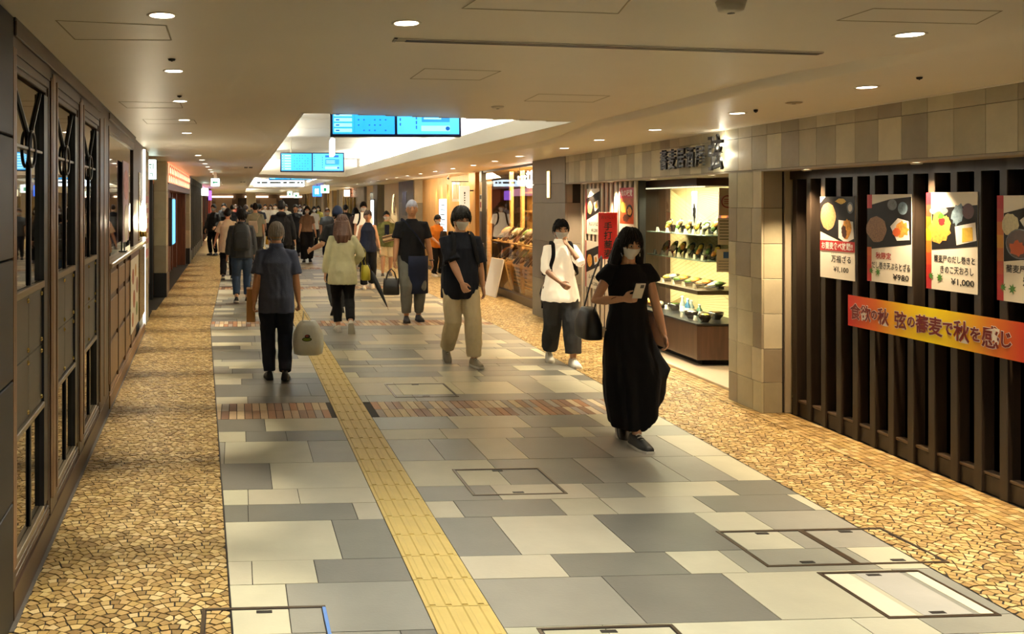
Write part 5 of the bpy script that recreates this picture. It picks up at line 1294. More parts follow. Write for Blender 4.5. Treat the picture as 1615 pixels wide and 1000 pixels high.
m_sole = M('sole_white', '#dcdad2', .6); m_soleb = M('sole_black', '#191919', .7)
def cloth(name, col, var=.08, rough=.9, **k): return M(name, col, rough, var=var, scale=k.pop('scale', 14), bump=.25, bscale=160, spec=.25, **k)
def hand(b, w_, d, t, side, k=1., curl=.35, spread=.06, thumb=.5):
    """palm, four fingers of different lengths and a thumb leaving the side of the palm"""
    d = d.normalized(); t = (t-d*t.dot(d)).normalized(); n = (t.cross(d) if side > 0 else d.cross(t)).normalized()
    L_ = .092*k; pal = []
    for f, wd, th in ((0, .026, .019), (.25, .034, .019), (.6, .040, .0165), (.95, .041, .013), (1.02, .034, .009)):
        c = w_+d*(L_*f); pal.append([c+t*(math.cos(a)*wd*k)+n*(math.sin(a)*th*k) for a in [2*PI*j/12 for j in range(12)]])
    b.loft(pal)
    for i, (off, ln) in enumerate(((.031, .072), (.0105, .080), (-.0105, .075), (-.030, .060))):
        p = w_+d*(L_*.92)+t*(off*k); dd = (d+t*(spread*(1.5-i)*.6)).normalized(); pts = [w_+d*(L_*.55)+t*(off*k*.8), p]; a = 0
        for s_, fr in enumerate((.42, .32, .26)):
            a += curl*(.8, 1.2, .9)[s_]*(1+.08*i); v = dd*math.cos(a)+n*math.sin(a); p = p+v*(ln*k*fr); pts.append(p)
        b.tube(pts, [.0088*k, .0092*k, .0084*k, .0076*k, .006*k], 8)
    p0 = w_+d*(L_*.22)+t*(.022*k); v = (d*.62+t*.75+n*.25*thumb).normalized(); p1 = p0+v*(.036*k); v2 = (d*.9+t*.3+n*.7*thumb).normalized(); p2 = p1+v2*(.030*k); p3 = p2+(d*.9+t*.1+n*.9*thumb).normalized()*(.024*k)
    b.tube([p0, p1, p2, p3], [.013*k, .0115*k, .0098*k, .0075*k], 8)
def head_deform(p):
    q = p.copy()
    if q.z < 0: q.x *= 1-.34*(-q.z)**1.4
    if q.z < -.1 and q.y > 0: q.y *= 1-.10*(-q.z-.1)
    if q.z < -.35 and q.y < 0: q.y *= 1-.45*min(1, (-q.z-.35)/.5)
    if p.y > .3:
        g = math.exp(-((p.x/.13)**2)-((p.z+.18)/.14)**2); q.y += .20*g*p.y                         # nose
        g = math.exp(-((p.x/.10)**2)-((p.z-.05)/.2)**2); q.y += .05*g
        for s in (-1, 1): g = math.exp(-(((p.x-s*.36)/.16)**2)-((p.z-.02)/.11)**2); q.y -= .07*g    # eye sockets
        g = math.exp(-((p.x/.25)**2)-((p.z-.2)/.08)**2); q.y += .03*g
        g = math.exp(-((p.x/.2)**2)-((p.z+.50)/.06)**2); q.y += .05*g                              # lips
        g = math.exp(-((p.x/.2)**2)-((p.z+.85)/.12)**2); q.y += .10*g                              # chin
    return q
def person(label, at, face, h, sex='m', feet=((.10, .14, 0), (-.10, -.14, .35)), hands=None, elbows=None, curls=(.35, .35), thumbs=None, lean=.03, head=(0, 0), skin=None,
           top=None, bottom=None, dress=None, shoes=None, hair=('short', None), mask=True, vox=.012, eyes=False, group=None, seed=1, extra=None, hem=.74, sleeve=.75, ease=.02, shoulder=1.):
    """at: world x, y; face: heading (0 = away from the camera, pi = towards it). local +y forward, +x the person's right. feet: (x, y, heel lift) right, left."""
    s = h/1.70; S_ = skin or m_skin; fem = sex == 'f'
    root = T('person', label, 'person', (at[0], at[1], 0), face, group)
    J = {}
    # ---- legs
    l1 = l2 = .415*s; hipx = .092*s
    ank = []
    for (x, y, p) in feet:
        if p >= 0: by = y+.125*s; a = V((x, by-.125*s*math.cos(p)+.06*s*math.sin(p)*.3, .012+.125*s*math.sin(p)+.075*s*math.cos(p)))
        else: a = V((x, y, .087*s))
        ank.append(a)
    hz = .885*s
    for sx, a in zip((1, -1), ank):
        dx, dy = a.x-sx*hipx, a.y; m = math.sqrt(max(.01, ((l1+l2)*.995)**2-dx*dx-dy*dy)); hz = min(hz, a.z+m)
    hips = [V((hipx, 0, hz)), V((-hipx, 0, hz))]; knees = []
    for i in range(2):
        k, e = ik(hips[i], ank[i], l1, l2, (0.05*(1, -1)[i], 1, 0)); knees.append(k); ank[i] = e
    dz = hz-.885*s                                          # everything above the hips moves with them
    def sp(z, y=0, x=0): zz = z*s+dz; return V((x*s, y*s+lean*max(0, z-.9)*s*1.6, zz))
    sw = (.166 if not fem else .148)*s*shoulder
    sh = [sp(1.362)+V((sw, 0, 0)), sp(1.362)-V((sw, 0, 0))]
    la, lf = .275*s, .245*s
    if hands is None: hands = ((.24, .10, .80), (-.24, -.06, .80))
    wr_, el = [], []
    for i in range(2):
        t = V(hands[i]); t = V((t.x*s, t.y*s, t.z*s+dz)); e, w2 = ik(sh[i], t, la, lf, (elbows[i] if elbows and elbows[i] else (.35*(1, -1)[i], -1, -.1))); el.append(e); wr_.append(w2)
    # ---- body: one continuous skin
    b = MB(); R = dict(f=[(.80, .150, .105), (.90, .172, .118), (1.04, .124, .098), (1.17, .140, .108), (1.27, .142, .110), (1.345, .126, .085), (1.40, .078, .062), (1.44, .049, .052), (1.50, .047, .050)],
                       m=[(.80, .148, .102), (.90, .164, .115), (1.04, .142, .105), (1.17, .152, .115), (1.27, .158, .116), (1.345, .142, .092), (1.40, .092, .07), (1.44, .058, .060), (1.50, .055, .057)])[sex]
    b.loft([[tuple(V((x*s, y*s, 0))+sp(z)) for x, y, _ in ell(0, 0, 0, rx, ry, 20, .9)] for z, rx, ry in R])
    for i in range(2):
        b.tube([sh[i]-V(((1, -1)[i]*.05*s, 0, 0)), sh[i], sh[i].lerp(el[i], .5), el[i], el[i].lerp(wr_[i], .35), wr_[i]], [q*s*(1 if not fem else .86) for q in (.044, .048, .047, .042, .043, .0265)], 12)
        b.tube([hips[i]+V((0, 0, .02*s)), hips[i].lerp(knees[i], .45), knees[i], knees[i].lerp(ank[i], .3), knees[i].lerp(ank[i], .7), ank[i]], [q*s for q in (.090, .078, .056, .058, .044, .036)], 12)
        d = (wr_[i]-el[i]).normalized(); th = V(thumbs[i]) if thumbs and thumbs[i] else (V((0, 1, 0)) if abs(d.z) > .6 else V((0, 0, 1)))
        if abs(th.normalized().dot(d)) > .95: th = V((1, 0, 0))
        hand(b, wr_[i], d, th, (1, -1)[i], s*(.98 if not fem else .9), curls[i])
    hc = sp(1.585, .018)+V((0, 0, 0)); hr = V((.079, .098, .121))*s*(1.0 if fem else 1.02)
    Mh = Matrix.Rotation(head[1], 4, 'Z') @ Matrix.Rotation(-head[0], 4, 'X')
    b.sph(hc, tuple(hr), 26, 20, mx=Mh, deform=head_deform)
    for sx in (-1, 1): b.sph(hc+Mh.to_3x3() @ V((sx*.077*s, -.008*s, -.012*s)), (.010*s, .020*s, .030*s), 8, 6, mx=Mh)
    b.tube([sp(1.44), sp(1.53, .008)], [.052*s, .050*s], 12)
    bake_add('body', b, S_, root, vox*(.66 if vox < .02 else .62), 2)
    Hm = lambda p: hc+Mh.to_3x3() @ V((p[0]*hr.x, p[1]*hr.y, p[2]*hr.z))
    # ---- face
    if eyes:
        for sx in (-1, 1):
            e = MB(); e.sph(Hm((sx*.38, .90, .03)), (.013*s, .008*s, .0065*s), 8, 6, mx=Mh); P('eye', e, m_eyew, root, True)
            e = MB(); e.sph(Hm((sx*.38, .965, .03)), (.0062*s, .004*s, .0062*s), 8, 6, mx=Mh); P('iris', e, m_iris, root, True)
            e = MB(); e.tube([Hm((sx*.2, .98, .20)), Hm((sx*.42, .93, .235)), Hm((sx*.62, .80, .19))], .0045*s, 6); P('eyebrow', e, hair[1] or m_hairb, root, True)
        if not mask: e = MB(); e.tube([Hm((-.22, .98, -.50)), Hm((0, 1.03, -.49)), Hm((.22, .98, -.50))], [.002*s, .005*s, .002*s], 6); P('mouth', e, M('lips', '#9a5548', .5), root, True)
    if mask:
        e = MB(); nu, nv = 14, 8; vs = []
        for k in (1.10, 1.05):
            for j in range(nv+1):
                zz = -.92+.80*j/nv
                for i in range(nu+1):
                    a = (i/nu-.5)*2*1.12; f = math.sqrt(max(.03, 1-min(.97, abs(zz))**2)); p = V((math.sin(a)*max(f, .55), math.cos(a)*max(f, .62), zz)); p = head_deform(p) if False else V((p.x*(1-.22*max(0, -zz)**1.4), p.y, p.z))
                    g = math.exp(-((a/.35)**2)-((zz+.25)/.3)**2); p.y += .14*g; vs.append(Hm((p.x*k, p.y*k, zz)))
        n1 = (nu+1)*(nv+1); fs = []
        for j in range(nv):
            for i in range(nu):
                q = (j*(nu+1)+i, j*(nu+1)+i+1, (j+1)*(nu+1)+i+1, (j+1)*(nu+1)+i); fs += [tuple(reversed(q)), tuple(n1+t for t in q)]
        e.add(vs, fs); mk = P('face_mask', e, m_mask, root, True)
        e = MB()
        for sx in (-1, 1):
            for z0 in (-.2, -.75): e.tube([Hm((sx*.92, .5, z0)), Hm((sx*1.06, .1, -.1+z0*.3)), Hm((sx*1.07, -.12, -.05))], .0022*s, 5)
        P('ear_loop', e, m_mask, mk)
    # ---- hair
    style, hm = hair; hm = hm or m_hairb; rnd = random.Random(seed)
    def cap(p, top_=1.10, front=.42, back=-.55, fluff=.03, side_=None):
        az = math.atan2(p.x, p.y)
        line = front*max(0, p.y)+back*max(0, -p.y)*1.0+(-.08 if side_ is None else side_)*(1-abs(p.y))+(.16*noise.noise(V((az*3.2, seed, 0)))+.08*noise.noise(V((az*9, seed, 4))) if fluff > .015 else 0)
        k = top_+fluff*noise.noise(p*4+V((seed, 0, 0)))+fluff*.6*noise.noise(p*9)+min(fluff, .06)*.7*noise.noise(V((az*7, p.z*2, seed)))
        m = smooth((p.z-line)/.12+.5); return p*(.90*(1-m)+k*m)
    if style in ('short', 'fluffy', 'crop', 'bob', 'long', 'tied'):
        kw = dict(short=dict(top_=1.14, front=.42, fluff=.07, side_=-.1), fluffy=dict(top_=1.22, front=.26, back=-.55, fluff=.14, side_=-.2), crop=dict(top_=1.045, front=.55, back=-.45, fluff=.02), bob=dict(top_=1.13, front=.32, back=-1., side_=-.9, fluff=.04), long=dict(top_=1.12, front=.42, back=-1., side_=-.8, fluff=.03), tied=dict(top_=1.08, front=.45, back=-.5))[style]
        e = MB(); e.sph(hc, tuple(hr), *((44, 30) if vox < .0135 else (26, 18)), mx=Mh, deform=lambda p: cap(p, **kw))
        if style in ('bob', 'long'):
            zb = dict(bob=-1.25, long=-2.35)[style]; f = MB(); f.v, f.f, f.m, f.c = e.v, e.f, e.m, e.c
            for i in range(9):
                a = PI*1.02+PI*(.96)*(i/8); x, y = math.cos(a), math.sin(a); w_ = rnd.uniform(-.12, .12)
                bk = 1.0 if y > -.35 else 1.0+.42*(-y)
                f.tube([Hm((x*.98, y*.95, .3)), Hm((x*1.12, y*1.06-.02, -.6)), Hm((x*(1.28+w_), y*1.10*bk-.05, (zb-.6)/2)), Hm((x*(1.25+w_*1.6), y*1.12*bk-.1, zb+rnd.uniform(-.15, .2)))], [.03*s, .042*s, .044*s, .020*s], 8)
            bake_add('hair', f, hm, root, vox*.7, 2, .004, 30, seed=seed, wdir=(1, 1, .2))
        else: P('hair', e, hm, root, True)
        if vox < .0135:
            e = MB(); lift = dict(fluffy=1.22, short=1.13, crop=1.045, tied=1.09, bob=1.13, long=1.12)[style]; fr = kw['front']
            for i in range(dict(fluffy=120, crop=110).get(style, 90)):
                a = rnd.uniform(-PI, PI); y_, x_ = math.cos(a), math.sin(a); e0 = rnd.uniform(.45, 1.45); e1 = math.asin(max(-.9, min(.95, fr*max(0, y_)+kw.get('back', -.55)*max(0, -y_)*.9+kw.get('side_', -.08)*(1-abs(y_))+rnd.uniform(-.3, .14))))
                if style in ('bob', 'long') and y_ < .5: e1 = min(e1, -.2)
                e1 = max(e1, e0-1.1) if e0 > .9 else e1; pts = []
                for k in range(5):
                    u = k/4; el_ = e0+(e1-e0)*u; aa = a+.25*u*math.sin(i*2.1); l_ = lift*(.97+.05*math.sin(PI*u)+rnd.uniform(-.01, .015))*(1 if style == 'crop' else 1+.04*u)
                    pts.append(Hm((math.sin(aa)*math.cos(el_)*l_, math.cos(aa)*math.cos(el_)*l_, math.sin(el_)*l_)))
                r_ = (.010 if style != 'crop' else .006)*s; e.tube(pts, [r_*.6, r_, r_, r_*.8, r_*.25], 6)
            P('hair_locks', e, hm, root, True)
        if style == 'tied': f = MB(); f.sph(Hm((0, -1.15, .1)), (.04*s, .04*s, .05*s), 10, 8); P('hair_bun', f, hm, root, True)
    elif style == 'cap':
        e = MB(); e.sph(hc, tuple(hr), 24, 16, mx=Mh, deform=lambda p: cap(p, top_=1.13, front=.18, back=-.08, fluff=0, side_=.05)); P('cap', e, hair[1], root, True)
        e = MB(); e.prism([(hr.x*math.cos(a), hr.y*(.75+.9*math.sin(a))) for a in [PI*i/12 for i in range(13)]], 0, .008, mx=Matrix.Translation(Hm((0, .15, .22))) @ Mh); P('visor', e, hair[1], root)
        e = MB(); e.sph(hc, tuple(hr), 20, 14, mx=Mh, deform=lambda p: cap(p, top_=1.06, front=.4, back=-.5)); P('hair', e, m_hairb, root, True)
    elif style == 'bandana':
        e = MB(); e.sph(hc, tuple(hr), 24, 16, mx=Mh, deform=lambda p: cap(p, top_=1.10, front=.30, back=-.05, fluff=.015, side_=.1)); P('bandana', e, hair[1], root, True)
        e = MB(); e.tube([Hm((.1, -1.08, .0)), Hm((.2, -1.25, -.25)), Hm((.15, -1.2, -.55))], [.016*s, .022*s, .01*s], 8); P('bandana_knot', e, hair[1], root, True)
        e = MB(); e.sph(hc, tuple(hr), 20, 14, mx=Mh, deform=lambda p: cap(p, top_=1.04, front=.5, back=-.6, side_=-.1)); P('hair', m_b := e, m_hairb, root, True)
    # ---- clothes
    if top:
        b = MB(); e_ = ease
        rings = []
        zs = [hem, hem+.04, .90, 1.04, 1.17, 1.27, 1.345, 1.40, 1.445]
        def rr(z):
            for (z0, a0, b0), (z1, a1, b1) in zip(R[:-1], R[1:]):
                if z <= z1: k = max(0, (z-z0)/(z1-z0)); return a0+(a1-a0)*k, b0+(b1-b0)*k
            return R[-1][1:]
        for z in zs:
            rx, ry = rr(max(z, .80)); k = e_*(1.15 if z < .95 else 1.6 if z < 1.1 else 1. if z < 1.30 else .5)
            if z <= hem+.05: rx = max(rx, .158 if fem else .160); k *= top.get('flare', 1.3)
            if z <= .91: ry += .022
            rings.append([tuple(V((x*s, y*s, 0))+sp(z)) for x, y, _ in ell(0, 0, 0, rx+k, ry+k, 24, .88)])
        b.loft(rings)
        if sleeve:
            for i in range(2):
                r0, r1, r2 = [q*s*(1 if not fem else .9) for q in (.056, .056, .050)]; w_ = e_*top.get('wide', 1.)*s
                if sleeve <= 1: p = sh[i].lerp(el[i], sleeve); pts = [sh[i]-V(((1, -1)[i]*.07*s, 0, 0)), sh[i]+V((0, 0, -.002)), sh[i].lerp(el[i], sleeve*.5), p]; rad = [r0*1.0, r0*1.06+w_*.25, r1+w_*.6, r1+w_*.95]
                else:
                    p = el[i].lerp(wr_[i], sleeve-1); pts = [sh[i]-V(((1, -1)[i]*.07*s, 0, 0)), sh[i], sh[i].lerp(el[i], .5), el[i], p.lerp(el[i], .4), p]; rad = [r0*1.0, r0*1.06+w_*.25, r1+w_*.55, r2+w_*.6, r2*.92+w_*.55, r2*.70+w_*.35]
                b.tube(pts, rad, 14)
        bake_add(top.get('name', 'shirt'), b, top['m'], root, vox*.9, 3, top.get('wr', .007), top.get('wf', 11), top.get('label'), seed)
        if top.get('collar'):
            e = MB(); e.loft([[tuple(V((x*s, y*s, 0))+sp(z, .004)) for x, y, _ in ell(0, 0, 0, rx, rx*1.02, 20)] for z, rx in ((1.42, .082), (1.455, .078), (1.478, .070), (1.47, .062), (1.44, .062))]); P('collar', e, top['m'], root, True)
    if bottom:
        b = MB(); w0 = bottom.get('w', .02); wk, wa = bottom.get('wk', w0+.005), bottom.get('wa', w0+.01); ln = bottom.get('len', .985)
        b.loft([[tuple(V((x*s, y*s, 0))+sp(z)) for x, y, _ in ell(0, 0, 0, rx, ry, 20, .9)] for z, rx, ry in ((.80, .150+w0*.5, .108+w0*.5), (.90, .170+w0*.5, .122+w0*.4), (1.02, .145+w0*.3, .112+w0*.3))])
        for i in range(2):
            e_ = ank[i]; pts = [hips[i]+V((0, 0, .03*s)), hips[i].lerp(knees[i], .4), knees[i]]; rad = [(.093+w0*.5)*s, (.083+w0)*s, (.060+wk)*s]
            if ln > .5:
                f = (ln-.5)*2; pts += [knees[i].lerp(e_, f*.5), knees[i].lerp(e_, f)]; rad += [(.056+(wk+wa)/2)*s, (.043+wa)*s]
            else: pts = [pts[0], hips[i].lerp(knees[i], .4), hips[i].lerp(knees[i], ln*2)]; rad[2] = (.068+wk)*s
            b.tube(pts, rad, 16)
        bake_add('trousers' if ln > .6 else 'shorts', b, bottom['m'], root, vox*.9, 3, bottom.get('wr', .007), bottom.get('wf', 10), bottom.get('label'), seed+5, (1, 1, .6))
    if dress:
        b = MB(); ph = .6
        rings = []
        for z, rx, ry, fo in dress['rings']:
            cx = dress.get('sway', 0)*max(0, (.95-z))**1.3; cy = dress.get('swayy', 0)*max(0, .95-z)
            q = []
            for x, y, _ in ell(0, 0, 0, rx, ry, 40, .95, fo, 7, ph): q.append(tuple(V(((x*(1+.42*smooth((.75-z)/.3)*(1 if z > .3 else .55)) if x < 0 else x)*s+cx*s, (y+cy)*s, dress.get('tilt', 0)*max(0, -x-.02)*max(0, .75-z)*s))+sp(z)))
            rings.append(q)
        b.loft(rings)
        for i in range(2):
            sg = (1, -1)[i]; b.tube([sh[i]-V((sg*.08*s, 0, -.01*s)), sh[i]+V((sg*.0, 0, .012*s)), sh[i].lerp(el[i], .22)+V((sg*.018*s, 0, .0)), sh[i].lerp(el[i], .34)+V((sg*.022*s, 0, 0))], [.05*s, .060*s, .068*s, .066*s], 14)
        bake_add('dress', b, dress['m'], root, vox*.9, 2, .008, 9, None, seed, (1, 1, .3))
    if shoes:
        for i in range(2):
            p = feet[i][2]; A = ank[i]; Fm = Matrix.Translation(A) @ Matrix.Rotation(-p, 4, 'X') @ Matrix.Rotation(-(.10, -.10)[i], 4, 'Z') if True else None
            up = MB(); sl = MB(); k = s*shoes.get('k', 1.)
            st = ((-.068, .024, .055), (-.055, .035, .075), (-.02, .039, .088), (.02, .040, .078), (.07, .045, .058), (.115, .048, .046), (.155, .042, .036), (.182, .026, .024))
            rings = []; so = []
            for y, w_, hh in st:
                rings.append([Fm @ V((w_*k*math.copysign(abs(math.cos(a))**.8, math.cos(a)), y*k, -.066*k+hh*k*max(0., math.sin(a)) if math.sin(a) > 0 else -.066*k)) for a in [PI*j/10 for j in range(11)]])
                so.append([Fm @ V((w_*1.06*k*sx_, y*1.02*k, zz*k)) for sx_, zz in ((1, -.060), (-1, -.060), (-1, -.084), (1, -.084))])
            up.loft(rings); sl.loft([list(reversed(r)) for r in so])
            so_ = P('shoe', up, shoes['m'], root, True); P('sole', sl, shoes.get('sole', m_soleb), so_)
            if shoes.get('lace'): 
                e = MB()
                for q in range(3): e.tube([Fm @ V((-.02*k, (.03+.022*q)*k, (-.066+.072-.012*q)*k)), Fm @ V((.0, (.03+.022*q)*k, (-.066+.082-.013*q)*k)), Fm @ V((.02*k, (.03+.022*q)*k, (-.066+.072-.012*q)*k))], .004*k, 5)
                P('lace', e, m_sole, so_)
    J.update(root=root, s=s, sp=sp, sh=sh, el=el, wr=wr_, hips=hips, knees=knees, ank=ank, hc=hc, Hm=Hm, dz=dz)
    return J
def world(J, p): return J['root'].matrix_basis @ V(p)
CARRY = []
def thing_on(J, name, label, cat, at, group=None):
    """a thing carried by a person: an object of its own, at a point given in the person's own axes"""
    p = V((J['root'].location))+Matrix.Rotation(J['root'].rotation_euler.z, 3, 'Z') @ V(at)
    t = T(name, label, cat, tuple(p), J['root'].rotation_euler.z, group); CARRY.append((t, J['root'])); return t
def strap(pts, w=.018, t=.004):
    b = MB(); P_ = [V(p) for p in pts]; out = []
    for i in range(len(P_)-1):
        p0, p1, p2, p3 = P_[max(i-1, 0)], P_[i], P_[i+1], P_[min(i+2, len(P_)-1)]
        for k in range(5):
            u = k/5; out.append(.5*((2*p1)+(p2-p0)*u+(2*p0-5*p1+4*p2-p3)*u*u+(3*p1-p0-3*p2+p3)*u**3))
    pts = out+[P_[-1]]; b.tube(pts, t, 8, flat=[w]*len(pts)); return b
def backpack(J, label, m, k=1., straps=True, d=.13):
    s = J['s']; t = thing_on(J, 'backpack', label, 'backpack', J['sp'](1.20, -.145-d*.5))
    b = MB(); W, Hh, D = .145*k*s, .215*k*s, d*.5*s
    b.loft([ell(0, 0, z*Hh, W*w_, D*w_, 18, .6) for z, w_ in ((-1, .78), (-.94, .93), (-.5, 1), (.3, .98), (.75, .88), (.95, .66), (1., .45))]); P('pack_body', b, m, t, True)
    b = MB(); b.loft([ell(0, -D*.95, z*Hh, W*.78*w_, D*.4*w_, 16, .6) for z, w_ in ((-.85, .8), (-.78, 1), (-.2, 1), (-.05, .85))]); P('front_pocket', b, m, t, True)
    b = MB(); b.tube([(-W*.75, -D*1.0, Hh*.25), (-W*.4, -D*1.06, Hh*.45), (W*.4, -D*1.06, Hh*.45), (W*.75, -D*1.0, Hh*.25)], .004*s, 6); P('zipper', b, m_black, t)
    b = MB(); b.tube([(-.03*s, D*.6, Hh*.96), (-.02*s, D*.3, Hh*1.12), (.02*s, D*.3, Hh*1.12), (.03*s, D*.6, Hh*.96)], .007*s, 6); P('carry_loop', b, m, t)
    if straps:
        for sx in (-1, 1):
            o = J['sp'](1.20, -.145-d*.5); L_ = lambda p: tuple(V(p)-o)
            pts = [L_(J['sp'](1.34, -.13, sx*.075)), L_(J['sp'](1.425, -.07, sx*.095)), L_(J['sp'](1.445, .0, sx*.10)), L_(J['sp'](1.40, .10, sx*.105)), L_(J['sp'](1.27, .155, sx*.115)), L_(J['sp'](1.13, .12, sx*.155)), L_(J['sp'](1.05, -.02, sx*.19)), L_(J['sp'](1.03, -.13, sx*.12))]
            P('shoulder_strap', strap(pts, .024*s, .006*s), m, t, True)
    return t
def soft_bag(t, w, d, h, m, name='bag_body', taper=.8):
    b = MB(); b.loft([ell(0, 0, z*h, w*.5*k, d*.5*k2, 20, .6) for z, k, k2 in ((0, .86, .8), (.04, 1, 1), (.5, .98, 1), (.85, taper+.05, .7), (1, taper, .35))]); return P(name, b, m, t, True)
BLK = cloth('cloth_black', '#0f0f13', .15); NVY = cloth('cloth_navy', '#1b2136', .12); CHR = cloth('cloth_charcoal', '#3a3b3e', .12); GRY = cloth('cloth_grey', '#67665f', .12); WHT = cloth('cloth_white', '#d2cdbf', .03)
CRM = cloth('cloth_cream', '#d6c8a6', .05); BLU = cloth('cloth_slate_blue', '#454c62', .12); GRN = cloth('cloth_pale_green', '#c9c7a4', .07); JNS = cloth('cloth_denim', '#30405a', .2); BRN = cloth('cloth_brown', '#7c6350', .1); DKN = cloth('cloth_ink', '#10141f', .12)
SB = dict(m=M('shoe_black', '#17171a', .5), sole=m_soleb); SW = dict(m=M('shoe_white', '#e4e0d8', .55), sole=m_sole, lace=True); SG = dict(m=M('shoe_grey', '#8a8170', .6), sole=m_sole, lace=True); SBW = dict(m=M('shoe_black'), sole=m_sole, lace=True)
N = PI
# 1 woman in the long black dress
J = person('woman in long black dress and white mask looking at the phone in her hand', (2.545, 6.95), N+.02, 1.60, 'f', ((-.015, -.16, .55), (.0, .17, 0)), ((.13, .25, 1.165), (-.23, .16, .86)), ((.8, -.5, -.6), (-.5, -1, 0)), (.75, .5), ((0, .2, 1), None), .02, (.22, .08),
    dress=dict(m=BLK, sway=-.06, swayy=0, tilt=2.6, rings=[(.12, .175, .225, .09), (.15, .18, .235, .09), (.30, .195, .245, .09), (.45, .20, .235, .075), (.62, .20, .215, .06), (.82, .187, .172, .04), (.98, .160, .140, .012), (1.08, .143, .128, 0), (1.2, .155, .133, 0), (1.29, .160, .130, 0), (1.345, .142, .102, 0), (1.40, .092, .076, 0), (1.42, .078, .072, 0)]), shoes=dict(m=M('shoe_black'), sole=m_sole, lace=True, k=1.18), hair=('long', m_hairb), vox=.0095, eyes=True, seed=3)
w_ = J['wr'][0]; d = (w_-J['el'][0]).normalized()
t = thing_on(J, 'phone', 'pale smartphone held up by the woman in the black dress', 'phone', tuple(w_+d*.105+V((0, .036, .055))))
b = MB(); mxp = Matrix.Rotation(math.radians(-35), 4, 'X'); b.box(-.036, .036, -.004, .004, -.07, .07, .003, mx=mxp); P('phone_body', b, M('phone_shell', '#c9c2b6', .25), t)
b = MB(); b.box(-.033, .033, -.0055, -.0042, -.066, .066, mx=mxp); P('phone_screen', b, M('phone_screen', '#20242a', .1), t); b = MB(); b.box(-.026, .0, .0042, .007, .03, .06, .001, mx=mxp); P('phone_camera', b, m_black, t)
b = MB(); r_ = V(J['wr'][0]).lerp(J['el'][0], .28); b.tube([r_+V((.031*math.cos(a), .031*math.sin(a)*.7, .02*math.sin(a))) for a in [2*PI*i/14 for i in range(15)]], .003, 5, cap=False); P('bracelet', b, M('bracelet_red', '#5a1c1c', .5), J['root'])
t = thing_on(J, 'shoulder_bag', 'black shoulder bag hanging at the elbow of the woman in black', 'bag', (.235, -.19, .75))
soft_bag(t, .15, .34, .24, M('bag_black', '#18181b', .45, bump=.1, bscale=40), taper=.6); P('bag_strap', strap([(-.0, -.10, .22), (-.04, -.06, .42), (-.09, .03, .63), (-.05, .12, .45), (-.0, .12, .22)], .014, .004), m_black, t, True)
# 2 man in cream trousers
J = person('young man in oversized navy tee and cream trousers with white mask', (1.885, 10.28), N+.12, 1.735, 'm', ((.10, -.20, .65), (-.10, .20, 0)), ((.04, .26, .86), (-.27, .05, .68)), ((1, -.4, -.4), None), (.7, .35), ((-.3, .2, 1), None), .02, (.12, .1),
    top=dict(m=DKN, name='oversized_tee', flare=1.1, wide=1.1, wr=.008), bottom=dict(m=CRM, w=.024, wk=.032, wa=.036, len=.975, wr=.009), shoes=SG, hair=('fluffy', m_hairb), vox=.010, eyes=True, seed=11, hem=.72, sleeve=.93, ease=.036, shoulder=1.04)
t = backpack(J, 'thin black backpack worn by the young man in cream trousers', BLK, .8, True, .08)
# 3 man with bandana
J = person('tall man in black tee with pale head cloth and waist apron', (1.83, 14.0), N+.03, 1.83, 'm', ((.10, .13, 0), (-.11, -.02, 0)), ((.27, .10, .735), (-.29, .06, .77)), None, (1.0, .4), None, .0, (0, -.12), m_skin_t,
    top=dict(m=BLK, name='tee', flare=1.1), bottom=dict(m=GRY, w=.03, wk=.034, wa=.02, len=.95), shoes=SB, hair=('bandana', M('bandana_cloth', '#a9adc4', .8)), mask=False, vox=.012, eyes=True, seed=21, hem=.80, sleeve=.72, ease=.026, shoulder=1.06)
b = MB(); s = J['s']; sp = J['sp']
b.loft([[tuple(V((x*s, y*s, 0))+sp(z)) for x, y in [((.235)*math.sin(a), .205*math.cos(a)+.01) for a in [(-1.25+1.6*i/14) for i in range(15)]]]+[tuple(V((x*s, y*s, 0))+sp(z)) for x, y in [(.225*math.sin(a), .192*math.cos(a)+.01) for a in [(.35-1.6*i/14) for i in range(15)]]] for z in (.40, .55, .75, .93)]); P('apron', b, NVY, J['root'], True)
P('sling_strap', strap([sp(1.03, .15, -.17), sp(1.2, .17, -.06), sp(1.33, .155, .05), sp(1.43, .06, .12), sp(1.40, -.06, .13), sp(1.25, -.15, .03), sp(1.05, -.13, -.16)], .03, .006), NVY, J['root'], True)
b = MB(); w_ = J['wr'][1]; b.tube([w_+V((.033*math.cos(a), .033*math.sin(a), .01)) for a in [2*PI*i/12 for i in range(13)]], .008, 6, cap=False); P('watch', b, m_black, J['root'], True)
w_ = J['wr'][0]
t = thing_on(J, 'tote_bag', 'small black tote bag carried by the tall man with the head cloth', 'bag', (w_.x+.06, w_.y+.05, w_.z-.51))
soft_bag(t, .25, .13, .25, M('bag_black'), taper=.9)
for sx in (-1, 1): P('handle', MB().tube([(-.08, .03*sx, .23), (-.05, .025*sx, .34), (0, .015*sx, .395), (.05, .025*sx, .34), (.08, .03*sx, .23)], .008, 8), m_black, t, True)
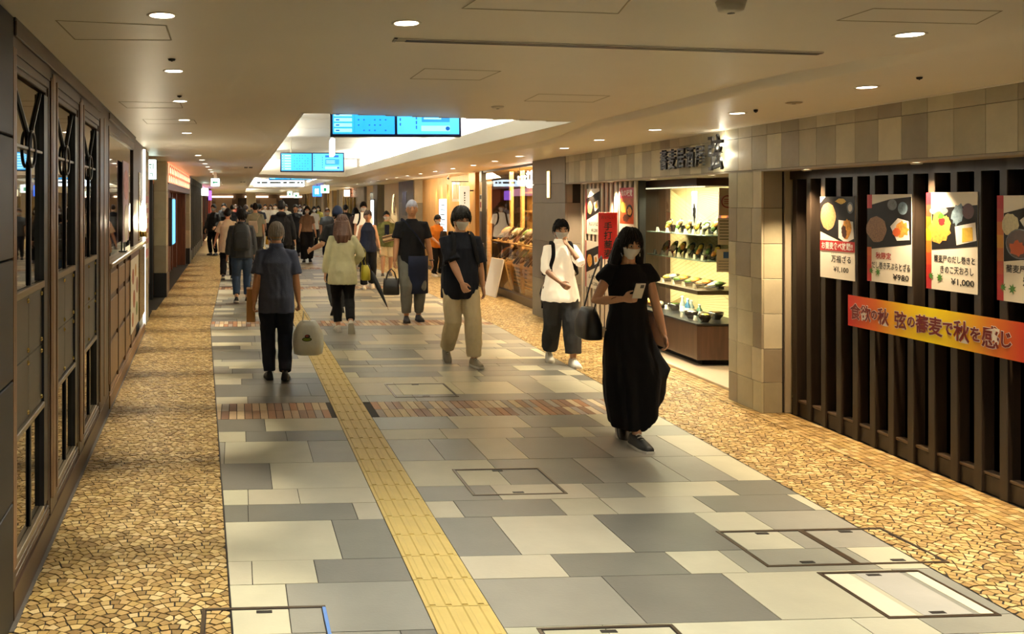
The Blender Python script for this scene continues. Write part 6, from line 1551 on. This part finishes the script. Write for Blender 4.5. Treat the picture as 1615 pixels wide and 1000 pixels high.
# 4 woman in white blouse
J = person('woman in loose white blouse and wide grey trousers, one hand at her face', (3.02, 10.32), N-.08, 1.605, 'f', ((.09, -.16, .15), (-.10, .20, 0)), ((.05, .27, .98), (-.06, .17, 1.40)), ((1, -.3, -.5), (-.7, .2, -1)), (.5, .6), ((-.4, .3, 1), (.5, .2, .3)), .02, (.12, .05),
    top=dict(m=WHT, name='blouse', flare=2.4, wide=.9, wr=.009, collar=True), bottom=dict(m=CHR, w=.03, wk=.045, wa=.05, len=.93, wr=.010), shoes=dict(m=M('shoe_white'), sole=m_sole, lace=True, k=1.1), hair=('tied', m_hairb), vox=.010, eyes=True, seed=31, hem=.74, sleeve=1.12, ease=.024)
t = backpack(J, 'black backpack worn by the woman in the white blouse', BLK, .95, True, .12)
P('loose_strap', strap([(.12, .1, -.1), (.13, .16, -.25), (.13, .17, -.52)], .014, .004), m_black, t)
# 5 old man with plastic bag
J = person('grey-haired man from behind in slate blue shirt and dark trousers', (-.155, 9.32), .05, 1.60, 'm', ((.085, -.06, .1), (-.07, .03, 0)), ((.25, .0, .77), (-.245, -.06, .80)), None, (1.1, .8), None, .03, (.1, 0), m_skin_t,
    top=dict(m=BLU, name='shirt', flare=1.2, wr=.006, collar=True), bottom=dict(m=cloth('cloth_dark_navy', '#151b29', .1), w=.018, wk=.02, wa=.022, len=.995), shoes=SB, hair=('crop', m_hairg), mask=True, vox=.010, seed=41, hem=.735, sleeve=.82, ease=.026)
w_ = J['wr'][0]
t = thing_on(J, 'plastic_bag', 'full white plastic shopping bag with green print in the old man\'s hand', 'bag', (w_.x+.10, w_.y+.02, w_.z-.545))
m_pb = M('plastic_white', '#dbe0dc', .3, bump=.5, bscale=14, var=.05, spec=.6)
b = MB(); b.loft([ell(0, 0, z*.345, .152*k, .095*k2, 26, .7, .04, 6, z*3) for z, k, k2 in ((0, .7, .7), (.04, .95, .95), (.3, 1.02, 1.05), (.6, .98, 1.), (.85, .75, .8), (1, .5, .4))]); P('bag_body', b, m_pb, t, True)
for sx in (-1, 1): P('handle', strap([(-.06, .025*sx, .31), (-.05, .02*sx, .40), (-.045, .01*sx, .445), (-.02, .02*sx, .40), (.04, .025*sx, .31)], .018, .003), m_pb, t, True)
m_gp = M('print_bag_green', '#7c9a2a', .4); m_kp = M('print_bag_black', '#2a2c22', .4)
for (x, z, rx, rz_, mm) in ((-.02, .17, .05, .022, m_kp), (-.02, .17, .04, .015, m_gp), (-.015, .20, .028, .02, m_kp), (-.02, .205, .018, .011, M('print_bag_red', '#a84a3a', .4))):
    b = MB(); disc(b, x, z, rx, rz_, -.001, .001+.0004*len(t.children), 16); P('printed_mark', b, mm, t, loc=(0, -.104-.0006*len(t.children), 0), rot=(PI/2, 0, 0))
w_ = J['wr'][1]
t = thing_on(J, 'paper_bag', 'tan paper carrier bag held at the old man\'s left side', 'bag', (w_.x-.035, w_.y+.19, w_.z-.22))
b = MB(); b.box(-.045, .045, -.10, .12, 0, .34, .006); P('bag_body', b, M('kraft_paper', '#b58a55', .7), t); P('handle', MB().tube([(0, -.05, .34), (0, -.03, .40), (0, .04, .40), (0, .06, .34)], .005, 6), M('kraft_paper'), t)
# 6 woman in pale green blouse
J = person('long brown-haired woman from behind in pale green blouse and black trousers', (.705, 12.72), .03, 1.625, 'f', ((.10, -.22, 1.0), (-.05, .10, 0)), ((.17, .22, .98), (-.27, .02, .74)), ((1, -.7, -.2), (-.7, -.6, 0)), (.6, .4), None, .03, (0, -.2),
    top=dict(m=GRN, name='blouse', flare=1.7, wide=1.2, wr=.010, collar=True), bottom=dict(m=BLK, w=.012, wk=.014, wa=.018, len=.93), shoes=SW, hair=('long', m_hairbr), vox=.011, seed=51, hem=.71, sleeve=1.93, ease=.030)
t = thing_on(J, 'yellow_bag', 'yellow handbag at the hip of the woman in pale green', 'bag', (.33, .10, .72))
soft_bag(t, .13, .22, .21, M('bag_yellow', '#c9bb32', .45), taper=.85); P('bag_strap', strap([(-.0, -.08, .2), (-.05, -.05, .42), (-.10, .05, .50), (-.03, .09, .2)], .010, .004), M('bag_yellow'), t, True)
t = thing_on(J, 'umbrella', 'folded black umbrella hanging beside the yellow handbag', 'umbrella', (.39, -.07, .86))
b = MB(); ax = V((.22, -.06, -.50)); b.tube([(0, 0, 0), ax*.08, ax*.45, ax*.85, ax*.98], [.012, .028, .034, .014, .006], 10); P('folded_canopy', b, M('umbrella_cloth', '#14161c', .7), t, True); b = MB(); b.tube([ax*-.22, ax*-.1, (0, 0, 0)], .008, 8); P('handle', b, m_black, t, True); b = MB(); b.tube([ax*.97, ax*1.06], .004, 6); P('ferrule', b, m_steel, t)
# 7 man with navy cap, arm held out
J = person('man in black tee and navy cap, arm held out, partly behind the brown-haired woman', (.755, 14.85), .15, 1.735, 'm', ((.10, .2, 0), (-.10, -.25, .9)), ((.25, .15, .85), (-.40, .16, 1.02)), (None, (-.3, -.4, -1)), (.4, .5), (None, (0, .3, 1)), .05, (0, -.5),
    top=dict(m=BLK, name='tee'), bottom=dict(m=CHR, w=.02, wk=.022, wa=.02), shoes=SB, hair=('cap', cloth('cap_navy', '#1d2740', .08)), vox=.013, seed=61, hem=.78, sleeve=.85, ease=.028)
# 8 backpack man
J = person('man from behind in dark grey jacket and jeans with black backpack', (-.90, 16.5), .04, 1.685, 'm', ((.10, .12, 0), (-.09, -.08, .15)), ((.24, .10, .82), (-.27, .02, .78)), None, (.5, .5), None, .03, (0, .05),
    top=dict(m=CHR, name='jacket', wide=1.2, collar=True), bottom=dict(m=JNS, w=.02, wk=.02, wa=.018, len=.93), shoes=SBW, hair=('short', m_hairb), vox=.013, seed=71, hem=.82, sleeve=1.9, ease=.03)
backpack(J, 'black backpack with zipped pocket on the man in jeans', M('pack_black', '#141416', .6, bump=.2, bscale=60), 1.12, True, .16)
# 9 cream tee
J = person('person from behind in loose cream tee and black trousers on the left', (-1.50, 21.5), .0, 1.66, 'f', ((.10, .10, 0), (-.10, -.1, .3)), ((.24, .0, .82), (-.32, .08, .86)), None, (.4, .4), None, .03,
    top=dict(m=cloth('cloth_ecru', '#d2c3a4', .04), name='tee', flare=1.5), bottom=dict(m=BLK, w=.02), shoes=SBW, hair=('short', m_hairb), vox=.014, seed=81, hem=.66, sleeve=.9, ease=.04)
# 10, 11 two people standing at the left
J = person('person in dark grey jacket standing on the left fan paving beside the shopfront', (-2.68, 31.6), N-.5, 1.74, 'm', ((.10, .04, 0), (-.10, .02, 0)), ((.25, .12, .86), (-.2, .22, .95)), None, (.5, .5), None, .0,
    top=dict(m=CHR, name='jacket'), bottom=dict(m=BLK, w=.012), shoes=SB, hair=('short', m_hairb), vox=.017, seed=91, hem=.80, sleeve=1.9, ease=.035)
t = thing_on(J, 'black_bag', 'black bag at the side of the person in the dark grey jacket', 'bag', (.37, -.09, .72)); soft_bag(t, .16, .3, .3, M('bag_black')); P('bag_strap', strap([(0, -.08, .28), (-.08, 0, .62), (0, .1, .28)], .014, .004), m_black, t, True)
person('person in black suit standing beside the grey-jacketed person on the left', (-2.36, 32.0), N, 1.77, 'm', ((.10, .02, 0), (-.10, .0, 0)), top=dict(m=BLK, name='jacket'), bottom=dict(m=BLK, w=.012), shoes=SB, hair=('short', m_hairb), vox=.018, seed=92, hem=.78, sleeve=1.9, ease=.03)
# 12 grey-green tee with bags
J = person('person from behind in grey green tee with a pale shoulder bag', (-1.06, 26.8), .0, 1.78, 'm', ((.10, .1, 0), (-.10, -.1, .3)), top=dict(m=cloth('cloth_sage', '#8d8f7a', .06), name='tee'), bottom=dict(m=CHR, w=.02), shoes=SB, hair=('short', m_hairb), vox=.017, seed=93, hem=.78, sleeve=.85, ease=.03)
t = thing_on(J, 'pale_bag', 'pale beige bag slung behind the person in the grey green tee', 'bag', (-.06, -.31, .92)); soft_bag(t, .30, .12, .36, M('bag_pale', '#b8a692', .7)); P('bag_strap', strap([(.1, .03, .34), (.2, .12, .56), (.1, .3, .5)], .014, .004), M('bag_pale'), t, True)
t = thing_on(J, 'mustard_bag', 'mustard yellow bag in the hand of the person in grey green', 'bag', (.40, .10, .58)); soft_bag(t, .22, .1, .24, M('bag_mustard', '#c79a2c', .6)); P('handle', MB().tube([(-.06, 0, .22), (0, 0, .32), (.06, 0, .22)], .008, 6), M('bag_mustard'), t)
# 13 hooded jacket
J = person('person from behind in black hooded jacket beyond the grey-haired man', (-.24, 21.2), .0, 1.84, 'm', ((.10, .1, 0), (-.10, -.1, .3)), ((.30, .05, .80), (-.26, .05, .82)), None, (.4, .4), top=dict(m=BLK, name='hooded_jacket', wr=.01), bottom=dict(m=BLK, w=.02), shoes=SB, hair=('short', m_hairb), vox=.015, seed=94, hem=.76, sleeve=1.9, ease=.045)
b = MB(); b.sph(J['sp'](1.42, -.10), (.12, .07, .07), 14, 10); P('hood', b, BLK, J['root'], True)
# 14 black tee
person('man in black tee and black trousers walking towards the viewer, mid distance', (.13, 31.), N, 1.73, 'm', ((.10, .15, 0), (-.10, -.12, .3)), top=dict(m=BLK, name='tee'), bottom=dict(m=BLK, w=.02), shoes=SB, hair=('short', m_hairb), mask=False, vox=.017, seed=95, hem=.78, sleeve=.8, ease=.03)
# 15 brown top
J = person('woman in brown cropped top and wide black trousers walking towards the viewer', (.47, 28.), N, 1.70, 'f', ((.09, .12, 0), (-.09, -.1, .3)), ((.24, .06, .84), (-.27, .05, .82)), top=dict(m=BRN, name='top', flare=.9), bottom=dict(m=BLK, w=.03, wk=.05, wa=.06), shoes=SB, hair=('bob', m_hairb), vox=.016, seed=96, hem=.92, sleeve=.7, ease=.02)
# 16 white shirt
J = person('man in white shirt with dark bag straps behind the navy sleeveless woman', (2.03, 26.), N, 1.80, 'm', ((.10, .12, 0), (-.10, -.1, .3)), top=dict(m=WHT, name='shirt'), bottom=dict(m=CHR, w=.02), shoes=SB, hair=('fluffy', m_hairb), vox=.016, seed=97, hem=.78, sleeve=.8, ease=.03)
backpack(J, 'dark backpack on the man in the white shirt', BLK, .9, True, .1)
# 17 navy sleeveless
J = person('woman in navy sleeveless top and black trousers, bare arms', (1.60, 19.3), N, 1.635, 'f', ((.09, .13, 0), (-.09, -.14, .3)), ((.25, .05, .84), (-.27, .06, .80)), None, (.4, .4), None, .0, (0, 0),
    top=dict(m=NVY, name='sleeveless_top', flare=1.4), bottom=dict(m=BLK, w=.02, wk=.03, wa=.035), shoes=SW, hair=('tied', M('hair_dark_brown', '#3a261c', .5)), mask=False, eyes=True, vox=.013, seed=98, hem=.80, sleeve=.0, ease=.024)
b = MB(); w_ = J['wr'][1]; b.tube([w_+V((.03*math.cos(a), .03*math.sin(a), .012)) for a in [2*PI*i/12 for i in range(13)]], .007, 6, cap=False); P('watch', b, m_sole, J['root'], True)
# 18 camouflage jacket and cream shorts
m_camo = cloth('cloth_camo', '#6e7448', .55, scale=7)
J = person('person in mottled olive overshirt and cream knee shorts with striped bag', (2.32, 22.5), N, 1.585, 'm', ((.10, .12, 0), (-.10, -.12, .3)), ((.26, .05, .84), (-.25, .10, .84)), top=dict(m=m_camo, name='overshirt', flare=1.6), bottom=dict(m=CRM, w=.035, wk=.035, len=.47), shoes=dict(m=M('sandal', '#3a342e', .6), sole=m_sole), hair=('short', m_hairb), vox=.014, seed=99, hem=.78, sleeve=1.1, ease=.035)
b = MB(); s = J['s']; sp = J['sp']; b.loft([[tuple(V((x*s, y*s, 0))+sp(z)) for x, y in ((-.06, .155), (.06, .155), (.055, .135), (-.055, .135))] for z in (.80, 1.0, 1.2, 1.36)]); P('inner_tee', b, NVY, J['root'])
t = thing_on(J, 'striped_bag', 'small striped shoulder bag across the front of the mottled overshirt', 'bag', (-.05, .27, .86)); 
b = MB(); b.box(-.15, .15, -.04, .04, 0, .17, .02, mx=Matrix.Rotation(.25, 4, 'Y')); P('bag_body', b, M('bag_taupe', '#9c8668', .7), t)
for k in range(3): b = MB(); b.box(-.152, .152, .038, .043, .02+.05*k, .045+.05*k, mx=Matrix.Rotation(.25, 4, 'Y')); P('stripe_band', b, M('bag_stripe', '#4a3a2c', .7) if k % 2 == 0 else CRM, t)
P('bag_strap', strap([(-.14, -.02, .18), (-.15, -.08, .42), (-.05, -.2, .56)], .014, .004), M('bag_taupe'), t, True)
# 19 orange top, and a shorter one behind
J = person('person in orange top and black trousers by the honey wood shop', (3.52, 22.4), N+.5, 1.50, 'f', ((.09, .03, 0), (-.09, .06, 0)), ((.12, .24, .95), (-.10, .26, .98)), None, (.6, .6), None, .05, (.3, .3), top=dict(m=cloth('cloth_orange', '#d07a28', .05), name='tee'), bottom=dict(m=BLK, w=.014), shoes=SW, hair=('short', m_hairb), vox=.015, seed=100, hem=.80, sleeve=.8, ease=.025)
t = thing_on(J, 'dark_pouch', 'black bag held in front of the person in the orange top', 'bag', (.0, .30, .92)); soft_bag(t, .2, .1, .2, M('bag_black')); P('handle', MB().tube([(-.06, 0, .18), (0, 0, .25), (.06, 0, .18)], .008, 6), m_black, t)
person('short person with dark brown hair behind the person in the orange top', (3.70, 23.3), N+.2, 1.30, 'f', ((.08, .02, 0), (-.08, .02, 0)), top=dict(m=BLK, name='tee'), bottom=dict(m=CHR, w=.014), shoes=SB, hair=('short', M('hair_dark_brown')), vox=.016, seed=101, hem=.80, sleeve=.8, ease=.03)
# ---- the crowd farther down, each one on its own (px of the head, Y, height, facing, top colour, trousers, sex, hair)
CR = [(366, 38, 1.70, 0, '#1b1b20', 'm', 'short', 'black jacketed person from behind, left of the crowd'), (378, 44, 1.66, 0, '#a89878', 'f', 'bob', 'person in beige top with bobbed hair in the crowd'), (388, 36, 1.72, 0, '#2a2a2e', 'm', 'short', 'person in charcoal top in the crowd, left of the pale bag'),
      (409, 35, 1.74, 0, '#26282e', 'm', 'short', 'person in dark top in the crowd, right of the pale bag'), (418, 46, 1.72, N, '#dcd8d0', 'm', 'short', 'person in white shirt facing the viewer, left one of the white-shirted group'), (427, 50, 1.70, N, '#d6d2ca', 'f', 'bob', 'person in white top with bobbed hair in the white-shirted group'), (434, 44, 1.74, N, '#e0dcd2', 'm', 'short', 'person in white shirt beside the black hooded jacket in the crowd'),
      (352, 46, 1.72, 0, '#15161a', 'm', 'short', 'person in black far behind the pair standing on the left'), (372, 55, 1.70, N, '#8a4a38', 'f', 'bob', 'person in rusty red top far back in the crowd'), (397, 52, 1.70, 0, '#5a5a50', 'm', 'short', 'person in olive grey top far back in the crowd'),
      (451, 40, 1.72, N, '#c8c4bc', 'm', 'short', 'person in pale grey shirt left of the man in black tee'), (473, 37, 1.70, N, '#b8b4ac', 'f', 'bob', 'masked person in light grey top between the black tee and the brown top'), (495, 36, 1.66, N, '#cfcabc', 'f', 'bob', 'person in off-white top right behind the brown top'),
      (502, 42, 1.66, N, '#b0b060', 'f', 'bob', 'person in yellow green top far back right of the brown top'), (516, 30, 1.62, N, '#4a5058', 'm', 'short', 'person in blue grey jacket left of the navy cap'), (545, 33, 1.72, 0, '#16171b', 'm', 'short', 'person in black just right of the navy cap'),
      (561, 30, 1.64, 0, '#3a2a2a', 'f', 'bob', 'person in dark maroon top left of the man in white shirt'), (440, 60, 1.72, N, '#9a8a7a', 'm', 'short', 'person in taupe shirt at the far end of the passage'), (405, 62, 1.70, N, '#3a3c44', 'm', 'short', 'person in slate top at the far end of the passage'), (480, 56, 1.70, N, '#6a6a70', 'm', 'short', 'person in mid grey shirt at the far end, right side')]
for i, (px, Y, h_, fc, col, sx, hs, lab) in enumerate(CR):
    m_ = cloth('crowd_'+col, col, .08)
    person(lab, ((px-CX)/F*Y, Y), fc+.15*((i*7) % 5-2)*.5, h_, sx, ((.09, .12-.05*(i % 3), .0), (-.09, -.12, .3)), top=dict(m=m_, name='top'), bottom=dict(m=(BLK, CHR, NVY, GRY)[i % 4], w=.018), shoes=SB, hair=(hs, (m_hairb, m_hairb, M('hair_dark_brown'))[i % 3]), mask=fc > 1, vox=.026, seed=120+i, hem=.78, sleeve=(.8, 1.9, .85)[i % 3], ease=.032)
bake_run()
from mathutils.bvhtree import BVHTree
bpy.context.view_layer.update()
def trees_of(root):
    out = []
    def rec(o):
        if o.name in BAKED:
            mw = o.matrix_world; out.append(BVHTree.FromPolygons([mw @ v.co for v in o.data.vertices], [tuple(p.vertices) for p in o.data.polygons]))
        for c in o.children: rec(c)
    rec(root); return out
def clear(t, root, m=.016):
    trs = trees_of(root)
    for o in list(t.children):
        if o.type != 'MESH' or not (t.name.startswith('backpack') or 'strap' in o.name or 'handle' in o.name): continue
        mw = o.matrix_world; im = mw.inverted()
        for it in range(6):
            moved = 0
            for v in o.data.vertices:
                p = mw @ v.co
                for tr in trs:
                    q, n, _, d = tr.find_nearest(p, .3)
                    if q is None: continue
                    sd = d if (p-q).dot(n) > 0 else -d
                    if sd < m: p = q+n*m*1.15; v.co = im @ p; moved += 1
            if not moved: break
        o.data.update()
for t, r in CARRY: clear(t, r)
